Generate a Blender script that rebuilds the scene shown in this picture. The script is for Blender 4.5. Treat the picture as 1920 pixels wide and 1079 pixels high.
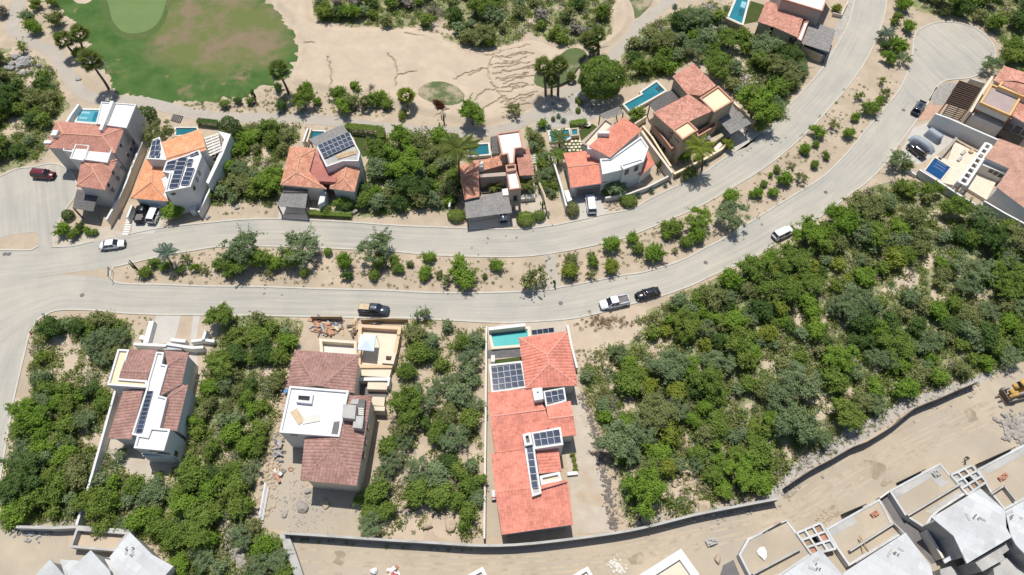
import bpy, bmesh, math, random
import numpy as np
from mathutils import Vector, Matrix, noise as mnoise
from mathutils.geometry import tessellate_polygon
for o in list(bpy.data.objects): bpy.data.objects.remove(o)
scene = bpy.context.scene
COL = scene.collection
R = math.radians
# ------------------------------------------------------------------ camera, sky, sun, exposure
F = 1260.0; TH = R(31.2); H = 105.6          # focal length in photo pixels, tilt from straight down, drone height (m)
cam_d = bpy.data.cameras.new("camera"); cam = bpy.data.objects.new("camera", cam_d); COL.objects.link(cam)
cam.location = (0, 0, H); cam.rotation_euler = (TH, 0, 0)
cam_d.sensor_width = 36; cam_d.lens = F*36/1920; cam_d.clip_end = 3000; cam_d.clip_start = 1
scene.camera = cam
SUN_EL, SUN_AZ = R(70), R(-10)               # azimuth measured from +Y towards +X
world = bpy.data.worlds.new("World"); scene.world = world; world.use_nodes = True
wn = world.node_tree; bg = wn.nodes['Background']
sky = wn.nodes.new('ShaderNodeTexSky'); sky.sky_type = 'NISHITA'; sky.sun_disc = False
sky.sun_elevation = SUN_EL; sky.sun_rotation = SUN_AZ; sky.air_density = 1.0; sky.dust_density = 1.0
wn.links.new(sky.outputs[0], bg.inputs[0]); bg.inputs[1].default_value = 0.10
sun_d = bpy.data.lights.new("sun", 'SUN'); sun_d.energy = 4.35; sun_d.angle = R(0.53); sun_d.color = (1, .965, .91)
sun = bpy.data.objects.new("sun", sun_d); COL.objects.link(sun)
sdir = Vector((math.cos(SUN_EL)*math.sin(SUN_AZ), math.cos(SUN_EL)*math.cos(SUN_AZ), math.sin(SUN_EL)))
sun.rotation_euler = (-sdir).to_track_quat('-Z', 'Y').to_euler(); sun.location = (0, 60, 90)
scene.view_settings.view_transform = 'Standard'; scene.view_settings.look = 'None'
scene.view_settings.exposure = 0.13; scene.view_settings.gamma = 1
scene.render.engine = 'CYCLES'
scene.cycles.max_bounces = 5; scene.cycles.diffuse_bounces = 3; scene.cycles.transparent_max_bounces = 6
# ------------------------------------------------------------------ survey: where a point of the photo lies on the plane at height z
def G(px, py, z=0.0):
    u = (px-960)/F; v = (539.5-py)/F
    d = Vector((u, math.sin(TH)+v*math.cos(TH), -math.cos(TH)+v*math.sin(TH)))
    t = (z-H)/d.z
    return Vector((d.x*t, d.y*t, z))
def RAY(px, py):
    u = (px-960)/F; v = (539.5-py)/F
    return Vector((u, math.sin(TH)+v*math.cos(TH), -math.cos(TH)+v*math.sin(TH)))
def SC(py):                                   # photo pixels per metre across, on the ground
    v = (539.5-py)/F
    return F/H*(math.cos(TH)-v*math.sin(TH))
# ------------------------------------------------------------------ materials
MATS = {}
def nodes_of(m):
    m.use_nodes = True
    return m.node_tree.nodes, m.node_tree.links, m.node_tree.nodes['Principled BSDF']
def ramp2(nt, fac, c1, c2, lo=0.35, hi=0.65):
    r = nt.nodes.new('ShaderNodeValToRGB'); r.color_ramp.elements[0].position = lo; r.color_ramp.elements[1].position = hi
    r.color_ramp.elements[0].color = (*c1, 1); r.color_ramp.elements[1].color = (*c2, 1)
    nt.links.new(fac, r.inputs[0]); return r.outputs[0]
def noise(nt, scale, detail=5, rough=.6, vec=None):
    n = nt.nodes.new('ShaderNodeTexNoise'); n.inputs['Scale'].default_value = scale
    n.inputs['Detail'].default_value = detail; n.inputs['Roughness'].default_value = rough
    nt.links.new(vec, n.inputs['Vector']); return n.outputs['Fac']
def mixc(nt, fac, a, b, mode='MIX'):
    m = nt.nodes.new('ShaderNodeMix'); m.data_type = 'RGBA'; m.blend_type = mode
    for s, x in ((0, fac), (6, a), (7, b)):
        if hasattr(x, 'links'): nt.links.new(x, m.inputs[s])
        elif s == 0: m.inputs[0].default_value = x
        else: m.inputs[s].default_value = (*x, 1)
    return m.outputs[2]
def mat(name, col, rough=.85, var=.18, scale=.6, fine=9., bump=.3, dirt=None, metal=0, spec=.3, dirt_scale=.12, dirt_lo=.52, dirt_hi=.68):
    """plain weathered surface: base colour, two scales of tone variation, optional stains of another colour, relief"""
    if name in MATS: return MATS[name]
    m = bpy.data.materials.new(name); N, L, P = nodes_of(m); nt = m.node_tree
    geo = N.new('ShaderNodeNewGeometry'); pos = geo.outputs['Position']
    c1 = tuple(c*(1-var) for c in col); c2 = tuple(min(.95, c*(1+var)) for c in col)
    a = ramp2(nt, noise(nt, scale, 6, .65, pos), c1, c2, .3, .7)
    fn = noise(nt, fine, 4, .7, pos)
    b = ramp2(nt, fn, (1-var*.7,)*3, (1.0,)*3, .25, .75)
    out = mixc(nt, 1., a, b, 'MULTIPLY')
    if dirt:
        d = ramp2(nt, noise(nt, dirt_scale, 7, .68, pos), (0, 0, 0), (1, 1, 1), dirt_lo, dirt_hi)
        out = mixc(nt, d, out, dirt)
    L.new(out, P.inputs['Base Color']); P.inputs['Roughness'].default_value = rough
    P.inputs['Metallic'].default_value = metal; P.inputs['Specular IOR Level'].default_value = spec
    if bump:
        bp = N.new('ShaderNodeBump'); bp.inputs['Strength'].default_value = bump; bp.inputs['Distance'].default_value = .08
        L.new(fn, bp.inputs['Height']); L.new(bp.outputs[0], P.inputs['Normal'])
    MATS[name] = m; return m
def tilemat(name, cols):
    """clay barrel tiles: every tile its own tone (UV cell = one tile)"""
    m = bpy.data.materials.new(name); N, L, P = nodes_of(m); nt = m.node_tree
    uv = N.new('ShaderNodeUVMap'); fl = N.new('ShaderNodeVectorMath'); fl.operation = 'FLOOR'
    L.new(uv.outputs[0], fl.inputs[0])
    wnz = N.new('ShaderNodeTexWhiteNoise'); wnz.noise_dimensions = '2D'; L.new(fl.outputs[0], wnz.inputs['Vector'])
    r = N.new('ShaderNodeValToRGB'); r.color_ramp.elements[0].color = (*cols[0], 1); r.color_ramp.elements[1].color = (*cols[-1], 1)
    for i, c in enumerate(cols[1:-1]):
        e = r.color_ramp.elements.new((i+1)/(len(cols)-1)); e.color = (*c, 1)
    L.new(wnz.outputs['Value'], r.inputs[0])
    geo = N.new('ShaderNodeNewGeometry')
    st = ramp2(nt, noise(nt, .45, 6, .7, geo.outputs['Position']), (.74, .72, .70), (1.08, 1.06, 1.04), .32, .66)
    out = mixc(nt, 1., r.outputs[0], st, 'MULTIPLY')
    L.new(out, P.inputs['Base Color']); P.inputs['Roughness'].default_value = .8; P.inputs['Specular IOR Level'].default_value = .25
    MATS[name] = m; return m
def leafmat(name, c1, c2, c3, trans=.4):
    m = bpy.data.materials.new(name); m.use_nodes = True; nt = m.node_tree; N = nt.nodes; L = nt.links
    N.remove(N['Principled BSDF']); out = N['Material Output']
    oi = N.new('ShaderNodeObjectInfo'); geo = N.new('ShaderNodeNewGeometry')
    base = ramp2(nt, oi.outputs['Random'], c1, c2, 0., 1.)
    isl = N.new('ShaderNodeMath'); isl.operation = 'POWER'; isl.inputs[1].default_value = 2.2
    L.new(geo.outputs['Random Per Island'], isl.inputs[0])
    col = mixc(nt, isl.outputs[0], base, c3)
    d = N.new('ShaderNodeBsdfDiffuse'); t = N.new('ShaderNodeBsdfTranslucent'); mx = N.new('ShaderNodeMixShader')
    g = N.new('ShaderNodeBsdfGlossy'); g.inputs['Roughness'].default_value = .45; g.inputs['Color'].default_value = (.8, .85, .8, 1)
    mg = N.new('ShaderNodeMixShader'); mg.inputs[0].default_value = .0
    mx.inputs[0].default_value = trans
    L.new(col, d.inputs[0]); L.new(mixc(nt, .45, col, (.24, .36, .06)), t.inputs[0])
    L.new(d.outputs[0], mx.inputs[1]); L.new(t.outputs[0], mx.inputs[2])
    L.new(mx.outputs[0], mg.inputs[1]); L.new(g.outputs[0], mg.inputs[2])
    L.new(mg.outputs[0], out.inputs[0]); MATS[name] = m; return m
def glossmat(name, col, rough=.15, metal=0., coat=0., spec=.5):
    m = bpy.data.materials.new(name); N, L, P = nodes_of(m)
    P.inputs['Base Color'].default_value = (*col, 1); P.inputs['Roughness'].default_value = rough
    P.inputs['Metallic'].default_value = metal; P.inputs['Coat Weight'].default_value = coat; P.inputs['Coat Roughness'].default_value = .06
    P.inputs['Specular IOR Level'].default_value = spec
    geo = N.new('ShaderNodeNewGeometry')
    f = noise(m.node_tree, 3., 5, .7, geo.outputs['Position'])
    L.new(ramp2(m.node_tree, f, tuple(c*.86 for c in col), tuple(min(1, c*1.1) for c in col), .3, .7), P.inputs['Base Color'])
    MATS[name] = m; return m
def watermat(name, col, deep):
    m = bpy.data.materials.new(name); N, L, P = nodes_of(m); nt = m.node_tree
    geo = N.new('ShaderNodeNewGeometry'); f = noise(nt, .35, 3, .5, geo.outputs['Position'])
    L.new(ramp2(nt, f, deep, col, .3, .7), P.inputs['Base Color']); P.inputs['Roughness'].default_value = .06
    P.inputs['Specular IOR Level'].default_value = .5
    w = noise(nt, 2.2, 3, .5, geo.outputs['Position']); bp = N.new('ShaderNodeBump'); bp.inputs['Strength'].default_value = .12
    bp.inputs['Distance'].default_value = .1; L.new(w, bp.inputs['Height']); L.new(bp.outputs[0], P.inputs['Normal'])
    MATS[name] = m; return m
def turfmat(name, c1, c2, bare, blo, bhi, mow=0., dry=None):
    m = bpy.data.materials.new(name); N, L, P = nodes_of(m); nt = m.node_tree
    geo = N.new('ShaderNodeNewGeometry'); pos = geo.outputs['Position']
    a = ramp2(nt, noise(nt, .22, 5, .6, pos), c1, c2, .35, .65)
    d = ramp2(nt, noise(nt, .085, 8, .72, pos), (0, 0, 0), (1, 1, 1), blo, bhi)
    a = mixc(nt, d, a, bare)
    if dry:
        d2 = ramp2(nt, noise(nt, .38, 6, .7, pos), (0, 0, 0), (1, 1, 1), .60, .68); a = mixc(nt, d2, a, bare)
        (cx, cy), (rx, ry), ang, dc1, dc2 = dry
        mp = N.new('ShaderNodeMapping'); mp.vector_type = 'TEXTURE'; mp.inputs['Location'].default_value = (cx, cy, 0); mp.inputs['Rotation'].default_value = (0, 0, ang); mp.inputs['Scale'].default_value = (rx, ry, 1); L.new(pos, mp.inputs[0])
        ln = N.new('ShaderNodeVectorMath'); ln.operation = 'LENGTH'; L.new(mp.outputs[0], ln.inputs[0])
        ad = N.new('ShaderNodeMath'); ad.operation = 'MULTIPLY_ADD'; ad.inputs[1].default_value = .9; L.new(noise(nt, .14, 7, .65, pos), ad.inputs[0]); L.new(ln.outputs['Value'], ad.inputs[2])
        k = ramp2(nt, ad.outputs[0], (1, 1, 1), (0, 0, 0), .5, .62); k.node.color_ramp.elements[0].position = .0
        sc_ = N.new('ShaderNodeMath'); sc_.operation = 'MULTIPLY'; sc_.inputs[1].default_value = .5; L.new(ad.outputs[0], sc_.inputs[0])
        k = ramp2(nt, sc_.outputs[0], (1, 1, 1), (0, 0, 0), .62, .80)
        dd = mixc(nt, ramp2(nt, noise(nt, .11, 7, .7, pos), (0, 0, 0), (1, 1, 1), .46, .6), dc1, dc2)
        a = mixc(nt, k, a, dd)
    f = noise(nt, 14, 3, .7, pos)
    a = mixc(nt, 1., a, ramp2(nt, f, (.72,)*3, (1.05,)*3, .25, .75), 'MULTIPLY')
    if mow:
        w = N.new('ShaderNodeTexWave'); w.inputs['Scale'].default_value = .55; w.inputs['Distortion'].default_value = 1.5
        mp = N.new('ShaderNodeMapping'); mp.inputs['Rotation'].default_value = (0, 0, .6); L.new(pos, mp.inputs[0]); L.new(mp.outputs[0], w.inputs[0])
        a = mixc(nt, mow, a, mixc(nt, 1., a, ramp2(nt, w.outputs['Fac'], (.8,)*3, (1.12,)*3, .2, .8), 'MULTIPLY'))
    L.new(a, P.inputs['Base Color']); P.inputs['Roughness'].default_value = .95; P.inputs['Specular IOR Level'].default_value = .15
    bp = N.new('ShaderNodeBump'); bp.inputs['Strength'].default_value = .5; bp.inputs['Distance'].default_value = .05
    L.new(f, bp.inputs['Height']); L.new(bp.outputs[0], P.inputs['Normal'])
    MATS[name] = m; return m
def panelmat():
    m = bpy.data.materials.new('solar_cell'); N, L, P = nodes_of(m); nt = m.node_tree
    tc = N.new('ShaderNodeTexCoord'); br = N.new('ShaderNodeTexBrick'); br.offset = 0
    br.inputs['Scale'].default_value = 1; br.inputs['Brick Width'].default_value = .166; br.inputs['Row Height'].default_value = .1
    br.inputs['Mortar Size'].default_value = .004
    br.inputs['Color1'].default_value = (.022, .034, .062, 1); br.inputs['Color2'].default_value = (.03, .042, .075, 1); br.inputs['Mortar'].default_value = (.11, .13, .17, 1)
    L.new(tc.outputs['Object'], br.inputs['Vector']); 
    oi = N.new('ShaderNodeObjectInfo')
    L.new(mixc(nt, 1., br.outputs[0], ramp2(nt, oi.outputs['Random'], (.8,)*3, (1.5, 1.45, 1.4), 0, 1), 'MULTIPLY'), P.inputs['Base Color'])
    P.inputs['Roughness'].default_value = .07; P.inputs['Specular IOR Level'].default_value = .3; MATS['solar'] = m
def roadmat():
    m = bpy.data.materials.new('road_concrete'); N, L, P = nodes_of(m); nt = m.node_tree
    geo = N.new('ShaderNodeNewGeometry'); pos = geo.outputs['Position']
    uv = N.new('ShaderNodeUVMap'); fl = N.new('ShaderNodeVectorMath'); fl.operation = 'FLOOR'; L.new(uv.outputs[0], fl.inputs[0])
    wz = N.new('ShaderNodeTexWhiteNoise'); wz.noise_dimensions = '2D'; L.new(fl.outputs[0], wz.inputs['Vector'])
    slab = ramp2(nt, wz.outputs['Value'], (.435, .41, .355), (.46, .43, .37), 0, 1)
    a = mixc(nt, 1., slab, ramp2(nt, noise(nt, .07, 7, .7, pos), (.86, .88, .9), (1.05, 1.03, .99), .35, .65), 'MULTIPLY')
    # long tyre-polished streaks along the lanes (UV.x runs across the road)
    mp = N.new('ShaderNodeMapping'); mp.inputs['Scale'].default_value = (3.2, .12, 1); L.new(uv.outputs[0], mp.inputs[0])
    a = mixc(nt, 1., a, ramp2(nt, noise(nt, 1.6, 6, .7, mp.outputs[0]), (.80, .80, .81), (1.06, 1.045, 1.02), .3, .7), 'MULTIPLY')
    f = noise(nt, 5, 6, .75, pos); a = mixc(nt, 1., a, ramp2(nt, f, (.9,)*3, (1.03,)*3, .3, .7), 'MULTIPLY')
    st = ramp2(nt, noise(nt, .42, 7, .82, pos), (0, 0, 0), (1, 1, 1), .58, .78); a = mixc(nt, st, a, (.35, .325, .285))
    sep = N.new('ShaderNodeSeparateXYZ'); L.new(uv.outputs[0], sep.inputs[0]); js = []
    for k, wdt in ((0, .012), (1, .010)):
        fr = N.new('ShaderNodeMath'); fr.operation = 'PINGPONG'; fr.inputs[1].default_value = .5; L.new(sep.outputs[k], fr.inputs[0])
        lt = N.new('ShaderNodeMath'); lt.operation = 'LESS_THAN'; lt.inputs[1].default_value = wdt; L.new(fr.outputs[0], lt.inputs[0]); js.append(lt.outputs[0])
    mxm = N.new('ShaderNodeMath'); mxm.operation = 'MAXIMUM'; L.new(js[0], mxm.inputs[0]); L.new(js[1], mxm.inputs[1])
    half = N.new('ShaderNodeMath'); half.operation = 'MULTIPLY'; half.inputs[1].default_value = .2; L.new(mxm.outputs[0], half.inputs[0])
    a = mixc(nt, half.outputs[0], a, (.27, .255, .23))
    L.new(a, P.inputs['Base Color']); P.inputs['Roughness'].default_value = .85; P.inputs['Specular IOR Level'].default_value = .25
    bp = N.new('ShaderNodeBump'); bp.inputs['Strength'].default_value = .12; bp.inputs['Distance'].default_value = .03; L.new(f, bp.inputs['Height']); L.new(bp.outputs[0], P.inputs['Normal'])
    MATS['road'] = m
panelmat(); roadmat()
M = MATS
mat('ground', (.455, .365, .265), .95, .16, .25, 3.5, .8, (.365, .295, .215), dirt_scale=.1, dirt_lo=.48, dirt_hi=.7)
mat('wash', (.49, .395, .29), .95, .1, .3, 3., .7, (.43, .345, .26), dirt_scale=.16, dirt_lo=.5, dirt_hi=.72)
mat('dirt_road', (.435, .36, .265), .95, .16, .12, 4., .5, (.355, .315, .255), dirt_scale=.07, dirt_lo=.42, dirt_hi=.72)
mat('tyre_track', (.405, .335, .243), .95, .15, .5, 5., .6, (.435, .36, .265), dirt_scale=.5, dirt_lo=.42, dirt_hi=.55)
mat('damp_soil', (.32, .26, .185), .9, .2, .6, 5., .4, (.40, .33, .245), dirt_scale=.6, dirt_lo=.5, dirt_hi=.62)
mat('litter', (.27, .265, .135), .95, .3, .5, 3., .9, (.42, .345, .24), dirt_scale=.22, dirt_lo=.54, dirt_hi=.66)
mat('gravel', (.33, .31, .28), .95, .25, 1.5, 7., 1.)
mat('pale_gravel', (.42, .385, .335), .95, .22, .8, 6., .9)
mat('path', (.40, .355, .295), .9, .1, .3, 4., .2, (.335, .30, .25), dirt_scale=.15)
mat('drive', (.47, .44, .39), .85, .08, .4, 4., .15, (.39, .35, .29), dirt_scale=.2)
mat('drive_tan', (.46, .40, .32), .85, .12, .4, 4., .15, (.40, .30, .20), dirt_scale=.12)
mat('kerb', (.49, .46, .395), .85, .1, .6, 6., .2)
mat('white', (.645, .635, .61), .8, .05, .4, 6., .1, (.66, .64, .60), dirt_scale=.25, dirt_lo=.58, dirt_hi=.8)
mat('white_roof', (.74, .735, .72), .7, .04, .5, 4., .08, (.72, .71, .68), dirt_scale=.3, dirt_lo=.6, dirt_hi=.8)
mat('offwhite', (.62, .585, .52), .85, .07, .5, 5., .15, (.50, .45, .38), dirt_scale=.3, dirt_lo=.55, dirt_hi=.8)
mat('shaded_white', (.50, .485, .46), .9, .07, .5, 5., .15, (.41, .395, .37), dirt_scale=.3)  # white villa walls darkened to grey: their shade is put into the colour
mat('cream', (.74, .60, .40), .85, .07, .4, 5., .12, (.62, .48, .31), dirt_scale=.25, dirt_lo=.55, dirt_hi=.8)
mat('cream_pale', (.66, .57, .44), .85, .07, .4, 5., .12, (.50, .42, .32), dirt_scale=.2, dirt_lo=.5, dirt_hi=.75)
mat('tan_wall', (.46, .375, .265), .9, .09, .5, 5., .15, (.37, .29, .20), dirt_scale=.3)
mat('terra_coping', (.50, .27, .185), .9, .12, .8, 5., .2)
mat('mauve_wall', (.42, .34, .29), .9, .08, .5, 5., .15)
mat('ochre_coping', (.68, .42, .18), .9, .08, .5, 5., .15)
mat('mauve_roof', (.38, .30, .275), .9, .1, .4, 5., .15)
mat('orange_wall', (.62, .45, .29), .9, .08, .5, 5., .15)
mat('concrete', (.43, .415, .385), .9, .13, .35, 4., .25, (.28, .27, .25), dirt_scale=.2, dirt_lo=.5, dirt_hi=.7)
mat('slab', (.53, .535, .525), .9, .07, .3, 4., .2, (.41, .41, .40), dirt_scale=.16, dirt_lo=.5, dirt_hi=.7)
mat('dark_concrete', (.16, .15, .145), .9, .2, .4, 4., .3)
mat('fence_brown', (.14, .105, .08), .9, .2, .6, 5., .3)
mat('fence_wood', (.33, .24, .15), .9, .2, .6, 5., .3)
mat('black_wall', (.05, .048, .048), .9, .2, .6, 5., .2)
mat('red_metal', (.36, .12, .095), .6, .15, .5, 4., .1, (.45, .2, .16), dirt_scale=.3)
mat('stick', (.27, .255, .24), .95, .3, 2.2, 12., .5)
mat('stick_dark', (.15, .14, .135), .95, .3, 2.2, 12., .5)
mat('beam_brown', (.07, .045, .035), .9, .25, 1.5, 8., .3)
mat('timber', (.50, .36, .21), .85, .2, 1., 8., .3)
mat('ply', (.55, .43, .28), .85, .15, 1., 8., .2)
mat('bark', (.21, .165, .12), .95, .3, 1.5, 8., .6)
mat('palm_bark', (.17, .125, .095), .95, .3, 1.5, 8., .6)
mat('dead_frond', (.30, .215, .12), .95, .25, 1.5, 8., .3)
mat('rock', (.37, .335, .29), .95, .25, 1.2, 5., .8, (.25, .22, .19), dirt_scale=.6)
mat('rock_grey', (.36, .35, .335), .95, .25, 1.2, 5., .8, (.22, .21, .2), dirt_scale=.6)
mat('rock_tan', (.48, .38, .27), .95, .2, 1.2, 5., .8)
mat('flagstone', (.66, .57, .45), .9, .1, 1., 6., .2)
mat('dark_stone', (.135, .13, .13), .9, .3, 1.2, 5., .4)
mat('soil', (.33, .22, .14), .95, .2, .5, 4., .6)
mat('brick_red', (.48, .235, .15), .9, .25, 1.5, 8., .3)
mat('paver_red', (.47, .30, .215), .9, .12, .8, 6., .2)
mat('tarp', (.62, .70, .78), .6, .06, .5, 4., .1)
mat('tarp_white', (.80, .82, .83), .6, .06, 1.5, 4., .3)
mat('cover_grey', (.30, .33, .36), .6, .12, .8, 4., .2)
mat('cover_dark', (.06, .065, .07), .6, .2, .8, 4., .2)
mat('blue_plastic', (.06, .2, .5), .5, .1); mat('red_plastic', (.42, .08, .055), .5, .1)
mat('orange_panel', (.45, .235, .13), .7, .15); mat('navy_panel', (.09, .14, .25), .6, .15)
mat('yellow_paint', (.60, .36, .10), .5, .14, 1., 6., .1, (.4, .25, .1), dirt_scale=.8)
mat('tyre', (.025, .025, .025), .85, .2); mat('rim', (.45, .45, .46), .4, .1, metal=.7)
mat('tyre_dusty', (.36, .33, .28), .9, .15)
mat('plastic_black', (.02, .02, .022), .5, .1); mat('steel', (.30, .31, .33), .5, .15, metal=.6)
mat('skin', (.30, .17, .11), .6, .06); mat('shirt_navy', (.02, .03, .075), .9, .2); mat('trousers_dark', (.025, .025, .03), .9, .2); mat('hair_black', (.012, .01, .01), .7, .1)
glossmat('glass', (.018, .022, .028), .05, 0, 0, .6); glossmat('win_glass', (.03, .035, .04), .08, 0, 0, .5)
glossmat('p_white', (.80, .81, .82), .25, 0, .6); glossmat('p_silver', (.55, .57, .60), .25, .3, .6)
glossmat('p_black', (.012, .013, .015), .2, 0, .8); glossmat('p_char', (.055, .065, .08), .22, .3, .8); glossmat('p_red', (.13, .012, .018), .25, 0, .8)
glossmat('lamp_white', (.8, .8, .8), .1); glossmat('lamp_red', (.35, .01, .01), .15)
watermat('w_turq', (.10, .44, .42), (.07, .38, .37)); watermat('w_blue', (.025, .20, .24), (.015, .15, .19)); watermat('w_teal', (.02, .16, .19), (.012, .12, .15))
watermat('w_deep', (.012, .075, .20), (.008, .05, .15)); watermat('w_green', (.06, .06, .015), (.05, .05, .012)); watermat('w_light', (.09, .33, .40), (.07, .28, .35))
tilemat('t_orange', [(.46, .195, .12), (.55, .265, .17), (.61, .31, .205), (.50, .225, .14), (.68, .40, .285)])
tilemat('t_bright', [(.68, .28, .13), (.76, .35, .18), (.80, .40, .23), (.70, .30, .15)])
tilemat('t_red', [(.58, .21, .14), (.65, .255, .175), (.68, .285, .2), (.61, .225, .15)])
tilemat('t_coral', [(.54, .20, .145), (.64, .25, .185), (.68, .275, .205), (.66, .26, .19), (.59, .225, .165)])
tilemat('t_brown', [(.29, .17, .14), (.35, .205, .172), (.40, .24, .205), (.32, .185, .155)])
tilemat('t_dull', [(.40, .19, .14), (.455, .225, .168), (.50, .255, .195), (.42, .20, .148)])
tilemat('t_terra', [(.42, .195, .14), (.53, .26, .19), (.60, .31, .235), (.47, .22, .16), (.66, .38, .295)])
tilemat('t_tan', [(.46, .27, .195), (.51, .305, .225), (.54, .33, .25), (.48, .285, .21)])
_c = G(410, 62); turfmat('turf', (.050, .115, .026), (.095, .16, .042), (.27, .195, .125), .57, .68, .45, ((_c.x, _c.y), (18, 14), -.30, (.145, .17, .055), (.24, .18, .115)))
turfmat('turf_dry', (.115, .15, .042), (.16, .165, .06), (.24, .165, .095), .42, .62, .3)
turfmat('turf_green', (.145, .215, .075), (.17, .235, .09), (.15, .22, .08), .7, .9, .25)
turfmat('turf_fringe', (.10, .14, .045), (.08, .135, .038), (.18, .145, .08), .5, .66)
turfmat('turf_thin', (.10, .135, .05), (.125, .155, .065), (.38, .31, .21), .52, .60)
turfmat('lawn', (.055, .08, .02), (.075, .095, .03), (.12, .1, .05), .6, .8)
LEAF = dict(
 b=leafmat('leaf_bright', (.215, .335, .052), (.285, .40, .07), (.15, .25, .04)),
 g=leafmat('leaf_green', (.20, .285, .062), (.27, .34, .078), (.145, .21, .046)),
 d=leafmat('leaf_dark', (.11, .175, .056), (.145, .215, .066), (.08, .13, .04)),
 o=leafmat('leaf_olive', (.25, .28, .105), (.31, .32, .135), (.19, .205, .078)),
 s=leafmat('leaf_silver', (.24, .31, .155), (.30, .365, .19), (.18, .235, .112)),
 y=leafmat('leaf_yellow', (.29, .34, .06), (.34, .37, .075), (.19, .235, .04)),
 n=leafmat('leaf_dry', (.29, .255, .205), (.36, .32, .265), (.21, .18, .14), .1),
 r=leafmat('leaf_red', (.15, .04, .034), (.19, .055, .042), (.09, .05, .03)),
 p=leafmat('leaf_palm', (.20, .24, .07), (.26, .285, .09), (.12, .15, .04)),
 k=leafmat('leaf_agave', (.17, .24, .20), (.22, .28, .235), (.13, .19, .155)),
 w=leafmat('leaf_weed', (.20, .235, .07), (.27, .28, .10), (.32, .28, .14)),
)
# ------------------------------------------------------------------ mesh helpers
def link(name, me, parent=None, m=None):
    o = bpy.data.objects.new(name, me); COL.objects.link(o)
    if parent: o.parent = parent; o.matrix_parent_inverse = parent.matrix_world.inverted()
    if m and me and not me.materials: me.materials.append(M[m] if isinstance(m, str) else m)
    return o
def tag(o, label=None, cat=None, group=None, kind=None):
    if label: o['label'] = label
    if cat: o['category'] = cat
    if group: o['group'] = group
    if kind: o['kind'] = kind
    return o
def thing(name, label, cat, loc, group=None, rotz=0.):
    o = bpy.data.objects.new(name, None); COL.objects.link(o); o.empty_display_size = .5
    o.location = loc; o.rotation_euler = (0, 0, rotz)
    o.matrix_world = Matrix.Translation(loc) @ Matrix.Rotation(rotz, 4, 'Z')
    return tag(o, label, cat, group)
def npmesh(name, v, f, uv=None):
    me = bpy.data.meshes.new(name); v = np.asarray(v, np.float32); f = np.asarray(f, np.int32)
    me.vertices.add(len(v)); me.vertices.foreach_set('co', v.ravel())
    k = f.shape[1]; me.loops.add(f.size); me.loops.foreach_set('vertex_index', f.ravel())
    me.polygons.add(len(f)); me.polygons.foreach_set('loop_start', np.arange(0, f.size, k, dtype=np.int32))
    if uv is not None:
        l = me.uv_layers.new(name='UVMap'); l.data.foreach_set('uv', np.asarray(uv, np.float32)[f.ravel()].ravel())
    me.update(calc_edges=True); me.shade_flat(); return me
def pymesh(name, v, f):
    me = bpy.data.meshes.new(name); me.from_pydata([tuple(p) for p in v], [], f); me.update(); return me
def area2(p): return sum(p[i][0]*p[(i+1) % len(p)][1]-p[(i+1) % len(p)][0]*p[i][1] for i in range(len(p)))/2
def ccw(p): return list(p) if area2(p) > 0 else list(reversed(p))
def inset(p, d):
    """miter offset of a CCW polygon, d > 0 goes inwards"""
    n = len(p); out = []
    for i in range(n):
        a, b, c = Vector(p[i-1][:2]), Vector(p[i][:2]), Vector(p[(i+1) % n][:2])
        e1 = (b-a).normalized(); e2 = (c-b).normalized()
        n1 = Vector((-e1.y, e1.x)); n2 = Vector((-e2.y, e2.x)); s = n1+n2
        k = d/max(.35, (1+n1.dot(n2))/1.0) if s.length > 1e-6 else d
        q = b+s*k
        out.append(Vector((q.x, q.y, p[i][2] if len(p[i]) > 2 else 0)))
    return out
def tris_of(poly): return [tuple(t) for t in tessellate_polygon([[Vector(q) for q in poly]])]
def prism_mesh(name, poly, z0, z1, bevel=.0):
    p = ccw(poly); n = len(p)
    v = [(q[0], q[1], z0) for q in p]+[(q[0], q[1], z1) for q in p]
    f = [(i, (i+1) % n, n+(i+1) % n, n+i) for i in range(n)]
    for t in tris_of([(q[0], q[1], 0) for q in p]):
        a, b, c = t
        if area2([p[a], p[b], p[c]]) < 0: a, c = c, a
        f.append((n+a, n+b, n+c)); f.append((c, b, a))
    return pymesh(name, v, f)
def ring_mesh(name, outer, inner, z0, z1):
    n = len(outer)
    v = [(q[0], q[1], z0) for q in outer]+[(q[0], q[1], z1) for q in outer]+[(q[0], q[1], z0) for q in inner]+[(q[0], q[1], z1) for q in inner]
    f = []
    for i in range(n):
        j = (i+1) % n
        f += [(i, j, n+j, n+i), (n+i, n+j, 3*n+j, 3*n+i), (3*n+i, 3*n+j, 2*n+j, 2*n+i), (2*n+i, 2*n+j, j, i)]
    return pymesh(name, v, f)
CUBE = {}
def unit_cube(m):
    if m not in CUBE:
        bm = bmesh.new(); bmesh.ops.create_cube(bm, size=1); me = bpy.data.meshes.new('bar_'+m); bm.to_mesh(me); bm.free(); me.materials.append(M[m]); CUBE[m] = me
    return CUBE[m]
def frame_mat(p0, p1, w, h, up=Vector((0, 0, 1))):
    d = p1-p0; L = d.length; x = d.normalized(); y = up.cross(x)
    if y.length < 1e-4: y = Vector((0, 1, 0)).cross(x)
    y.normalize(); z = x.cross(y)
    m = Matrix((x*L, y*w, z*h)).transposed().to_4x4(); m.translation = (p0+p1)/2
    return m
def bar(name, p0, p1, w, h, m, parent, up=Vector((0, 0, 1))):
    o = bpy.data.objects.new(name, unit_cube(m)); COL.objects.link(o)
    if parent: o.parent = parent; o.matrix_parent_inverse = parent.matrix_world.inverted()
    o.matrix_world = frame_mat(Vector(p0), Vector(p1), w, h, up)
    return o
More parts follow.
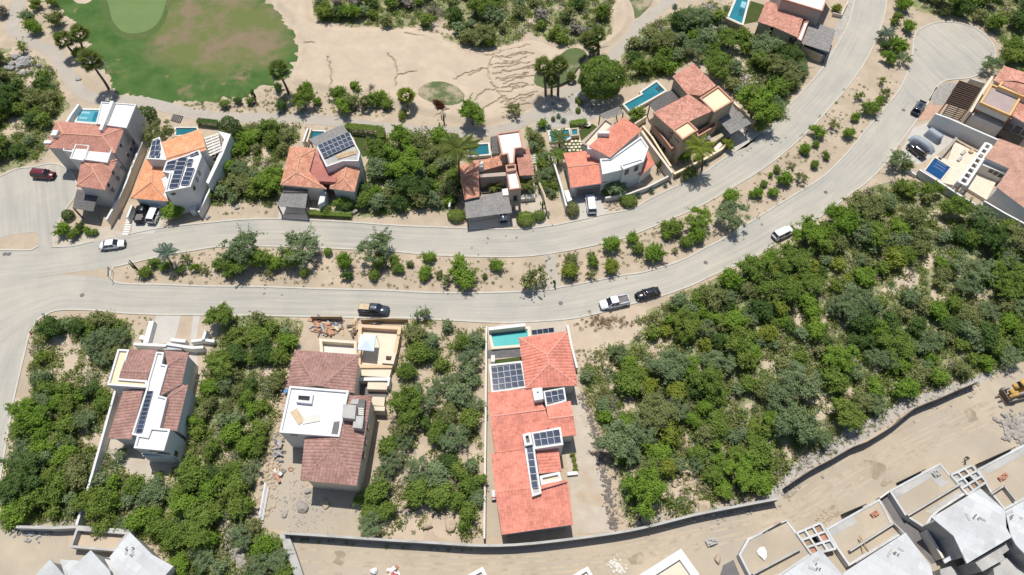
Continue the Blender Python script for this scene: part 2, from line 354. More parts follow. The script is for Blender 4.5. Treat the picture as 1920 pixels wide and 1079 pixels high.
def smooth(pts, closed=False, step=1.0):
    P = [Vector(p) for p in pts]; n = len(P); out = []
    for i in range(n if closed else n-1):
        p0, p1, p2, p3 = (P[(i-1) % n], P[i], P[(i+1) % n], P[(i+2) % n]) if closed else (P[max(i-1, 0)], P[i], P[i+1], P[min(i+2, n-1)])
        k = max(1, int((p2-p1).length/step))
        for j in range(k):
            t = j/k
            out.append(.5*((2*p1)+(p2-p0)*t+(2*p0-5*p1+4*p2-p3)*t*t+(3*p1-p0-3*p2+p3)*t*t*t))
    if not closed: out.append(P[-1])
    return out
def jitter(poly, amp, sc=.5):
    c = sum(poly, Vector())/len(poly); out = []
    for p in poly:
        k = mnoise.fractal(Vector((p.x*sc, p.y*sc, 3.3)), 1., 2., 4)*amp
        d = (p-c); d.z = 0; d.normalize(); out.append(p+d*k)
    return out
def sheet(name, px, z, m, sm=True, jit=0., kind='structure', step=.8, parent=None, world_pts=None):
    P = world_pts or [G(x, y, z) for x, y in px]
    for q in P: q.z = 0
    if sm: P = smooth(P, True, step)
    if jit: P = jitter(P, jit)
    P = ccw(P)
    tr = tris_of([(q.x, q.y, 0) for q in P]); f = []
    for a, b, c in tr:
        f.append((a, b, c) if area2([P[a], P[b], P[c]]) > 0 else (c, b, a))
    o = link(name, pymesh(name, [(q.x, q.y, z) for q in P], f), parent, m)
    if kind and not parent: o['kind'] = kind
    return o
def inside(p, poly):
    x, y = p[0], p[1]; r = False; n = len(poly); j = n-1
    for i in range(n):
        xi, yi = poly[i][0], poly[i][1]; xj, yj = poly[j][0], poly[j][1]
        if (yi > y) != (yj > y) and x < (xj-xi)*(y-yi)/(yj-yi)+xi: r = not r
        j = i
    return r
def ribbon(name, line, w, z0, z1, m, kind='structure', parent=None):
    """solid strip of width w along a world polyline, from z0 up to z1"""
    n = len(line); v = []; f = []
    for i, p in enumerate(line):
        d = (line[min(i+1, n-1)]-line[max(i-1, 0)]); d.z = 0; d.normalize(); s = Vector((-d.y, d.x, 0))*w/2
        a, b = p-s, p+s
        v += [(a.x, a.y, z0), (a.x, a.y, z1), (b.x, b.y, z1), (b.x, b.y, z0)]
    for i in range(n-1):
        for k in range(4): f.append((4*i+k, 4*i+(k+1) % 4, 4*i+4+(k+1) % 4, 4*i+4+k))
    f += [(0, 1, 2, 3), (4*n-1, 4*n-2, 4*n-3, 4*n-4)]
    me = pymesh(name, v, f); bm = bmesh.new(); bm.from_mesh(me); bmesh.ops.recalc_face_normals(bm, faces=bm.faces); bm.to_mesh(me); bm.free()
    o = link(name, me, parent, m)
    if kind and not parent: o['kind'] = kind
    return o
def tube_np(pts, radii, seg=6):
    v = []; f = []; n = len(pts)
    for i, p in enumerate(pts):
        d = (Vector(pts[min(i+1, n-1)])-Vector(pts[max(i-1, 0)])).normalized()
        a = d.orthogonal().normalized(); b = d.cross(a)
        for k in range(seg):
            t = 2*math.pi*k/seg; v.append(Vector(p)+(a*math.cos(t)+b*math.sin(t))*radii[i])
    for i in range(n-1):
        for k in range(seg): f.append((i*seg+k, i*seg+(k+1) % seg, (i+1)*seg+(k+1) % seg, (i+1)*seg+k))
    return v, f
def merge(parts):
    V = []; Fc = []
    for v, f in parts:
        o = len(V); V += list(v); Fc += [tuple(i+o for i in t) for t in f]
    return V, Fc
def boxvf(cx, cy, cz, sx, sy, sz):
    v = [(cx+sx/2*a, cy+sy/2*b, cz+sz/2*c) for a in (-1, 1) for b in (-1, 1) for c in (-1, 1)]
    f = [(0, 1, 3, 2), (4, 6, 7, 5), (0, 4, 5, 1), (2, 3, 7, 6), (0, 2, 6, 4), (1, 5, 7, 3)]
    return v, f
# ------------------------------------------------------------------ clay tile faces
def tile_face(pts, pitch=.36, course=.44, amp=.055):
    n = Vector((0, 0, 0))
    for i in range(len(pts)):
        a, b = pts[i], pts[(i+1) % len(pts)]
        n += Vector(((a.y-b.y)*(a.z+b.z), (a.z-b.z)*(a.x+b.x), (a.x-b.x)*(a.y+b.y)))
    n.normalize()
    if n.z < 0: n = -n; pts = list(reversed(pts))
    up = Vector((0, 0, 1)); vv = (up-n*n.z)
    vv = vv.normalized() if vv.length > .02 else Vector((0, 1, 0)); uu = vv.cross(n).normalized()
    o = sum(pts, Vector())/len(pts)
    U = [(p-o).dot(uu) for p in pts]; V = [(p-o).dot(vv) for p in pts]
    u0 = math.floor(min(U)/pitch)*pitch; nu = int((max(U)-u0)/pitch)+2; v0 = math.floor(min(V)/course)*course; nv = int((max(V)-v0)/course)+2
    prof = [0., .75, 1., .75]; ku = 4
    us = np.array([u0+pitch*(i//ku)+pitch*(i % ku)/ku for i in range(nu*ku+1)])
    hs = np.array([prof[i % ku]*amp for i in range(nu*ku+1)])
    rows = []; hv = []; uvv = []
    for j in range(nv):
        rows += [v0+course*j, v0+course*(j+1)-.006]; hv += [.022, .0]; uvv += [j+.02, j+.98]
    rows = np.array(rows); hv = np.array(hv)
    uu_, vv_ = np.meshgrid(us, rows); hh = hs[None, :]+hv[:, None]
    P = np.array(o)[None, None]+uu_[..., None]*np.array(uu)+vv_[..., None]*np.array(vv)+hh[..., None]*np.array(n)
    nr, nc = uu_.shape; idx = np.arange(nr*nc).reshape(nr, nc)
    f = np.stack([idx[:-1, :-1], idx[:-1, 1:], idx[1:, 1:], idx[1:, :-1]], -1).reshape(-1, 4)
    uvg = np.stack(np.broadcast_arrays(((us-u0)/pitch+.02)[None, :], np.array(uvv)[:, None]), -1).reshape(-1, 2)
    me = npmesh('tiles', P.reshape(-1, 3), f, uvg)
    bm = bmesh.new(); bm.from_mesh(me); bpy.data.meshes.remove(me)
    c = o
    for i in range(len(pts)):
        a, b = pts[i], pts[(i+1) % len(pts)]
        if (b-a).length < .02: continue
        pn = (b-a).cross(n).normalized()
        if (c-a).dot(pn) > 0: pn = -pn
        bmesh.ops.bisect_plane(bm, geom=bm.verts[:]+bm.edges[:]+bm.faces[:], plane_co=a, plane_no=pn, clear_outer=True)
    return bm
CAPME = {}
def cap_mesh(m):
    if m not in CAPME:
        v = []; f = []
        for x in (-.5, .5):
            for k in range(7):
                t = math.pi*k/6; v.append((x, .5*math.cos(t), .5*math.sin(t)))
        f = [(k, k+1, 8+k, 7+k) for k in range(6)]+[tuple(range(7)), tuple(range(13, 6, -1))]
        me = pymesh('cap', v, f); me.materials.append(M[m]); CAPME[m] = me
    return CAPME[m]
mat('cap_orange', (.60, .33, .22), .85, .15, 1.5, 8., .2); mat('cap_coral', (.66, .31, .235), .85, .1, 1.5, 8., .2); mat('cap_brown', (.38, .22, .18), .85, .12, 1.5, 8., .2)
mat('cap_tan', (.56, .40, .28), .85, .12, 1.5, 8., .2)
def slabmat():
    m = M['slab']; nt = m.node_tree; N = nt.nodes; L = nt.links; P = N['Principled BSDF']; old = P.inputs['Base Color'].links[0].from_socket
    geo = N.new('ShaderNodeNewGeometry'); mp = N.new('ShaderNodeMapping'); mp.inputs['Rotation'].default_value = (0, 0, .54); L.new(geo.outputs['Position'], mp.inputs[0])
    br = N.new('ShaderNodeTexBrick'); br.offset = .5; br.inputs['Scale'].default_value = 1; br.inputs['Brick Width'].default_value = 2.44; br.inputs['Row Height'].default_value = 1.22; br.inputs['Mortar Size'].default_value = .02
    br.inputs['Color1'].default_value = (.90, .90, .90, 1); br.inputs['Color2'].default_value = (1.06, 1.06, 1.06, 1); br.inputs['Mortar'].default_value = (.80, .80, .79, 1); L.new(mp.outputs[0], br.inputs[0])
    out = mixc(nt, 1., old, br.outputs[0], 'MULTIPLY'); st = ramp2(nt, noise(nt, .55, 7, .75, geo.outputs['Position']), (0, 0, 0), (1, 1, 1), .56, .75)
    L.new(mixc(nt, st, out, (.42, .41, .385)), P.inputs['Base Color'])
slabmat()
class House:
    def __init__(s, name, label, cat, px, group=None):
        s.root = thing(name, label, cat, G(*px, 0), group); s.wallm = 'white'
    def prism(s, part, px, z1, z0, m, zpx=None):
        P = [G(x, y, z1 if zpx is None else zpx) for x, y in px]
        return link(part, prism_mesh(part, P, z0, z1), s.root, m)
    def flat(s, px, z, wall='white', deck='white_roof', par=.45, pw=.28, cop=None, z0=0., part='wall'):
        P = ccw([G(x, y, z) for x, y in px])
        w = link(part, prism_mesh(part, P, z0, z-par), s.root, wall)
        I = inset(P, pw)
        link('roof_deck', prism_mesh('roof_deck', inset(P, pw*.5), z-par+.003, z-par+.02), s.root, deck)
        O = inset(P, -.03)
        link('parapet', ring_mesh('parapet', O, I, z-par-.12, z), s.root, cop or wall)
        return P
    def slab(s, px, z, th=.3, m='slab', part='roof_slab'):
        P = ccw([G(x, y, z) for x, y in px]); link(part, prism_mesh(part, P, z-th, z), s.root, m); return P
    def tiles(s, vs, faces, tm='t_orange', wall=None, over=.45, cap='cap_orange', fascia=None, pitch=.36, z0=0., amp=.05, nocap=()):
        wall = wall or s.wallm
        zm = min(q[2] for q in vs); W = [G(x, y, zm+(z-zm)*.68) for x, y, z in vs]; ec = {}
        full = bmesh.new(); full.loops.layers.uv.new('UVMap')
        for f in faces:
            bm = tile_face([W[i] for i in f], pitch, .44, amp); me = bpy.data.meshes.new('t'); bm.to_mesh(me); bm.free(); full.from_mesh(me); bpy.data.meshes.remove(me)
            for i in range(len(f)):
                e = tuple(sorted((f[i], f[(i+1) % len(f)]))); ec[e] = ec.get(e, 0)+1
        me = bpy.data.meshes.new('roof_tiles'); full.to_mesh(me); full.free()
        o = link('roof_tiles', me, s.root, tm); o['kind'] = 'stuff'
        # board under the tiles, one per face, in the plane of its tiles
        v = []; fs = []
        for f in faces:
            Q = [W[i] for i in f]; Q = Q if area2(Q) > 0 else list(reversed(Q)); k = len(Q); nn = Vector((0, 0, 0)); cc = sum(Q, Vector())/k
            for i in range(k):
                a, b = Q[i], Q[(i+1) % k]; nn += Vector(((a.y-b.y)*(a.z+b.z), (a.z-b.z)*(a.x+b.x), (a.x-b.x)*(a.y+b.y)))
            nn.normalize(); o0 = len(v)
            Q = [Vector((q.x, q.y, cc.z-((q.x-cc.x)*nn.x+(q.y-cc.y)*nn.y)/nn.z)) for q in Q]
            v += [tuple(q-Vector((0, 0, .03))) for q in Q]+[tuple(q-Vector((0, 0, .22))) for q in Q]
            fs += [tuple(o0+i for i in range(k)), tuple(o0+k+i for i in reversed(range(k)))]+[(o0+i, o0+k+i, o0+k+(i+1) % k, o0+(i+1) % k) for i in range(k)]
        link('roof_board', pymesh('roof_board', v, fs), s.root, fascia or (wall if wall != 'none' else s.wallm))
        for (a, b), c in ec.items():
            if c == 2 and (a, b) not in nocap:
                cp = bpy.data.objects.new('ridge_cap', cap_mesh(cap)); COL.objects.link(cp); cp.parent = s.root; cp.matrix_parent_inverse = s.root.matrix_world.inverted()
                cp.matrix_world = frame_mat(W[a]+Vector((0, 0, .03)), W[b]+Vector((0, 0, .03)), .3, .28)
        # outline loop -> walls
        nxt = {}
        for f in faces:
            ar = area2([W[i] for i in f]); f = list(f) if ar > 0 else list(reversed(f))
            for i in range(len(f)):
                a, b = f[i], f[(i+1) % len(f)]
                if ec[tuple(sorted((a, b)))] == 1: nxt[a] = b
        st = next(iter(nxt)); loop = [st]; k = nxt[st]
        while k != st and len(loop) < 60: loop.append(k); k = nxt.get(k, st)
        if wall != 'none':
            I = inset([W[i] for i in loop], over); zt = [W[i].z-.42 for i in loop]; n = len(I)
            v = [(q.x, q.y, z0) for q in I]+[(q.x, q.y, zt[i]+.05) for i, q in enumerate(I)]
            link('wall', pymesh('wall', v, [(i, (i+1) % n, n+(i+1) % n, n+i) for i in range(n)]), s.root, wall)
        return W
    def pergola(s, px, z, n, m='stick', along=0, w=None, posts=True, gap=.25, beam='stick_dark', h=.07, parent=None, solid=0., wob=.0):
        """quad of slats at height z; along=0: slats run from corner 0 to corner 1"""
        A, B, C, D = [G(x, y, z) for x, y in px]; par = parent or s.root
        if along: A, B, C, D = B, C, D, A
        wid = (D-A).length/n*(1-gap); rnd = random.Random(int(A.x*97))
        for i in range(n):
            t = (i+.5)/n; p = A.lerp(D, t); q = B.lerp(C, t)
            e = (q-p)*wob
            dz = Vector((0, 0, rnd.uniform(-.02, .02)))
            bar('slat', p-e*rnd.random()+dz, q+e*rnd.random()+dz, w or wid, h, m, par)
        for t in (.06, .5, .94):
            bar('beam', A.lerp(B, t)-Vector((0, 0, .12)), D.lerp(C, t)-Vector((0, 0, .12)), .14, .16, beam, par)
        if posts:
            for c in (A, B, C, D):
                k = c.lerp((A+B+C+D)/4, .06); bar('post', Vector((k.x, k.y, z-.2)), Vector((k.x, k.y, 0)), .22, .22, beam, par, Vector((1, 0, 0)))
    def window(s, pa, pb, px, py, w=.9, h=1.1, frame='dark_concrete', glass='win_glass', off=.02, name='window'):
        """a framed pane on the vertical wall through the world points pa, pb where the photo shows it"""
        d = (pb-pa); d.z = 0; d.normalize(); nrm = Vector((d.y, -d.x, 0)); r = RAY(px, py); o = Vector((0, 0, H))
        if nrm.dot(r) > 0: nrm = -nrm
        t = (pa-o).dot(nrm)/r.dot(nrm); c = o+r*t
        if c.z < h/2+.1: c.z = h/2+.3
        wdw = bar(name, c-d*w/2+nrm*off, c+d*w/2+nrm*off, .10, h, frame, s.root)
        g = bar('pane', c-d*(w/2-.09)+nrm*(off+.045), c+d*(w/2-.09)+nrm*(off+.045), .05, h-.18, glass, None)
        g.parent = wdw; g.matrix_parent_inverse = wdw.matrix_world.inverted()
        return wdw
    def chimney(s, px, py, z, w=.9, d=.7, h=.9, m='white'):
        c = G(px, py, z+h); b = bar('chimney', Vector((c.x-w/2, c.y, z+h/2-.3)), Vector((c.x+w/2, c.y, z+h/2-.3)), d, h+.6, m, s.root)
        return b
def solar(label, px, z, nc, nr, lift=.0, tilt=0., group=None, frame='white', drop=()):
    """array of panels on the quad px (corner order: top-left, top-right, bottom-right, bottom-left)"""
    A, B, C, D = [G(x, y, z) for x, y in px]
    for v, k in ((A, tilt), (B, tilt), (C, 0), (D, 0)): v.z += k
    root = thing('solar_array', label, 'solar panels', Vector(((A.x+C.x)/2, (A.y+C.y)/2, z)), group)
    dx = (B-A+C-D)/2/nc; dy = (D-A+C-B)/2/nr; n = dx.cross(dy).normalized(); n = n if n.z > 0 else -n
    key = ('panel', round(dx.length, 3), round(dy.length, 3))
    v, f = boxvf(0, 0, 0, .955, .955, .04); me = pymesh('panel', v, f); me.materials.append(M['solar'])
    fr = []
    for a in (-1, 1): fr += [boxvf(a*.485, 0, 0, .03, 1, .05), boxvf(0, a*.485, 0, .94, .03, .05)]
    v, f = merge(fr); mf = pymesh('panel_frame', v, f); mf.materials.append(M['steel' if frame == 'steel' else 'white'])
    for j in range(nr):
        for i in range(nc):
            if (i, j) in drop: continue
            c = A.lerp(B, (i+.5)/nc).lerp(D.lerp(C, (i+.5)/nc), (j+.5)/nr)+n*lift
            o = link('solar_panel', me, root)
            mm = Matrix((dx*.985, -dy*.985, n)).transposed().to_4x4(); mm.translation = c; o.matrix_world = mm
            q = link('panel_frame', mf, None); q.matrix_world = mm; q.parent = o; q.matrix_parent_inverse = mm.inverted()
    return root
def pool(label, px, z, wm, cop='offwhite', cw=.45, group=None, depth=.25):
    """coping ring proud of the ground, water set down inside it"""
    P = ccw([G(x, y, z) for x, y in px]); c = sum(P, Vector())/len(P)
    r = thing('swimming_pool', label, 'swimming pool', Vector((c.x, c.y, 0)), group)
    link('coping', ring_mesh('coping', inset(P, -cw), P, 0, z), r, cop)
    link('water', prism_mesh('water', P, .03, max(.06, z-depth)), r, wm)
    return r
def bwall(label, px, h, w, m, z0=0., cat='wall', name='boundary_wall', cop=None, zpx=None, group=None, sm=False):
    P = [G(x, y, h if zpx is None else zpx) for x, y in px]; 
    for p in P: p.z = 0
    if sm: P = smooth(P, False, 2.)
    if cop:
        r = thing(name, label, cat, P[0].copy(), group)
        ribbon('wall_body', P, w, z0, h-.1, m, None, r); ribbon('coping', P, w+.1, h-.1+.002, h, cop, None, r)
        return r
    o = ribbon(name, P, w, z0, h, m, None); return tag(o, label, cat, group)
# ================================================================== THE SETTING
random.seed(7)
g = link('ground', pymesh('ground', [(-900, -700, 0), (900, -700, 0), (900, 1100, 0), (-900, 1100, 0)], [(0, 1, 2, 3)]), None, 'ground'); g['kind'] = 'structure'
# --- roads: slabs of concrete between two edge lines
def road_strip(name, e1, e2, z=.02, nx=4, cell=4.2):
    A = smooth([G(x, y) for x, y in e1], False, .6); B = smooth([G(x, y) for x, y in e2], False, .6)
    def resamp(L, n):
        d = [0]
        for i in range(1, len(L)): d.append(d[-1]+(L[i]-L[i-1]).length)
        out = []; k = 0
        for i in range(n):
            t = d[-1]*i/(n-1)
            while k < len(L)-2 and d[k+1] < t: k += 1
            s = (t-d[k])/max(1e-6, d[k+1]-d[k]); out.append(L[k].lerp(L[k+1], min(1, s)))
        return out, d[-1]
    n = 160; a, la = resamp(A, n); b, lb = resamp(B, n); ln = (la+lb)/2
    wid = sum((a[i]-b[i]).length for i in range(n))/n; cols = max(1, round(wid/cell))
    v = []; uv = []
    for i in range(n):
        for j in range(nx+1):
            p = a[i].lerp(b[i], j/nx); v.append((p.x, p.y, z)); uv.append((cols*j/nx, ln*i/(n-1)/cell))
    f = [(i*(nx+1)+j, i*(nx+1)+j+1, (i+1)*(nx+1)+j+1, (i+1)*(nx+1)+j) for i in range(n-1) for j in range(nx)]
    me = npmesh(name, v, f, uv); bm = bmesh.new(); bm.from_mesh(me); bmesh.ops.recalc_face_normals(bm, faces=bm.faces)
    if sum(q.normal.z for q in bm.faces) < 0: bmesh.ops.reverse_faces(bm, faces=bm.faces)
    bm.to_mesh(me); bm.free()
    o = link(name, me, None, 'road'); o['kind'] = 'structure'; return A, B
UP_T = [(-60, 474), (0, 468), (75, 468), (135, 462), (175, 453), (240, 440), (300, 428), (400, 417), (460, 412), (530, 411), (640, 416), (740, 423), (860, 428), (960, 430), (1030, 424), (1067, 417), (1135, 402), (1185, 392), (1225, 370), (1310, 330), (1350, 303), (1440, 240), (1475, 202), (1502, 175), (1527, 147), (1550, 117), (1572, 80), (1590, 45), (1602, 0), (1612, -40)]
UP_B = [(-60, 530), (60, 522), (130, 512), (207, 502), (275, 487), (320, 477), (357, 471), (412, 463), (487, 462), (595, 465), (737, 472), (815, 479), (960, 482), (1042, 474), (1130, 457), (1175, 445), (1200, 435), (1260, 410), (1310, 388), (1385, 345), (1440, 310), (1495, 265), (1540, 220), (1575, 180), (1605, 142), (1627, 107), (1645, 67), (1657, 32), (1662, 0), (1668, -40)]
LO_T = [(-60, 531), (60, 523), (130, 516), (205, 524), (240, 533), (300, 534), (380, 537), (480, 538), (600, 542), (720, 545), (800, 549), (880, 550), (960, 548), (1020, 545), (1050, 539), (1090, 532), (1165, 517), (1210, 510), (1277, 489), (1327, 463), (1360, 446), (1440, 396), (1502, 358), (1545, 330), (1595, 280), (1625, 242), (1660, 202), (1685, 170), (1702, 135), (1710, 105), (1712, 75)]
LO_B = [(-60, 700), (10, 640), (50, 608), (75, 597), (95, 586), (120, 581), (175, 582), (225, 587), (292, 590), (385, 591), (480, 592), (575, 594), (675, 596), (767, 597), (905, 604), (960, 605), (1060, 599), (1125, 587), (1177, 572), (1235, 557), (1297, 535), (1335, 517), (1410, 484), (1440, 467), (1495, 432), (1540, 405), (1590, 367), (1625, 342), (1660, 307), (1677, 282), (1712, 235), (1742, 190), (1756, 165)]
road_strip('upper_road', UP_T, UP_B); road_strip('lower_road', LO_T, LO_B)
def disc_road(name, px, z, cell=4.2, rot=.4):
    P = ccw(smooth([G(x, y) for x, y in px], True, 1.)); tr = tris_of([(q.x, q.y, 0) for q in P])
    f = [t if area2([P[t[0]], P[t[1]], P[t[2]]]) > 0 else t[::-1] for t in tr]
    uv = [((q.x*math.cos(rot)+q.y*math.sin(rot))/cell, (q.y*math.cos(rot)-q.x*math.sin(rot))/cell) for q in P]
    o = link(name, npmesh(name, [(q.x, q.y, z) for q in P], f, uv), None, 'road'); o['kind'] = 'structure'
disc_road('turning_circle', [(1712, 75), (1717, 62), (1735, 50), (1757, 43), (1795, 43), (1830, 55), (1855, 75), (1865, 95), (1862, 117), (1840, 137), (1815, 147), (1772, 152), (1752, 170), (1742, 190), (1730, 205), (1700, 190), (1705, 130)], .026)
disc_road('west_turning_circle', [(-30, 345), (0, 332), (32, 317), (62, 314), (100, 307), (130, 320), (144, 345), (140, 370), (122, 395), (110, 420), (97, 440), (95, 470), (72, 472), (70, 438), (30, 440), (-30, 442)], .026)
disc_road('west_road', [(-60, 520), (60, 520), (120, 540), (130, 575), (100, 583), (75, 597), (58, 620), (47, 660), (35, 710), (24, 760), (12, 830), (0, 900), (-15, 980), (-90, 980), (-90, 600)], .014, rot=.1)
# --- kerbs
def kerb(px, w=.32, h=.13):
    ribbon('kerb', smooth([G(x, y) for x, y in px], False, 1.), w, 0, h, 'kerb')
kerb(UP_T[5:]); kerb([(214, 501)]+UP_B[4:]); kerb([(214, 501), (208, 510), (206, 520), (214, 529)]+LO_T[4:]); kerb([(0, 900), (12, 830), (24, 760), (35, 710), (47, 660), (58, 620), (75, 597), (95, 586)]+LO_B[5:])
kerb([(1712, 75), (1717, 62), (1735, 50), (1757, 43), (1795, 43), (1830, 55), (1855, 75), (1865, 95), (1862, 117), (1840, 137), (1815, 147), (1772, 152), (1752, 170), (1742, 190)])
kerb([(-30, 345), (0, 332), (32, 317), (62, 314), (100, 307), (130, 320), (144, 345), (140, 370), (122, 395), (110, 420)]); kerb([(0, 469), (60, 469), (72, 462)])
kerb([(98, 463), (135, 462), (175, 453)])
sheet('concrete_apron', [(97, 441), (112, 420), (145, 432), (200, 425), (240, 440), (175, 453), (135, 461), (98, 462)], .012, 'drive_tan', False)
sheet('path', [(1020, 478), (1042, 474), (1052, 540), (1024, 545)], .03, 'path', False)
# --- verge along the road in front of the houses, dirt lanes and bare lots
sheet('dirt_lane', [(530, 1003), (700, 1012), (905, 1024), (1000, 1020), (1150, 1002), (1300, 968), (1460, 936), (1475, 915), (1560, 865), (1620, 832), (1700, 775), (1780, 742), (1835, 722), (1870, 690), (1940, 655), (2000, 700), (2000, 1180), (540, 1180)], .006, 'dirt_road', False)
sheet('bare_lot', [(520, 835), (570, 830), (575, 915), (690, 900), (680, 1000), (535, 996), (480, 970), (500, 890)], .005, 'dirt_road', True, .6)
sheet('bare_lot', [(1060, 615), (1130, 595), (1200, 572), (1210, 590), (1185, 640), (1120, 660), (1085, 690)], .005, 'wash', True, .8)
sheet('bare_lot', [(0, 985), (120, 992), (130, 1030), (210, 1040), (200, 1079), (0, 1120)], .005, 'dirt_road', True, .5)
sheet('gravel_slope', [(1440, 925), (1500, 860), (1600, 800), (1700, 750), (1830, 705), (1880, 690), (1835, 720), (1700, 772), (1620, 830), (1560, 863), (1475, 912), (1455, 936), (1300, 966), (1200, 990), (1230, 965), (1380, 945)], .009, 'pale_gravel', True, .8)
TR = [[(560, 1040), (700, 1050), (900, 1058), (1050, 1052), (1200, 1030), (1340, 1000), (1470, 965), (1560, 915), (1680, 850), (1790, 800), (1900, 745)], [(600, 1062), (800, 1070), (1000, 1066), (1180, 1045), (1320, 1015), (1440, 985), (1540, 940), (1660, 870), (1780, 815), (1880, 770)], [(1250, 1000), (1400, 970), (1500, 930), (1620, 855), (1740, 790), (1840, 745)]]
for tr in TR:
    L = smooth([G(x, y) for x, y in tr], False, 1.)
    for off in (-.85, .85):
        Q = []
        for i, p in enumerate(L):
            d = L[min(i+1, len(L)-1)]-L[max(i-1, 0)]; d.normalize(); Q.append(p+Vector((-d.y, d.x, 0))*(off+.25*mnoise.noise(Vector((i*.08, off, 2)))))
        TZ = globals().get('TZ', .0085)+.0007; ribbon('tyre_track', Q, .36, .0, TZ, 'tyre_track')
for x, y, r in ((1197, 1048, 20), (1222, 1040, 9), (1640, 882, 22), (1820, 780, 16), (640, 1045, 18), (1480, 925, 14), (1660, 905, 12), (1560, 960, 16)):
    sheet('damp_patch', [(x+r*math.cos(a*.785)*(1+.3*math.sin(a*3+x)), y+r*.8*math.sin(a*.785)*(1+.3*math.cos(a*2+y))) for a in range(8)], .0135+.0004*(x % 7), 'damp_soil', True, .8)
# --- golf
sheet('fairway', [(108, -30), (112, 20), (148, 45), (158, 75), (188, 122), (200, 152), (216, 178), (245, 184), (290, 190), (312, 195), (345, 190), (400, 187), (440, 185), (478, 168), (505, 156), (535, 148), (552, 130), (557, 98), (550, 60), (528, 28), (500, -5), (490, -40)], .008, 'turf', True, 1.9, step=.4)
sheet('green_fringe', [(186, -30), (190, 15), (200, 45), (222, 68), (250, 76), (285, 66), (308, 42), (318, 10), (320, -30)], .016, 'turf_fringe', True, .2)
sheet('putting_green', [(203, -30), (205, 15), (212, 40), (228, 58), (250, 63), (278, 57), (298, 40), (310, 8), (312, -30)], .020, 'turf_green')
sheet('bunker', [(128, -20), (140, 3), (152, 7), (168, 4), (182, -20)], .012, 'wash')
TEE_PX = [[(783, 175), (790, 162), (812, 153), (835, 154), (858, 163), (872, 178), (868, 190), (850, 197), (820, 194), (795, 186)], [(1047, 105), (1072, 90), (1095, 95), (1099, 107), (1085, 125), (1065, 150), (1040, 162), (1018, 166), (1002, 156), (1005, 137), (1025, 122)]]
sheet('tee_turf', [(783, 175), (790, 162), (812, 153), (835, 154), (858, 163), (872, 178), (868, 190), (850, 197), (820, 194), (795, 186)], .80, 'turf_thin', True, .25)
sheet('tee_turf', [(1047, 105), (1072, 90), (1095, 95), (1099, 107), (1085, 125), (1065, 150), (1040, 162), (1018, 166), (1002, 156), (1005, 137), (1025, 122)], .80, 'turf_thin', True, .2)
sheet('tee_turf', [(1162, 22), (1167, 0), (1170, -30), (1230, -30), (1225, 0), (1210, 22), (1187, 37), (1170, 34)], .02, 'turf_thin', True, .2)
PATH = [(45, -30), (38, 0), (26, 35), (27, 57), (62, 80), (100, 99), (118, 125), (136, 155), (160, 178), (190, 187), (230, 189), (275, 193), (350, 211), (400, 220), (480, 222), (560, 223), (630, 228), (720, 240), (830, 248), (900, 247), (955, 240), (1010, 210), (1060, 175), (1110, 135), (1172, 84), (1200, 45), (1245, 10), (1280, -30)]
L = smooth([G(x, y) for x, y in PATH], False, 1.); v = []; n = len(L)
ribbon('cart_path', L, 3.0, 0, .03, 'path')
# --- the washed-out sand slope: a relief of gullies
WASH = [(505, -40), (512, 10), (540, 40), (557, 75), (558, 110), (545, 150), (560, 165), (600, 175), (700, 190), (760, 212), (880, 240), (950, 232), (1000, 205), (1050, 170), (1100, 130), (1165, 75), (1190, 40), (1180, 0), (1150, 5), (1148, 60), (1090, 85), (1050, 92), (1000, 75), (960, 84), (895, 95), (830, 75), (770, 52), (690, 52), (600, 45), (585, 5), (580, -40)]
WP = [G(x, y) for x, y in WASH]; WPs = smooth(WP, True, 2.)
xs = [p.x for p in WP]; ys = [p.y for p in WP]; st = .19
X = np.arange(min(xs), max(xs), st); Y = np.arange(min(ys), max(ys), st); V = []; idx = {}; Fc = []
CR = [[(930, 95), (915, 130), (925, 160), (945, 185), (965, 205)], [(925, 120), (905, 130), (880, 140)], [(935, 165), (905, 172), (890, 188)], [(945, 182), (920, 195), (905, 205)], [(945, 185), (985, 190)], [(938, 150), (990, 140)], [(930, 120), (985, 118)], [(932, 135), (1000, 128)], [(940, 165), (1000, 160)], [(950, 195), (1000, 178)], [(928, 108), (1000, 100)], [(760, 62), (800, 68), (830, 78)], [(612, 175), (622, 150), (618, 120), (612, 105)], [(742, 160), (745, 130), (730, 100)], [(745, 140), (780, 135)], [(850, 150), (880, 135), (905, 128)], [(840, 205), (815, 215), (800, 225)], [(860, 90), (900, 100), (960, 108)], [(1110, 90), (1150, 85), (1175, 72)], [(590, 80), (560, 78)]]
rw = random.Random(31)
for i in range(14):
    y0 = 84+i*9.2; x0 = 925+rw.uniform(-6, 22)+max(0, (y0-140))*.35; x1 = 985+rw.uniform(0, 26)-max(0, y0-150)*.1
    CR.append([(x0, y0+rw.uniform(4, 10)), ((x0+x1)/2, y0+rw.uniform(-3, 3)), (x1, y0-rw.uniform(2, 9))])
CW = []
for c in CR:
    q = smooth([G(x, y, .7) for x, y in c], False, .13)
    CW += [(p.x+.55*mnoise.noise(Vector((p.x*.8, p.y*.8, 1))), p.y+.55*mnoise.noise(Vector((p.x*.8, p.y*.8, 7)))) for p in q]
CW = np.array(CW)
from mathutils.kdtree import KDTree
def kd(pts):
    t = KDTree(len(pts))
    for i, p in enumerate(pts): t.insert((p[0], p[1], 0), i)
    t.balance(); return t
KC = kd(CW); KB = kd([(p.x, p.y) for p in smooth(WP, True, .5)])
TEES = [[G(x, y, .8) for x, y in t] for t in TEE_PX]
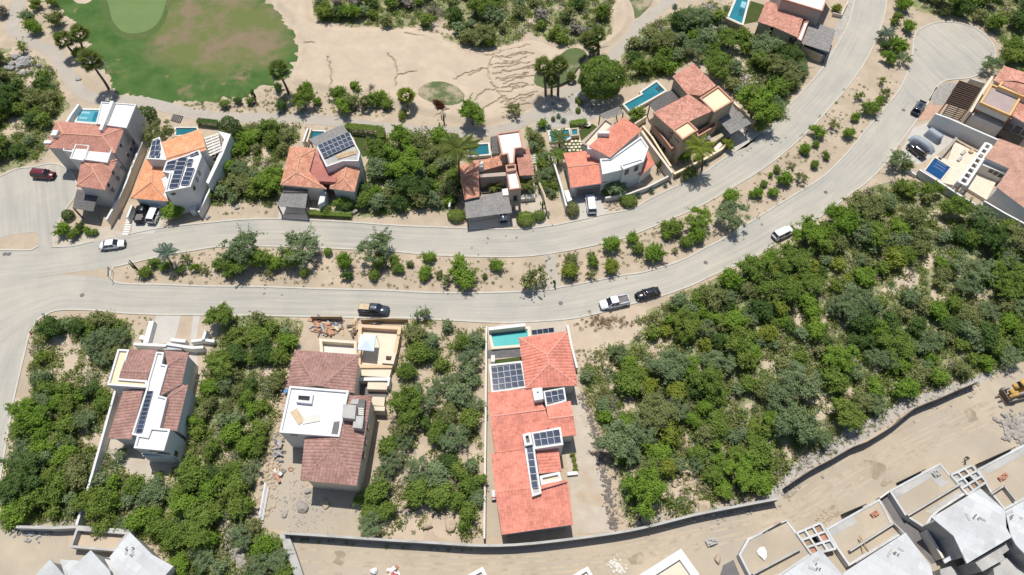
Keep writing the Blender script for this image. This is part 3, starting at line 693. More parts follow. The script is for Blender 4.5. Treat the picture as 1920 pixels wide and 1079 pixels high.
def spans(poly, y):
    c = []; n = len(poly)
    for i in range(n):
        p, q = poly[i], poly[(i+1) % n]
        if (p.y > y) != (q.y > y): c.append(p.x+(q.x-p.x)*(y-p.y)/(q.y-p.y))
    c.sort(); return list(zip(c[::2], c[1::2]))
cell = []
for j, y in enumerate(Y):
    sp_ = spans(WPs, y+st/2); cell += [(i, j) for i in range(len(X)) if any(a <= X[i]+st/2 <= b for a, b in sp_)]
for i, j in cell:
    q4 = []
    for k in ((i, j), (i+1, j), (i+1, j+1), (i, j+1)):
        if k not in idx:
            x = X[0]+k[0]*st; y = Y[0]+k[1]*st; p = (x, y, 0); d = KC.find(p)[2]; e = min(1, KB.find(p)[2]/2.5); e = e*e*(3-2*e)
            h = .78+.12*mnoise.fractal(Vector((x*.1, y*.1, 0)), 1., 2., 4)+.03*mnoise.noise(Vector((x*1.3, y*1.3, 5)))
            h -= .42*max(0, 1-d/(.15+.13*mnoise.noise(Vector((x*.35, y*.35, 8)))+.04))**.7+.07*math.exp(-d*d/1.2)
            if any(inside((x, y), t) for t in TEES): h = .78
            idx[k] = len(V); V.append((x, y, max(.006, h*e)))
        q4.append(idx[k])
    Fc.append(tuple(q4))
me = npmesh('sand_wash', V, Fc); bm = bmesh.new(); bm.from_mesh(me); bmesh.ops.delete(bm, geom=[w for w in bm.verts if not w.link_faces], context='VERTS'); bm.to_mesh(me); bm.free()
o = link('sand_wash', me, None, 'wash'); o['kind'] = 'structure'
# --- leaf litter under the thickets
Z = {}
Z['west'] = [(-30, 110), (55, 98), (98, 130), (112, 165), (128, 200), (106, 225), (86, 268), (75, 298), (-30, 308)]
Z['crest'] = [(590, -40), (590, 12), (602, 40), (640, 44), (665, 53), (687, 47), (747, 56), (777, 47), (805, 57), (830, 70), (860, 83), (895, 90), (937, 88), (960, 81), (992, 62), (1032, 76), (1055, 86), (1092, 80), (1145, 64), (1143, 32), (1150, 0), (1155, -40)]
Z['solar_gap'] = [(385, 385), (400, 330), (432, 258), (470, 232), (560, 236), (555, 260), (542, 276), (522, 345), (512, 388), (470, 378)]
Z['villa_gap'] = [(688, 268), (720, 262), (745, 250), (800, 245), (852, 252), (872, 275), (860, 312), (862, 350), (850, 395), (790, 392), (740, 400), (665, 408), (668, 372), (690, 330)]
Z['lane_gap'] = [(985, 240), (1010, 250), (1030, 290), (1046, 335), (1044, 372), (1012, 362), (1006, 318), (990, 270)]
Z['north'] = [(1165, 118), (1172, 92), (1200, 58), (1258, 28), (1330, 5), (1365, 15), (1390, 60), (1450, 75), (1508, 105), (1514, 140), (1480, 188), (1476, 228), (1425, 238), (1388, 190), (1350, 152), (1305, 112), (1262, 138), (1230, 150), (1165, 160)]
Z['corner'] = [(1690, -40), (1705, 5), (1745, 28), (1790, 30), (1835, 45), (1872, 75), (1885, 110), (1872, 135), (1960, 140), (1960, -40)]
Z['right'] = [(1590, 392), (1632, 352), (1690, 340), (1740, 345), (1832, 392), (1960, 450), (1960, 655), (1880, 690), (1830, 703), (1700, 748), (1600, 800), (1500, 862), (1440, 922), (1330, 945), (1270, 968), (1180, 985), (1160, 920), (1145, 850), (1115, 780), (1088, 700), (1120, 655), (1190, 640), (1200, 592), (1330, 530), (1420, 492), (1440, 472), (1500, 440)]
Z['sw'] = [(62, 622), (78, 608), (160, 597), (236, 602), (246, 650), (212, 720), (208, 740), (188, 800), (146, 972), (8, 990), (14, 900), (22, 840), (28, 770), (60, 730)]
Z['mid'] = [(402, 645), (430, 595), (560, 598), (556, 650), (535, 700), (522, 765), (510, 830), (480, 890), (470, 975), (530, 1010), (560, 1100), (340, 1100), (300, 1020), (150, 990), (160, 905), (196, 845), (240, 885), (305, 915), (345, 850), (362, 770), (388, 690)]
Z['lot'] = [(768, 606), (906, 610), (903, 1010), (672, 1000), (700, 900), (742, 720)]
for k, p in Z.items(): sheet('thicket_floor', p, .003, 'litter' if k != 'lot' else 'ground', True, .9)
# ================================================================== VEGETATION
rng = np.random.default_rng(11)
def unit(v): return v/np.maximum(1e-6, np.linalg.norm(v, axis=-1, keepdims=True))
def leaf_quads(C, Nn, size, asp=.6):
    n = len(C); r = unit(rng.normal(size=(n, 3))); t = unit(np.cross(Nn, r)); b = np.cross(Nn, t)
    s = size*(.6+.8*rng.random((n, 1)))
    V = np.stack([C-t*s, C+b*s*asp, C+t*s, C-b*s*asp], 1).reshape(-1, 3)
    return V, np.arange(4*n).reshape(n, 4)
def crown(n, lobes, leaf, sq=.8, spread=.55, lr=(.32, .52), shell=.55, rough=.8, up=.35):
    th = rng.random(lobes)*2*np.pi; rr = spread*np.sqrt(rng.random(lobes)); zz = rng.uniform(-.25, .55, lobes)*(1-.45*rr/spread)
    c = np.stack([rr*np.cos(th), rr*np.sin(th), zz], 1); c[0] = (0, 0, .3)
    rad = rng.uniform(*lr, lobes); w = rad**2/np.sum(rad**2); k = rng.choice(lobes, n, p=w)
    d = unit(rng.normal(size=(n, 3))+np.array([0, 0, up])); q = shell+(1-shell)*np.sqrt(rng.random((n, 1)))
    wob = np.array([mnoise.noise(Vector(x)) for x in (c[k]*1.7+d*1.6+rng.random(3)*20)])[:, None]
    P = c[k]+d*rad[k][:, None]*q*(1+.18*rng.normal(size=(n, 1))+.55*wob)
    m = n//4; tw = 34; td = unit(rng.normal(size=(tw, 3))*np.array([1, 1, .6])+np.array([0, 0, .35])); tk = rng.choice(lobes, tw, p=w); j = rng.integers(0, tw, m)
    P[:m] = c[tk[j]]+td[j]*(rad[tk[j]]*.6)[:, None]+td[j]*(rng.random((m, 1))*.42*(.5+rng.random(tw)[j][:, None]))+.045*rng.normal(size=(m, 3)); P[:, 2] *= sq
    Nn = unit(d+np.array([0, 0, .45])+rough*rng.normal(size=(n, 3))*.6)
    P[:, 2] = np.maximum(P[:, 2], -.55*sq+.1*rng.random(n))
    return leaf_quads(P, Nn, leaf)
def ball(n, leaf, sq=1., box=False, streak=False):
    d = unit(rng.normal(size=(n, 3)))
    if box:
        d = rng.uniform(-1, 1, (n, 3)); ax = rng.choice(3, n, p=[.25, .25, .5]); sg = np.where(rng.random(n) < .5, -1, 1); sg = np.where(ax == 2, np.abs(sg), sg); d[np.arange(n), ax] = sg
        P = d*.5*(1+.06*rng.normal(size=(n, 1))); Nn = np.zeros((n, 3)); Nn[np.arange(n), ax] = sg; Nn = unit(Nn+.5*rng.normal(size=(n, 3)))
        return leaf_quads(P, Nn, leaf)
    r = 1-.16*rng.random((n, 1))**1.5
    bump = np.array([mnoise.noise(Vector(x*2.6)) for x in d])[:, None]*.24
    P = d*(r+bump); P[:, 2] *= sq; P = P[P[:, 2] > -.75*sq]; d = unit(P)
    return leaf_quads(P, unit(d+.45*rng.normal(size=d.shape)), leaf, .35 if streak else .6)
def mk(name, vf):
    me = npmesh(name, *vf); me.materials.append(LEAF['g']); return me
CR_BUSH = [mk('crown_bush', crown(3800, int(rng.integers(9, 16)), .062, .85, .6, (.26, .46), .45)) for _ in range(9)]
CR_TREE = [mk('crown_tree', crown(8800, int(rng.integers(18, 30)), .042, .72, .72, (.15, .33), .4)) for _ in range(7)]
CR_AIRY = [mk('crown_airy', crown(6200, int(rng.integers(30, 46)), .036, .6, .8, (.1, .23), .2, 1.)) for _ in range(6)]
CR_THIN = [mk('crown_thin', crown(900, int(rng.integers(9, 15)), .075, .8, .75, (.15, .3), .2, 1.)) for _ in range(5)]
CR_BALL = [mk('crown_ball', ball(4200, .062)) for _ in range(3)]
CR_STREAK = mk('crown_ball', ball(9000, .07, .95, False, True))
ME_HEDGE = mk('hedge', ball(5200, .035, 1, True))
def twigs(n, r=1.):
    V = []; Fq = []
    for i in range(n):
        th = random.random()*6.283; el = random.uniform(.2, 1.4); L = r*random.uniform(.5, 1.05)
        d = Vector((math.cos(th)*math.cos(el), math.sin(th)*math.cos(el), math.sin(el))); p = Vector((random.uniform(-.15, .15), random.uniform(-.15, .15), -.4))
        s = d.orthogonal().normalized()*.014
        for b in range(3):
            q = p+d*L/3; o = len(V); V += [p-s, p+s, q+s*.7, q-s*.7]; Fq.append((o, o+1, o+2, o+3))
            for k in range(2):
                e = (d+Vector((random.gauss(0, .6), random.gauss(0, .6), random.gauss(0, .4)))).normalized()*L*.3; o = len(V)
                V += [q-s*.5, q+s*.5, q+e+s*.2, q+e-s*.2]; Fq.append((o, o+1, o+2, o+3))
            p = q; d = (d+Vector((random.gauss(0, .25), random.gauss(0, .25), random.gauss(0, .15)))).normalized()
    return np.array([tuple(x) for x in V]), np.array(Fq)
ME_DRY = [mk('crown_dry', twigs(90)) for _ in range(3)]
def trunk(nl, hgt=1., rad=.07, lean=.15):
    parts = []; top = Vector((random.uniform(-lean, lean), random.uniform(-lean, lean), hgt*.45))
    parts.append(tube_np([Vector((0, 0, -.02)), top*.5+Vector((random.uniform(-.03, .03), 0, 0)), top], [rad*1.25, rad, rad*.8], 6))
    for i in range(nl):
        a = 6.283*i/nl+random.random(); e = top+Vector((math.cos(a)*random.uniform(.25, .5), math.sin(a)*random.uniform(.25, .5), hgt*random.uniform(.3, .5)))
        m = top.lerp(e, .5)+Vector((random.uniform(-.06, .06), random.uniform(-.06, .06), .04)); parts.append(tube_np([top*.92, m, e], [rad*.7, rad*.45, rad*.2], 5))
    v, f = merge(parts); me = pymesh('trunk', v, f); me.materials.append(M['bark']); return me
TRUNKS = [trunk(random.randint(3, 5)) for _ in range(6)]
rt = random.Random(5)
def plant(px, py, rpx, tone, label, group, name='shrub', form=None, cat=None, zc=None, squash=1.):
    """a bush or tree whose crown is centred on this point of the photo, rpx wide (radius in photo pixels)"""
    r = rpx/SC(py)*1.06
    form = form or ('tree' if r > 2.7 else 'bush')
    zc = zc if zc is not None else r*(.72 if form in ('bush', 'dry') else .95)
    c = G(px, py, zc); base = Vector((c.x, c.y, 0))
    root = thing(name, label, cat or name.replace('_', ' ').split()[-1], base, group, rt.random()*6.28)
    me = {'bush': CR_BUSH, 'tree': CR_TREE, 'airy': CR_AIRY, 'thin': CR_THIN, 'ball': CR_BALL, 'dry': ME_DRY, 'streak': [CR_STREAK]}[form]
    cr = bpy.data.objects.new('crown', rt.choice(me)); COL.objects.link(cr); cr.parent = root
    cr.location = (0, 0, zc); s = r*(.95 if form in ('ball', 'streak') else 1.08); cr.scale = (s*rt.uniform(.9, 1.1), s*rt.uniform(.9, 1.1), s*rt.uniform(.85, 1.15)*squash)
    cr.material_slots[0].link = 'OBJECT'; cr.material_slots[0].material = LEAF[tone]
    tr = bpy.data.objects.new('trunk', rt.choice(TRUNKS)); COL.objects.link(tr); tr.parent = root
    k = max(zc*1.05, .5); tr.scale = (r*.9, r*.9, k)
    return root
TONE = {'b': 'bright green', 'g': 'green', 'd': 'dark green', 'o': 'olive green', 's': 'grey-green', 'y': 'yellow-green', 'n': 'dry grey', 'r': 'dark red'}
def ordinal(n): return {1: 'first', 2: 'second', 3: 'third', 4: 'fourth', 5: 'fifth', 6: 'sixth', 7: 'seventh', 8: 'eighth', 9: 'ninth', 10: 'tenth'}.get(n) or '%d%s' % (n, 'th' if 10 < n % 100 < 14 else {1: 'st', 2: 'nd', 3: 'rd'}.get(n % 10, 'th'))
def row(items, where, group, name='tree'):
    """named single plants, each told apart by tone and its place counted from the left"""
    cnt = {}
    for it in sorted(items, key=lambda t: t[0]):
        x, y, r, k = it[:4]; form = it[4] if len(it) > 4 else None; cnt[k] = cnt.get(k, 0)+1
        plant(x, y, r, k, '%s %s %s, %s such from left' % (TONE[k], 'bush' if k == 'n' else name, where, ordinal(cnt[k])), group, name, form)
MEDIAN = [(1695, 8, 15, 'b'), (1680, 35, 13, 'g'), (1706, 50, 15, 'b'), (1655, 65, 11, 's', 'thin'), (1682, 85, 18, 'b'), (1660, 88, 11, 'd'), (1666, 108, 14, 'b'), (1697, 108, 14, 's', 'thin'), (1657, 150, 9, 'g', 'thin'), (1612, 178, 10, 'g', 'thin'), (1631, 202, 16, 'g'), (1650, 188, 9, 'b'), (1660, 172, 12, 'o', 'thin'), (1604, 220, 10, 'b'), (1532, 246, 15, 'b'), (1562, 232, 11, 'o', 'thin'), (1592, 250, 13, 'b'), (1530, 270, 8, 'g'), (1510, 280, 12, 'b'), (1549, 292, 9, 'g'), (1529, 309, 9, 'g'), (1472, 335, 16, 'b'), (1500, 332, 12, 'o', 'thin'), (1456, 317, 9, 'g'), (1445, 328, 6, 'b'), (1450, 361, 11, 'b'), (1485, 310, 7, 'o', 'thin'), (1370, 370, 19, 'b'), (1376, 402, 29, 's', 'airy'), (1417, 361, 13, 'b'), (1432, 345, 8, 'g'), (1310, 410, 25, 'b', 'airy'), (1260, 424, 20, 'g'), (1307, 440, 18, 'b'), (1149, 460, 19, 'b'), (1188, 448, 14, 'b'), (1197, 466, 14, 'g'), (1226, 475, 20, 'b'), (1250, 440, 12, 'b'), (1287, 455, 14, 'g'), (1265, 470, 7, 'o', 'thin'), (1110, 487, 15, 'g'), (1147, 501, 17, 'y'), (1068, 510, 18, 'y'), (1070, 488, 14, 'o'), (1107, 515, 11, 'o', 'thin'), (995, 518, 26, 'o', 'thin'), (558, 462, 34, 's', 'airy'), (545, 485, 22, 'g'), (520, 492, 18, 'b'), (487, 488, 22, 'g'), (615, 472, 8, 'b', 'ball'), (648, 488, 19, 'b'), (650, 517, 11, 'd'), (703, 463, 33, 's', 'airy'), (712, 490, 18, 'g'), (701, 513, 13, 'g'), (747, 503, 12, 'g'), (741, 487, 12, 'g'), (770, 495, 8, 'o'), (805, 483, 13, 'b'), (795, 512, 15, 'b'), (864, 503, 24, 'b'), (874, 524, 21, 'b'), (840, 523, 13, 'o', 'thin'), (825, 515, 8, 'o'), (932, 497, 13, 'b'), (909, 518, 6, 'o'), (571, 510, 10, 'g'), (450, 466, 36, 's', 'airy'), (445, 490, 26, 'g'), (410, 495, 14, 'g'), (347, 486, 12, 'o', 'thin'), (290, 494, 12, 'g'), (310, 500, 11, 'b'), (337, 505, 11, 'b', 'thin'), (365, 502, 10, 'b'), (272, 510, 12, 'g'), (385, 505, 10, 'o', 'thin'), (430, 512, 12, 'g'), (505, 512, 10, 'o', 'thin')]
row(MEDIAN, 'on the strip between the roads', 'trees and bushes on the strip between the roads')
GOLF = [(50, 30, 16, 's'), (60, 52, 17, 'b'), (105, 38, 16, 'o'), (65, 8, 14, 'g'), (5, 22, 12, 'n'), (98, 5, 12, 'g'), (148, 98, 12, 'b'), (38, 88, 12, 'g', 'thin'), (567, 183, 22, 'g'), (528, 198, 13, 'd'), (575, 165, 12, 'b'), (595, 190, 9, 'b'), (642, 200, 20, 'b'), (635, 176, 15, 'g'), (656, 190, 18, 'o'), (666, 163, 12, 'b'), (696, 164, 11, 'n', 'dry'), (703, 186, 16, 'g'), (720, 182, 12, 'b'), (726, 197, 12, 'g'), (755, 215, 10, 'y'), (421, 195, 11, 'g'), (445, 188, 10, 'd'), (470, 190, 9, 'g'), (823, 196, 11, 'r'), (885, 214, 28, 'b', 'tree'), (520, 165, 10, 'd'), (965, 205, 16, 'o', 'thin'), (1016, 233, 11, 'b')]
row(GOLF, 'beside the golf cart path', 'bushes along the cart path')
GARDEN = [(275, 216, 17, 'd', 'ball'), (431, 239, 19, 'd', 'ball'), (326, 397, 20, 'b'), (300, 246, 28, 'o', 'airy'), (285, 262, 16, 'g'), (1128, 147, 38, 'g', 'streak'), (1150, 350, 22, 's'), (1136, 358, 11, 'g'), (1291, 325, 17, 'o'), (1280, 290, 17, 'b'), (1365, 272, 14, 'y'), (1422, 235, 14, 'g', 'thin'), (1195, 214, 17, 'g'), (640, 380, 15, 'b'), (650, 390, 12, 'd'), (612, 395, 10, 'g'), (1420, 196, 40, 'b'), (118, 430, 16, 'b'), (138, 440, 12, 'g'), (150, 425, 10, 'd'), (165, 432, 9, 'b'), (175, 437, 8, 'g'), (1685, 298, 21, 's', 'airy'), (1700, 312, 14, 'o'), (1860, 120, 18, 's', 'airy'), (410, 595, 27, 'g'), (1020, 350, 12, 'g'), (1570, 15, 9, 'y'), (250, 300, 7, 'g'), (960, 352, 6, 'g'), (795, 590, 16, 's', 'thin'), (680, 935, 16, 'g', 'airy'), (225, 850, 14, 's', 'airy'), (300, 893, 9, 'g')]
row(GARDEN, 'growing beside a house', 'garden trees and bushes')
# --- shrubs of the thickets
PHR = {'west': 'the scrub left of the white villa', 'crest': 'the sand slope scrub', 'solar_gap': 'the scrub between solar-roofed houses', 'villa_gap': 'the plot behind the coconut palm', 'lane_gap': 'the green gap between two villas', 'north': 'the tan villa scrub', 'corner': 'the scrub behind the turning circle', 'right': 'the wide scrub plot', 'sw': 'the junction corner scrub', 'mid': 'the brown-roof houses scrub', 'lot': 'the empty plot'}
BARE = [(1075, 640, 60), (1225, 650, 20), (1245, 640, 16), (1440, 690, 18), (1700, 525, 28), (1660, 545, 14), (1495, 600, 14), (1545, 600, 15), (1590, 610, 14), (1760, 560, 14), (1840, 550, 18), (1735, 490, 15), (1280, 915, 36), (1190, 880, 18), (1225, 980, 40), (1750, 405, 14), (1290, 830, 12), (1540, 760, 30), (1590, 740, 16), (130, 640, 26), (150, 690, 30), (110, 700, 18), (170, 830, 22), (60, 960, 12), (20, 120, 22), (45, 115, 28), (50, 145, 22), (30, 235, 16), (15, 250, 14), (470, 300, 16), (495, 300, 18), (500, 285, 12), (520, 760, 14), (470, 860, 16), (500, 700, 10), (430, 980, 20), (440, 1040, 28), (415, 860, 12), (460, 800, 10), (1000, 40, 10), (845, 60, 10), (820, 55, 22), (1370, 95, 16), (1390, 110, 14), (1400, 150, 14), (790, 850, 26), (880, 850, 16), (790, 980, 30), (745, 900, 14), (800, 700, 10), (890, 620, 10), (770, 990, 40), (830, 990, 30), (720, 980, 14), (1480, 850, 16), (1400, 760, 10), (1130, 690, 28), (1180, 760, 14), (1150, 730, 14), (1500, 740, 12), (1468, 448, 26), (150, 690, 42), (185, 705, 26), (120, 665, 26), (215, 690, 16), (175, 820, 26), (100, 640, 18), (30, 760, 14), (165, 760, 16)]
for i_, (x_, y_, r_0) in enumerate(BARE):
    sheet('bare_soil', [(x_+r_0*.95*math.cos(a*.6283)*(1+.25*math.sin(a*2.3+x_)), y_+r_0*.85*math.sin(a*.6283)*(1+.25*math.cos(a*1.7+y_))) for a in range(10)], .0044+.00008*i_, 'wash', True, 1.1, step=.4)
def fill(zone, rmin, rmax, nmax, tones, seed, big=.2):
    r_ = random.Random(seed); poly = Z[zone]; x0 = min(p[0] for p in poly); x1 = max(p[0] for p in poly); y0 = min(p[1] for p in poly); y1 = max(p[1] for p in poly)
    pts = []; tries = 0
    while len(pts) < nmax and tries < 9000:
        tries += 1; x = r_.uniform(max(x0, -25), min(x1, 1945)); y = r_.uniform(max(y0, -30), min(y1, 1100)); k = SC(y)/10.
        r = (r_.uniform(rmin, rmax) if r_.random() > big else r_.uniform(rmax, rmax*1.4))*k
        if not inside((x, y), poly) or not inside((x, y+r*.75), poly): continue
        if not inside((x+r*.5, y), poly) or not inside((x-r*.5, y), poly): continue
        if any((x-a)**2+((y-b)*1.15)**2 < (c+r*.45)**2 for a, b, c in BARE): continue
        if any((x-a)**2+((y-b)*1.15)**2 < ((c+r)*.60)**2 for a, b, c in pts): continue
        pts.append((x, y, r))
    xs_ = sorted(p[0] for p in pts); ys_ = sorted(p[1] for p in pts); nP = len(pts)
    for x, y, r in pts:
        t = r_.choice(tones); form = 'dry' if t == 'n' else ('airy' if t == 's' and r_.random() < .7 else None); rm = r/SC(y); tree = rm > 2.5 and form != 'dry'
        size = ('large ' if rm > 3.1 else 'middle-sized ') if tree else ('small ' if rm < 1.9 else '')
        what = size+TONE[t]+' '+('leafless ' if t == 'n' else 'feathery ' if form == 'airy' else '')+('tree' if tree else 'bush')
        fx = (x-xs_[0])/max(1, xs_[-1]-xs_[0]); fy = (y-ys_[0])/max(1, ys_[-1]-ys_[0])
        area = ('upper ' if fy < .34 else 'lower ' if fy > .67 else 'middle ')+('left' if fx < .34 else 'right' if fx > .67 else 'centre') if nP > 30 else ''
        RECS.append([x, y, r, t, form, tree, what, area, zone])
    return pts
RECS = []
FP = {}
FP['right'] = fill('right', 12, 24, 215, 'ggggbbbssssoody', 3, .28)
FP['sw'] = fill('sw', 12, 22, 52, 'gggsssdob', 4); FP['mid'] = fill('mid', 12, 22, 74, 'gggbbsssdo', 5)
FP['lot'] = fill('lot', 13, 23, 46, 'gggsssod', 6); FP['crest'] = fill('crest', 13, 22, 56, 'gggsoodnnb', 7, .15)
FP['north'] = fill('north', 14, 27, 44, 'gggdssob', 8, .25); FP['villa_gap'] = fill('villa_gap', 14, 26, 30, 'ggdbso', 9, .3)
FP['solar_gap'] = fill('solar_gap', 12, 21, 26, 'ggbso', 10); FP['west'] = fill('west', 13, 22, 28, 'ggdso', 12)
FP['corner'] = fill('corner', 15, 27, 26, 'gggdso', 13); FP['lane_gap'] = fill('lane_gap', 9, 15, 12, 'goos', 14)
bushes = sorted([q for q in RECS if not q[5]], key=lambda q: -q[2]); KEEP = bushes[:285]; REST = bushes[285:]
cl = {}
for q in sorted(KEEP+[q for q in RECS if q[5]], key=lambda q: q[0]): cl.setdefault((q[6], q[7], q[8]), []).append(q)
for (what, area, zone), qs in cl.items():
    for i, q in enumerate(qs):
        lab = what+(', %s from left' % ordinal(i+1) if len(qs) > 1 else '')+((' in the %s of ' % area) if area else ' in ')+PHR[zone]
        plant(q[0], q[1], q[2], q[3], lab, ('trees in ' if q[5] else 'bushes in ')+PHR[zone], 'scrub_tree' if q[5] else 'scrub_bush', q[4], 'tree' if q[5] else 'bush')
# the smallest bushes of the thickets, one mass for each colour
LOWT = [crown(850, 10, .11, .85, .6, (.26, .46), .45) for _ in range(5)]
for tone in sorted(set(q[3] for q in REST)):
    VV = []; FF = []; o_ = 0
    for q in REST:
        if q[3] != tone: continue
        r = q[2]/SC(q[1])*1.12; zc = r*.72; c = G(q[0], q[1], zc); v, f = LOWT[rt.randrange(5)]; a_ = rt.random()*6.28; cs, sn = math.cos(a_)*r, math.sin(a_)*r
        VV.append(np.stack([v[:, 0]*cs-v[:, 1]*sn, v[:, 0]*sn+v[:, 1]*cs, v[:, 2]*r], 1)+np.array([c.x, c.y, zc])); FF.append(f+o_); o_ += len(v)
    me = npmesh('low_scrub', np.concatenate(VV), np.concatenate(FF)); me.materials.append(LEAF[tone]); tag(link('low_scrub', me), 'mass of small %s bushes filling in between the larger ones' % TONE[tone], 'scrub', None, 'stuff')
# --- undergrowth, weeds: nobody could count them
def clump_template(n, leaf, hgt):
    d = unit(rng.normal(size=(n, 3))); d[:, 2] = np.abs(d[:, 2])*hgt; P = d*np.sqrt(rng.random((n, 1)))
    return leaf_quads(P, unit(rng.normal(size=(n, 3))+np.array([0, 0, .6])), leaf)
TEMPL = [clump_template(60, .15, .8) for _ in range(5)]
def scatter(name, label, spots, tone, cat):
    VV = []; FF = []; o = 0
    for (p, r) in spots:
        v, f = TEMPL[rt.randrange(5)]; a = rt.random()*6.28; c, s = math.cos(a), math.sin(a)
        w = v*r; w = np.stack([w[:, 0]*c-w[:, 1]*s, w[:, 0]*s+w[:, 1]*c, w[:, 2]], 1)+np.array([p.x, p.y, .02]); VV.append(w); FF.append(f+o); o += len(v)
    me = npmesh(name, np.concatenate(VV), np.concatenate(FF)); me.materials.append(LEAF[tone]); ob = link(name, me); tag(ob, label, cat, None, 'stuff')
UG = {'g': [], 'o': [], 'n': [], 'w': [], 's': []}; ru = random.Random(21)
for z, dens in (('right', 3600), ('sw', 950), ('mid', 1050), ('crest', 1150), ('north', 850), ('villa_gap', 380), ('solar_gap', 480), ('west', 560), ('corner', 260), ('lane_gap', 90), ('lot', 330)):
    poly = Z[z]; xs_ = [p[0] for p in poly]; ys_ = [p[1] for p in poly]; n = 0; tr_ = 0
    while n < dens and tr_ < 20000:
        tr_ += 1; x = ru.uniform(max(min(xs_), -30), min(max(xs_), 1950)); y = ru.uniform(max(min(ys_), -40), max(ys_))
        if not inside((x, y), poly): continue
        if ru.random() < .6 and any((x-a)**2+((y-b)*1.15)**2 < c*c for a, b, c in BARE): continue
        UG[ru.choice('ggggoonwws')].append((G(x, y), ru.uniform(.4, 1.35))); n += 1
WEED = [([(107, 8), (30, 85), (100, 130), (110, 150), (0, 110)], 30), ([(345, 195), (480, 170), (540, 160), (600, 180), (740, 205), (760, 220), (480, 212), (350, 205)], 260), ([(215, 505), (300, 482), (480, 468), (960, 485), (1040, 480), (1160, 455), (1300, 395), (1440, 315), (1600, 150), (1700, 140), (1600, 270), (1440, 400), (1320, 460), (1040, 538), (900, 545), (480, 535), (230, 528)], 620), ([(1075, 660), (1130, 650), (1200, 660), (1180, 720), (1120, 760), (1090, 710)], 300), ([(1470, 890), (1560, 830), (1700, 760), (1830, 712), (1700, 765), (1560, 855), (1480, 905)], 50), ([(40, 730), (62, 610), (140, 588), (290, 595), (270, 640), (230, 640), (150, 610), (70, 640)], 70), ([(560, 240), (720, 245), (730, 262), (690, 270), (600, 250)], 25), ([(1010, 205), (1100, 160), (1120, 200), (1040, 240)], 26), ([(1330, 0), (1400, 0), (1370, 40), (1330, 30)], 40), ([(600, 60), (760, 100), (860, 100), (850, 150), (700, 140), (610, 110)], 60), ([(560, 1010), (900, 1030), (900, 1036), (560, 1017)], 26), ([(0, 300), (80, 290), (80, 305), (0, 325)], 20), ([(400, 395), (520, 385), (520, 400), (390, 405)], 12), ([(770, 380), (850, 385), (850, 400), (770, 400)], 12)]
for poly, dens in WEED:
    xs_ = [p[0] for p in poly]; ys_ = [p[1] for p in poly]; n = 0; tr_ = 0
    while n < dens and tr_ < 9000:
        tr_ += 1; x = ru.uniform(min(xs_), max(xs_)); y = ru.uniform(min(ys_), max(ys_))
        if inside((x, y), poly): UG[ru.choice('wwogn')].append((G(x, y), ru.uniform(.15, .5))); n += 1
for it in MEDIAN+GOLF:
    for q_ in range(5): UG[ru.choice('nnwo')].append((G(it[0]+ru.gauss(0, it[2]*.8), it[1]+it[2]*.6+ru.gauss(0, it[2]*.4)), ru.uniform(.12, .38)))
for k, nm in (('g', 'green undergrowth among the bushes of the scrub plots'), ('o', 'olive undergrowth among the bushes of the scrub plots'), ('n', 'dry grey twigs and dead brush on the scrub plots'), ('w', 'yellowish weeds scattered over the sandy ground'), ('s', 'grey-green low scrub scattered between the bushes')):
    scatter('undergrowth', nm, UG[k], k, 'undergrowth')
# --- palms
def fan_leaf():
    V = [(0, 0, 0), (.02, 0, 0), (.5, .012, .06), (.5, -.012, .06)]; Fq = [(0, 1, 2, 3)]
    for i in range(13):
        a = (i-6)/6*1.45; L = .62*(1-.12*abs(a)); c = Vector((.5, 0, .06)); t = c+Vector((math.cos(a)*L, math.sin(a)*L, -.16*L-.05*abs(a))); s = Vector((-math.sin(a), math.cos(a), 0))*.05; m = c.lerp(t, .55)+Vector((0, 0, .03)); o = len(V)
        V += [tuple(c), tuple(m+s), tuple(t), tuple(m-s)]; Fq.append((o, o+1, o+2, o+3))
    return mk('fan_frond', (np.array([tuple(v) for v in V]), np.array(Fq)))
def pinnate(L=1., n=22):
    V = []; Fq = []
    pts = [Vector((L*t, 0, .42*L*t-.75*L*t*t)) for t in np.linspace(0, 1, n)]
    for i, p in enumerate(pts):
        t = i/(n-1); ll = .30*L*math.sin(math.pi*min(1, t*.85+.14))+.03
        for sd in (-1, 1):
            tip = p+Vector((ll*.55, sd*ll*.8, -ll*.38)); w = Vector((.028*L, 0, 0)); o = len(V); mm = p.lerp(tip, .5)+Vector((0, 0, .02)); V += [p-w*.4, mm+w, tip, mm-w]; Fq.append((o, o+1, o+2, o+3))
        if i: q = pts[i-1]; o = len(V); s = Vector((0, .014, 0)); V += [q-s, q+s, p+s, p-s]; Fq.append((o, o+1, o+2, o+3))
    return mk('feather_frond', (np.array([tuple(v) for v in V]), np.array(Fq)))
FAN = fan_leaf(); FEA = pinnate()
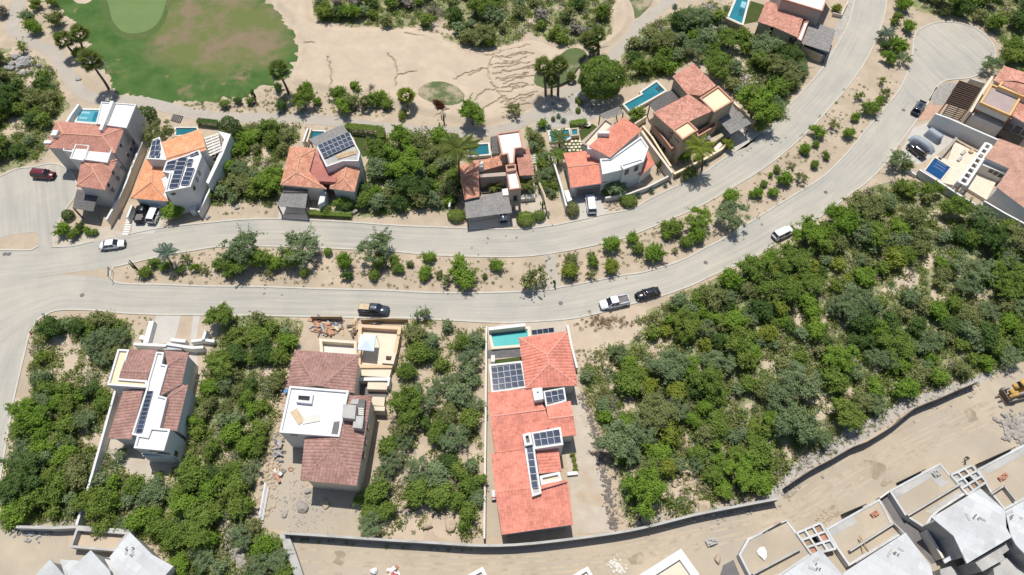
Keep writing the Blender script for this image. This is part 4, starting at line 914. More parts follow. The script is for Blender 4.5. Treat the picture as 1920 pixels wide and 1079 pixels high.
def palm(label, crown_px, base_px, kind='fan', size=1.6, group='palm trees', n=30, tone='p'):
    b = G(*base_px); r = RAY(*crown_px); o = Vector((0, 0, H))
    t = (b.y-o.y)/r.y; c = o+r*t; h = max(1.2, c.z); dx = c.x-b.x
    root = thing('palm_tree', label, 'palm tree', b, group); rp = random.Random(int(crown_px[0]*7+crown_px[1]))
    N_ = 7; pts = [Vector((dx*(i/N_)**1.5, .12*math.sin(i), h*i/N_)) for i in range(N_+1)]; v, f = tube_np(pts, [.30-.10*i/N_ for i in range(N_+1)], 8)
    if kind == 'feather': v, f = tube_np(pts, [.22-.09*i/N_ for i in range(N_+1)], 8)
    me = pymesh('trunk', v, f); me.materials.append(M['palm_bark']); tr = bpy.data.objects.new('trunk', me); COL.objects.link(tr); tr.parent = root
    for i in range(n):
        fr = bpy.data.objects.new('frond', FAN if kind == 'fan' else FEA); COL.objects.link(fr); fr.parent = root; fr.location = (dx, 0, h-.05*rp.random())
        a = i*2.399+rp.uniform(-.2, .2); el = (R(68)-R(95)*(i/n) if kind == 'fan' else R(45)-R(60)*(i/n))+rp.uniform(-.12, .12); s = size*1.3*rp.uniform(.85, 1.1)
        fr.rotation_euler = (rp.uniform(-.4, .4), -el, a); fr.scale = (s, s, s)
        fr.material_slots[0].link = 'OBJECT'; fr.material_slots[0].material = LEAF[tone if i < n*.82 or kind != 'fan' else 'n']
    return root
palm('fan palm standing alone at the right edge of the fairway', (523, 132), (541, 176), size=1.9)
palm('tall fan palm, left of the three beside the small tee by the path', (1018, 126), (1023, 181), size=1.75)
palm('tall fan palm, right of the three beside the small tee by the path', (1048, 124), (1046, 179), size=1.75)
palm('shorter fan palm in the middle of the three beside the small tee', (1034, 150), (1034, 180), size=1.4)
palm('fan palm, upper right of the group above the round dark tree', (1120, 66), (1122, 104), size=1.7)
palm('fan palm, upper left of the group above the round dark tree', (1103, 76), (1106, 112), size=1.7)
palm('lowest fan palm of the group above the round dark tree', (1112, 90), (1113, 112), size=1.3)
palm('fan palm leaning over the cart path bend left of the fairway', (171, 115), (204, 167), size=2.1)
palm('fan palm, right of the pair at the left fairway edge', (150, 65), (160, 103), size=1.8)
palm('fan palm, left of the pair at the left fairway edge', (121, 76), (140, 106), size=1.8)
palm('bushy fan palm left of the oval tee turf', (761, 181), (765, 203), size=1.7, tone='y')
palm('small fan palm right of the three tall ones by the path', (1071, 144), (1069, 152), size=1.0)
palm('small dark palm among the bushes beside the cart path', (684, 192), (686, 204), size=1.1)
palm('tall coconut palm leaning by the villa with the pergola carport', (860, 280), (862, 345), 'feather', 3.3, n=19)
palm('yellowish palm in the garden of the big tan villa', (1313, 276), (1316, 318), 'feather', 2.6, n=16, tone='y')
palm('palm in the small courtyard right of the white roofed villa', (986, 345), (988, 360), 'feather', 1.8, n=14)
palm('low palm in the inner courtyard of the pergola villa', (925, 349), (926, 356), 'feather', 1.4, n=12)
palm('palm beside the small pool of the red tiled villa', (1048, 258), (1049, 275), 'feather', 1.8, n=14)
palm('palm by the left wall of the red tiled villa', (1045, 292), (1046, 306), 'feather', 1.7, n=14, tone='g')
palm('blue-grey palm near the tip of the strip between the roads', (312, 474), (322, 497), 'feather', 1.7, n=18, tone='k')
palm('grey palm on the strip beside the upper road bend', (1664, 62), (1668, 76), 'feather', 1.7, n=14, tone='k')
# --- agaves, cacti, hedges, clipped bushes
def agave_mesh():
    V = []; Fq = []
    for i in range(22):
        a = i*2.399; el = .25+1.1*(i/22); d = Vector((math.cos(a)*math.cos(el), math.sin(a)*math.cos(el), math.sin(el))); s = Vector((-math.sin(a), math.cos(a), 0))*.12; o = len(V)
        V += [Vector((0, 0, 0))-s*.6, d*.5-s, d, d*.5+s, Vector((0, 0, 0))+s*.6]; Fq.append((o, o+1, o+2, o+3))
    return mk('agave', (np.array([tuple(v) for v in V]), np.array(Fq)))
AG = agave_mesh()
AGV = [(1020, 243, 9, 'among the cacti garden left of the red tiled villa'), (1047, 220, 8, 'at the top of the cacti garden'), (1056, 228, 9, 'in the middle of the cacti garden'), (1029, 240, 8, 'at the left of the small pool'), (1221, 360, 10, 'outside the front wall of the red tiled villa'), (1197, 369, 9, 'right of the clipped round bush by the road'), (1247, 350, 7, 'outside the white corner wall by the road'), (1323, 308, 9, 'below the front wall of the tan villa'), (1026, 402, 8, 'right of the two clipped round bushes'), (1313, 92, 11, 'among rocks behind the tan villa'), (1265, 15, 9, 'beside the cart path at the top edge')]
for x, y, r, w in AGV:
    o = link('agave', AG); o.location = G(x, y, .05); s = r/SC(y); o.scale = (s, s, s); o.rotation_euler = (0, 0, x); o.material_slots[0].link = 'OBJECT'; o.material_slots[0].material = LEAF['k']; tag(o, 'blue-grey agave rosette '+w, 'agave', 'agaves')
def cactus(x, y, h, label, arms=4):
    b = G(x, y); parts = [tube_np([Vector((0, 0, 0)), Vector((0, 0, h*.5)), Vector((0, 0, h))], [.16, .17, .10], 7)]; rc = random.Random(x)
    root = thing('column_cactus', label, 'cactus', b, 'column cacti'); v, f = parts[0]; link('stem', pymesh('stem', [p+b for p in v], f), root, LEAF['d'])
    for i in range(arms):
        a = rc.random()*6.28; e = Vector((math.cos(a), math.sin(a), 0))*.45; z = h*rc.uniform(.25, .5); v, f = tube_np([Vector((0, 0, z)), e*.8+Vector((0, 0, z+.1)), e+Vector((0, 0, z+.4)), e+Vector((0, 0, h*rc.uniform(.75, 1)))], [.11, .12, .12, .08], 6); link('arm', pymesh('arm', [p+b for p in v], f), root, LEAF['d'])
cactus(263, 512, 4.2, 'dark column cactus near the left tip of the strip between the roads', 3)
cactus(833, 232, 3.2, 'tall thin cactus standing beside the cart path below the red bush', 2); cactus(480, 190, 3.2, 'branched cactus left of the lone fan palm', 5); cactus(1232, 320, 3., 'column cacti in the front yard of the red tiled villa', 5); cactus(1017, 390, 2.2, 'small cactus beside the two clipped bushes', 2); cactus(1040, 538, 2., 'short dark cactus left of the small crossing path', 2)
CLIP = [(868, 420-11, 0, 0), ]
def clipped(label, px, py, rx, ry, h, tone='g', square=False):
    s = SC(py); c = G(px, py, h/2)
    if square:
        o = link('clipped_bush', ME_HEDGE); o.location = (c.x, c.y, h/2); o.scale = (2*rx/s, 2*ry/s*1.25, h)
    else:
        o = link('clipped_bush', CR_BALL[0]); o.location = (c.x, c.y, h/2); o.scale = (rx/s, ry/s*1.1, h*.62)
    o.material_slots[0].link = 'OBJECT'; o.material_slots[0].material = LEAF[tone]; tag(o, label, 'bush', 'clipped bushes by the road')
clipped('large clipped round bush at the kerb right of the pergola carport', 986, 411, 17, 15, 1.7); clipped('smaller clipped round bush at the kerb right of the pergola carport', 1011, 405, 12, 10, 1.5)
clipped('clipped olive bush left of the garage drive with the white van', 1074, 393, 12, 13, 2., 'o'); clipped('wide clipped bush in front of the red tiled villa by the road', 1179, 377, 16, 12, 1.6)
clipped('trimmed bush left of the pergola carport on the upper road', 857, 405, 18, 12, 1.6); clipped('trimmed dark bush beside the left pergola carport by the turning circle', 127, 404, 11, 10, 1.6, 'd'); clipped('small ball bush, upper one in the cacti garden', 1083, 187, 5, 5, 1.), clipped('small ball bush, middle one in the cacti garden', 1088, 193, 5, 5, 1.); clipped('small ball bush, lower one in the cacti garden', 1084, 207, 5, 5, 1.)
clipped('ball bush left of the agaves above the small pool', 1037, 223, 4, 4, .9); clipped('grey-green bush by the front wall under the tan villa', 1312, 298, 12, 8, 1.2)
def hedge(label, a, b, w, h, tone='d'):
    A, B = G(*a), G(*b); d = B-A; o = link('hedge', ME_HEDGE); o.location = ((A.x+B.x)/2, (A.y+B.y)/2, h/2); o.rotation_euler = (0, 0, math.atan2(d.y, d.x)); o.scale = (d.length, w, h)
    o.material_slots[0].link = 'OBJECT'; o.material_slots[0].material = LEAF[tone]; tag(o, label, 'hedge', 'hedges')
hedge('clipped hedge behind the solar house lawn beside the cart path', (652, 247), (716, 253), 1.5, 1.8, 'g'); hedge('short end of the clipped hedge beside the cart path', (717, 251), (716, 268), 1.4, 1.7, 'g')
hedge('low hedge in the front planter of the orange-roofed solar house', (585, 403), (657, 407), 1.2, .9, 'g'); hedge('hedge behind the teal pool of the orange-roofed house', (375, 234), (410, 238), 1.2, 1.4, 'd'); hedge('hedge by the lawn of the red tiled villa', (1070, 238), (1098, 234), 1.2, 1.2, 'b')
# ================================================================== HOUSES
# ---- white villa by the left turning circle
h = House('villa', 'tall white villa with brown tiled hip roofs beside the left turning circle', 'house', (190, 320))
P = h.flat([(190, 191), (255, 196), (237, 240), (180, 232)], 7.4, 'shaded_white', 'white_roof', .25, .2, 'white')
h.prism('roof_wall', [(207, 189), (213, 190), (191, 244), (185, 243)], 8.1, 6.9, 'white')
W = h.tiles([(106, 227, 6.8), (234, 240, 6.8), (216, 288, 6.8), (85, 277, 6.8), (119, 251, 8.2), (192, 256, 8.2)], [(0, 1, 5, 4), (1, 2, 5), (2, 3, 4, 5), (3, 0, 4)], 't_dull', 'shaded_white', .35, 'cap_orange')
for q in ((141, 270), ): pass
h.flat([(122, 269), (142, 271), (135, 285), (118, 282)], 6.9, 'white', 'white_roof', .25, .18, z0=3.2)
h.flat([(142, 270), (167, 273), (156, 301), (131, 297)], 7.2, 'white', 'white_roof', .3, .18, z0=0)
h.flat([(166.5, 273.5), (211, 277), (201, 305), (158, 299)], 7.1, 'white', 'white_roof', .3, .18, z0=0)
W2 = h.tiles([(153, 303, 6.2), (220, 300, 6.2), (197, 357, 6.2), (143, 349, 6.2), (172, 314, 7.4), (177, 323, 7.4)], [(0, 1, 4), (1, 2, 5, 4), (2, 3, 5), (3, 0, 4, 5)], 't_dull', 'shaded_white', .35)
h.pergola([(144, 356), (187, 357), (175, 397), (136, 391)], 3.2, 24, 'stick_dark', gap=.06)
h.chimney(102, 249, 7.4, 1.1, 1.4, .9); h.chimney(89, 266, 6.6, 1.4, .8, .8)
wa, wb = P[0], P[1]
P = [G(x, y, 7.4) for x, y in ((255, 196), (237, 240))]; P2 = [W2[1], W2[2]]
for x, y, w_, h_ in ((250, 268, .9, 1.1), (245, 280, .8, 1.), (240, 291, .8, 1.), (226, 273, .6, .8)): h.window(P[0], P[1], x, y, w_, h_)
for x, y in ((228, 313), (222, 335), (212, 324), (203, 347), (212, 357)): h.window(P2[0], P2[1], x, y, .7, .9)
pool('turquoise pool behind the white villa by the golf path', [(150, 206), (189, 207), (180, 230), (144, 227)], 1., 'w_light', 'offwhite', .5, depth=.15)
bwall('stepped white wall left of the turquoise villa pool', [(147, 196), (133, 215), (124, 230)], 2.2, .5, 'white')
bwall('tan boundary wall running down beside the white villa', [(266, 266), (250, 305), (236, 342), (222, 372), (199, 412)], 2.2, .3, 'cream_pale', cop='white')
# ---- white solar house with orange tiles
h = House('solar_house', 'white house with orange tiles, solar decks and a garage for two cars', 'house', (330, 340))
h.tiles([(304, 267, 6.2), (376, 242, 6.2), (386, 276, 7.2), (312, 298, 7.2), (387, 282, 6.9), (313, 303, 6.9)], [(0, 1, 2, 3), (3, 2, 4, 5)], 't_bright', 'white', .3)
P = h.flat([(312, 303), (352, 290), (373, 281), (378, 293), (357, 350), (309, 360), (318, 325), (305, 322)], 7.0, 'white', 'white_roof', .35, .25)
h.flat([(287, 262), (299, 257), (312, 300), (275, 298)], 6.9, 'white', 'white_roof', .5, .25)
h.tiles([(272, 301, 3.9), (292, 300, 5.1), (312, 302, 5.1), (319, 326, 4.9), (309, 357, 3.9), (315, 378, 3.4), (245, 372, 3.4), (284, 342, 5.1)], [(0, 1, 7, 6), (1, 2, 3, 7), (7, 3, 4, 5), (6, 7, 5)], 't_bright', 'white', .5, nocap=((3, 7),))
solar('two-column solar array on the narrow white deck of the orange-tiled house', [(287, 265), (300, 262), (299, 294), (279, 293)], 6.9, 2, 3, .05, group='solar arrays')
solar('long solar column on the white deck of the orange-tiled house', [(335, 295), (352, 296), (334, 352), (316, 354)], 6.9, 1, 7, .05, group='solar arrays')
solar('right solar column on the white deck of the orange-tiled house', [(351, 314), (365, 316), (355, 346), (337, 349)], 6.9, 1, 4, .05, group='solar arrays')
solar('small solar block at the left of the white deck of the orange-tiled house', [(314, 301), (331, 302), (327, 319), (310, 317)], 6.9, 1, 2, .05, group='solar arrays')
solar('pair of solar panels at the top right of the white deck', [(353, 298), (363, 299), (358, 312), (350, 311)], 6.9, 1, 2, .05, group='solar arrays')
solar('row of solar panels at the top corner of the white deck', [(355, 289), (371, 283), (373, 289), (356, 294)], 6.9, 2, 1, .05, group='solar arrays')
h.prism('terrace_floor', [(383, 262), (412, 254), (416, 275), (396, 308)], .4, 0, 'dark_concrete'); h.pergola([(382, 258), (409, 249), (416, 284), (390, 296)], 4.2, 7, 'offwhite', gap=.42, beam='white', posts=False)
h.prism('wing_wall', [(409, 246), (433, 252), (418, 290), (391, 345), (386, 342), (411, 288), (420, 262)], 4.0, 0, 'white')
h.prism('terrace', [(350, 365), (372, 357), (377, 366), (365, 395), (356, 396)], 1.6, 0, 'white')
Pw = [G(378, 293, 7), G(357, 350, 7)]
for x, y in ((374, 325), (370, 337), (364, 353)): h.window(Pw[0], Pw[1], x, y, .7, .9)
Pw = [G(357, 350, 7), G(309, 360, 7)]
for x, y in ((325, 364), ): h.window(Pw[0], Pw[1], x, y, .8, .6)
sheet('driveway', [(252, 392), (312, 392), (305, 420), (287, 438), (246, 441)], .024, 'drive', False); pool('teal pool behind the orange-tiled solar house', [(330, 240), (368, 240), (372, 250), (330, 254)], .6, 'w_teal', 'offwhite', .3)
bwall('white planter wall left of the two-car garage', [(247, 385), (238, 408)], 1.5, .4, 'white'); bwall('white boundary wall right of the orange-tiled solar house', [(434, 262), (412, 312), (392, 358), (372, 398)], 2., .35, 'white')
for i in range(7): tag(link('stepping_stone', prism_mesh('stepping_stone', [G(243+dx-i*1.2, 413+dy+i*4.4) for dx, dy in ((-6, -1.5), (6, -1.5), (5, 1.6), (-6.5, 1.6))], 0, .06), None, 'white'), 'white stepping stone beside the two-car drive, %s from the top' % ordinal(i+1), 'stone', 'stepping stones by the drive')
tag(link('drain_grate', prism_mesh('drain_grate', [G(325, 215), G(344, 219), G(338, 232), G(320, 227)], 0, .12), None, 'beam_brown'), 'dark slatted grate in the ground below the cart path', 'grate')
for i in range(6): bar('slat', G(326+i*3, 216+i*.7, .16), G(321+i*3, 226+i*.9, .16), .15, .06, 'stick', bpy.data.objects['drain_grate'])
# ---- orange-roofed house with the tilted solar deck
h = House('solar_house', 'orange-tiled house with red metal valley roof and a slanted solar deck', 'house', (600, 330))
h.wallm = 'offwhite'
h.tiles([(544, 275, 4.4), (592, 279, 4.4), (580, 322, 4.7), (612, 355, 4.4), (526, 347, 4.4), (562, 295, 5.6), (556, 324, 5.6)], [(0, 1, 5), (1, 2, 6, 5), (2, 3, 6), (3, 4, 6), (4, 0, 5, 6)], 't_orange', None, .5, nocap=((2, 6),))
h.prism('valley_roof', [(594, 280), (612, 314), (633, 310), (630, 337), (597, 341), (582, 322)], 4.6, 3.6, 'red_metal')
h.tiles([(631, 306, 4.8), (652, 301, 5.6), (679, 304, 4.6), (665, 360, 4.4), (618, 354, 4.4), (645, 335, 5.6)], [(0, 1, 5, 4), (1, 2, 3, 5), (3, 4, 5)], 't_orange', None, .5)
h.prism('beam_box', [(597, 331), (630, 334), (630, 342), (598, 340)], 5.2, 4.4, 'red_metal')
P = h.flat([(594, 276), (656, 250), (675, 286), (672, 302), (643, 302), (612, 313)], 6.6, 'white', 'concrete', .5, .25)
solar('slanted solar array framed in white on the orange-tiled house', [(597, 277), (655, 252), (664, 272), (608, 298)], 6.3, 7, 3, .25, .5, group='solar arrays')
for a, b in (((630, 293), (668, 283)), ((632, 297), (668, 287))): bar('deck_board', G(*a, 6.25), G(*b, 6.25), .5, .08, 'timber', h.root)
h.pergola([(579, 262), (642, 234), (653, 248), (594, 277)], 3.2, 30, 'stick', along=1, gap=.1, wob=.01); h.pergola([(529, 362), (577, 362), (573, 391), (519, 387)], 3.0, 26, 'stick', along=1, gap=.12, wob=.01)
h.pergola([(532, 350), (578, 352), (577, 361), (530, 361)], 3.3, 16, 'stick_dark', along=1, gap=.45, posts=False)
h.prism('porch_wall', [(603, 356), (612, 358), (608, 378), (596, 384)], 2.8, 0, 'white')
pool('teal pool behind the slanted solar deck', [(584, 246), (608, 247), (603, 262), (580, 262)], .7, 'w_teal', 'offwhite', .35)
bwall('white and cream frame wall left of the teal pool', [(577, 240), (568, 266)], 1.8, .35, 'white'); bwall('cream pool edge wall beside the solar deck', [(583, 241), (575, 266)], 1.4, .3, 'cream')
bwall('low white front wall with hedge of the orange-tiled house', [(580, 391), (605, 396), (657, 399)], .9, .35, 'white')
sheet('lawn', [(662, 252), (715, 262), (712, 285), (680, 295), (668, 275)], .01, 'lawn', False); sheet('driveway', [(523, 378), (574, 380), (576, 412), (522, 409)], .024, 'drive', False)
# ---- villa with pergola carport
h = House('villa', 'villa with white flat roofs, brown parapets and a grey pergola carport', 'house', (930, 330)); h.wallm = 'mauve_wall'
h.flat([(932, 250), (975, 244), (981, 277), (966, 279), (964, 306), (955, 308), (951, 289), (941, 291)], 6.4, 'mauve_wall', 'white_roof', .35, .3, 'terra_coping')
h.flat([(948, 310), (967, 308), (968, 319), (950, 322)], 6.6, 'mauve_wall', 'mauve_roof', .6, .25, 'terra_coping')
P = h.flat([(949, 319), (968, 318), (977, 353), (955, 356)], 6.2, 'mauve_wall', 'white_roof', .3, .25, 'terra_coping')
h.tiles([(861, 312, 3.9), (952, 288, 4.3), (955, 307, 3.8), (898, 322, 3.8), (863, 330, 4.4), (898, 325, 4.4)], [(0, 1, 2, 3), ], 't_orange', 'none', .3)
h.prism('wing_wall', [(866, 318), (948, 296), (951, 305), (899, 320), (868, 328)], 3.4, 0, 'mauve_wall', zpx=3.6)
h.tiles([(861, 311, 4.0), (898, 300, 4.4), (898, 326, 4.6), (863, 331, 4.6), (899, 369, 3.6), (871, 375, 3.6)], [(0, 1, 2, 3), (3, 2, 4, 5)], 't_orange', 'mauve_wall', .4)
h.tiles([(966, 280, 4.6), (992, 277, 4.4), (1002, 329, 4.2), (974, 330, 4.4)], [(0, 1, 2, 3)], 't_dull', 'mauve_wall', .3)
h.prism('court_wall', [(899, 327), (948, 323), (949, 330), (900, 333)], 3.6, 0, 'mauve_wall'); h.prism('court_floor', [(900, 333), (950, 330), (953, 357), (904, 362)], .4, 0, 'dark_concrete')
h.pergola([(871, 375), (955, 357), (960, 399), (874, 410)], 3.0, 46, 'stick', along=1, gap=.1, wob=.012); h.pergola([(920, 257), (932, 255), (936, 288), (923, 289)], 3., 12, 'stick_dark', along=0, gap=.12)
h.prism('skylight', [(941, 355), (953, 353), (955, 366), (943, 367)], 3.3, 2.9, 'white')
h.chimney(902, 308, 4.3, .8, 1.6, .8, 'offwhite'); h.chimney(945, 290, 4.3, 1.6, .8, .7, 'terra_coping'); h.chimney(976, 277, 4.6, 2., .8, .9, 'mauve_wall')
for i in range(4): bar('slat', G(999, 293+i*4.3, 3.2), G(1004, 292+i*4.3, 3.2), .25, .2, 'white', h.root)
Pw = [G(977, 353, 6.2), G(955, 356, 6.2)]; h.window(Pw[0], Pw[1], 966, 372, .8, 1.6)
h.prism('planter', [(976, 366), (1003, 364), (1004, 371), (977, 374)], 1., 0, 'offwhite'); h.prism('gate_post', [(966, 376), (971, 375), (972, 394), (967, 394)], 2.6, 2.2, 'tan_wall')
bwall('tan boundary wall right of the pergola carport villa', [(1003, 308), (1012, 345), (1021, 366), (1028, 396)], 1.8, .3, 'offwhite', cop='tan_wall'); bwall('white wall left of the pergola carport villa', [(849, 350), (842, 388)], 1.6, .35, 'offwhite')
pool('dark teal pool behind the pergola carport villa', [(878, 272), (915, 270), (917, 289), (880, 292)], .8, 'w_teal', 'offwhite', .35)
sheet('driveway', [(874, 395), (963, 388), (968, 425), (878, 428)], .024, 'drive', False); sheet('patio', [(966, 374), (1000, 340), (1012, 350), (1026, 400), (1032, 424), (968, 428)], .014, 'drive_tan', False)
# ---- red tiled villa
h = House('villa', 'white villa with red tiled roofs, garage roof and large white roof terrace', 'house', (1140, 290))
h.tiles([(1104, 275, 7.2), (1136, 248, 7.2), (1169, 220, 7.0), (1204, 244, 6.6), (1178, 272, 6.6), (1144, 296, 6.6)], [(0, 2, 3, 5)], 't_red', 'white', .3)
h.flat([(1202, 256), (1216, 276), (1207, 302), (1168, 318), (1130, 327), (1125, 298), (1144, 297), (1178, 273)], 6.2, 'white', 'white_roof', .4, .3)
h.flat([(1164, 309), (1203, 297), (1207, 303), (1169, 318)], 6.8, 'white', 'white_roof', .3, .25)
h.flat([(1092, 269), (1135, 222), (1152, 233), (1106, 276)], 4.6, 'offwhite', 'cream_pale', .5, .3, 'mauve_wall'); h.chimney(1132, 248, 7.1, 2.2, .7, .8); h.chimney(1112, 277, 5.8, 2.2, .8, 1.)
h.tiles([(1056, 288, 3.6), (1097, 283, 3.8), (1121, 300, 4.2), (1123, 308, 4.6), (1137, 343, 3.6), (1070, 353, 3.6), (1064, 314, 4.6)], [(0, 1, 2, 3, 6), (6, 3, 4, 5)], 't_red', 'white', .5)
h.tiles([(1215, 283, 3.8), (1228, 307, 3.4), (1201, 331, 3.4), (1190, 322, 3.8)], [(0, 1, 2, 3)], 't_red', 'white', .4)
h.prism('stair_floor', [(1175, 330), (1200, 325), (1205, 345), (1178, 352)], .5, 0, 'drive'); h.prism('porch_post', [(1206, 290), (1211, 288), (1212, 296), (1207, 297)], 4.4, 0, 'white')
Pw = [G(1207, 303, 6.8), G(1169, 318, 6.8)]
for x, y in ((1175, 323), (1193, 316)): h.window(Pw[0], Pw[1], x, y, .9, 1.4)
Pw = [G(1137, 343, 3.4), G(1070, 353, 3.4)]; h.window(Pw[0], Pw[1], 1103, 358, 5., 2.2, 'offwhite', 'dark_concrete', name='garage_door')
h.pergola([(1124, 215), (1160, 200), (1170, 212), (1134, 226)], 3.2, 6, 'stick', gap=.28)
bwall('white wall left of the red tiled villa', [(1033, 287), (1045, 325), (1054, 355), (1062, 386)], 2., .35, 'white'); bwall('tall white stepped wall right of the red tiled villa', [(1203, 245), (1222, 272), (1243, 300), (1261, 324)], 2.6, .4, 'offwhite', cop='cream_pale'); bwall('white front garden wall of the red tiled villa', [(1258, 328), (1215, 350), (1180, 363), (1135, 371)], 1.3, .35, 'offwhite')
h.prism('planter_box', [(1057, 358), (1066, 356), (1073, 375), (1064, 379)], 1.6, 0, 'white')
pool('blue pool with a square spa in the cacti garden', [(1030, 247), (1066, 243), (1069, 257), (1060, 262), (1034, 265)], .5, 'w_blue', 'offwhite', .4); pool('square spa beside the blue garden pool', [(1072, 243), (1082, 242), (1083, 252), (1073, 253)], .9, 'w_blue', 'tan_wall', .35)
sheet('gravel_garden', [(1060, 180), (1110, 165), (1140, 195), (1120, 215), (1095, 235), (1040, 240), (1010, 250), (1000, 235)], .01, 'pale_gravel', True, .5); sheet('lawn', [(1085, 245), (1110, 232), (1120, 238), (1090, 265)], .012, 'lawn', False)
sheet('driveway', [(1075, 345), (1130, 343), (1140, 395), (1132, 403), (1086, 412), (1078, 395)], .024, 'drive', False); sheet('grass_joint', [(1053, 262), (1080, 258), (1092, 268), (1090, 286), (1056, 286)], .010, 'lawn', False)
rf = random.Random(2); k = 0
fs = []
for j in range(4):
    for i in range(5): fs.append((1058+i*7.2+(j % 2)*3+rf.uniform(-1, 1), 265+j*5.6+rf.uniform(-.6, .6)))
for (x, y) in fs:
    n_ = rf.randint(5, 7); a0 = rf.random(); rr = [rf.uniform(2.6, 3.6) for _ in range(n_)]
    o = link('paving_stone', prism_mesh('paving_stone', [G(x+rr[i]*math.cos(a0+6.283*i/n_), y+rr[i]*.72*math.sin(a0+6.283*i/n_)) for i in range(n_)], 0, .05), None, 'flagstone'); tag(o, 'pale irregular paving stone in the grass-jointed patio by the spa', 'paving stone', 'paving stones of the patio by the spa')
# ---- big tan villa
h = House('villa', 'big tan villa with cream flat roofs and terracotta tiles on the road bend', 'house', (1290, 220)); h.wallm = 'tan_wall'
h.tiles([(1261, 144, 6.6), (1300, 119, 7.0), (1343, 161, 6.6), (1313, 180, 6.2), (1288, 177, 6.2)], [(0, 1, 2, 3, 4)], 't_terra', None, .3, 'cap_orange')
P = h.flat([(1312, 184), (1347, 161), (1376, 189), (1339, 211)], 7.2, 'tan_wall', 'cream', .4, .3, 'terra_coping')
W = h.tiles([(1224, 212, 7.0), (1291, 177, 7.0), (1337, 208, 7.0), (1260, 243, 7.0)], [(0, 1, 2, 3)], 't_terra', None, .2)
h.tiles([(1297, 227, 4.6), (1337, 210, 4.6), (1343, 217, 4.2), (1305, 238, 4.2)], [(0, 1, 2, 3)], 't_terra', None, .2)
P2 = h.flat([(1261, 243), (1290, 226), (1309, 244), (1280, 262)], 7.4, 'tan_wall', 'cream', .35, .3, 'terra_coping')
h.flat([(1226, 236), (1238, 232), (1272, 272), (1259, 279)], 4.2, 'tan_wall', 'cream_pale', .9, .25, 'terra_coping'); h.flat([(1305, 247), (1340, 228), (1343, 236), (1309, 256)], 3.8, 'tan_wall', 'dark_concrete', .8, .25, 'terra_coping')
Pw = [G(1226, 236, 4.2), G(1259, 279, 4.2)]
for i in range(4): h.window(Pw[0], Pw[1], 1224.5+i*4.6, 258+i*5.6, .7, 1.5)
h.window(Pw[0], Pw[1], 1244.5, 283, .9, 2.1, name='door'); Pw = [P2[0], P2[1]]
Pe = [G(1261, 243, 7.4), G(1280, 262, 7.4)]
for x, y in ((1266, 260), (1269, 263), (1272, 266)): h.window(Pe[0], Pe[1], x, y, .3, .3)
h.window(Pe[0], Pe[1], 1258, 252, .9, 1.5); Pe = [G(1280, 262, 7.4), G(1309, 244, 7.4)]
h.window(Pe[0], Pe[1], 1296, 268, .9, 1.3)
h.pergola([(1217, 196), (1270, 161), (1287, 177), (1228, 211)], 3.6, 34, 'stick_dark', along=1, gap=.14); h.pergola([(1340, 217), (1372, 195), (1409, 232), (1370, 252)], 3.5, 34, 'stick', gap=.1, wob=.01)
for i in range(9): bar('slat', G(1342+i*3.6, 238+i*3.2, .14), G(1348+i*3.6, 235+i*3.2, .14), .3, .1, 'offwhite', h.root)
h.prism('small_roof', [(1311, 262), (1328, 252), (1334, 258), (1316, 269)], 2.6, 2.45, 'stick'); h.prism('steps', [(1338, 278), (1350, 266), (1355, 272), (1342, 286)], .8, 0, 'offwhite'); h.prism('wing_wall', [(1328, 262), (1355, 249), (1358, 254), (1331, 272)], 1.8, 0, 'tan_wall')
pool('long teal pool behind the big tan villa', [(1171, 196), (1206, 177), (1203, 173), (1231, 154), (1247, 170), (1181, 207)], .9, 'w_blue', 'offwhite', .4)
bwall('tan front garden wall of the big tan villa along the road', [(1264, 326), (1300, 308), (1325, 296), (1352, 280), (1370, 262)], 1.4, .35, 'tan_wall', cop='cream'); bwall('cream side wall left of the big tan villa', [(1205, 236), (1222, 256), (1240, 285), (1258, 312)], 2.4, .3, 'tan_wall', cop='cream'); bwall('low cream wall between the tan villa and the pool', [(1190, 232), (1212, 218)], 1.6, .3, 'cream_pale')
bwall('cream side wall right of the big tan villa', [(1376, 192), (1400, 215), (1420, 238)], 1.6, .3, 'tan_wall', cop='cream')
sheet('driveway', [(1345, 240), (1405, 225), (1432, 248), (1400, 276), (1365, 290)], .02, 'drive', False)
# ---- villa at the top edge
h = House('villa', 'villa at the top edge with tiled lean-to roofs and a grey carport', 'house', (1490, 40)); h.wallm = 'tan_wall'
h.flat([(1466, -2), (1460, -45), (1570, -45), (1550, 0), (1542, 21)], 7.2, 'mauve_wall', 'white_roof', .3, .3, 'terra_coping')
h.tiles([(1437, 1, 4.2), (1464, 11, 4.2), (1449, 50, 4.2), (1420, 42, 3.7)], [(0, 1, 2, 3)], 't_terra', None, .3); h.tiles([(1464, 11, 4.6), (1506, 35, 4.6), (1495, 71, 4.2), (1449, 50, 4.2)], [(0, 1, 2, 3)], 't_terra', None, .3)
h.flat([(1508, 41), (1517, 38), (1503, 77), (1495, 73)], 4.4, 'tan_wall', 'white_roof', .3, .2, 'terra_coping')
h.pergola([(1520, 39), (1567, 57), (1554, 98), (1503, 82)], 3.3, 36, 'stick', along=0, gap=.06, wob=.01)
Pe = [G(1449, 50, 4.2), G(1495, 71, 4.2)]; h.window(Pe[0], Pe[1], 1482, 75, .6, 1.3); h.window(Pe[0], Pe[1], 1487, 79, .8, 1.)
for i in range(7): bar('slat', G(1508+i*6, 84+i*2.4, .12), G(1514+i*6, 90+i*2.4, .12), .3, .1, 'stick_dark', h.root)
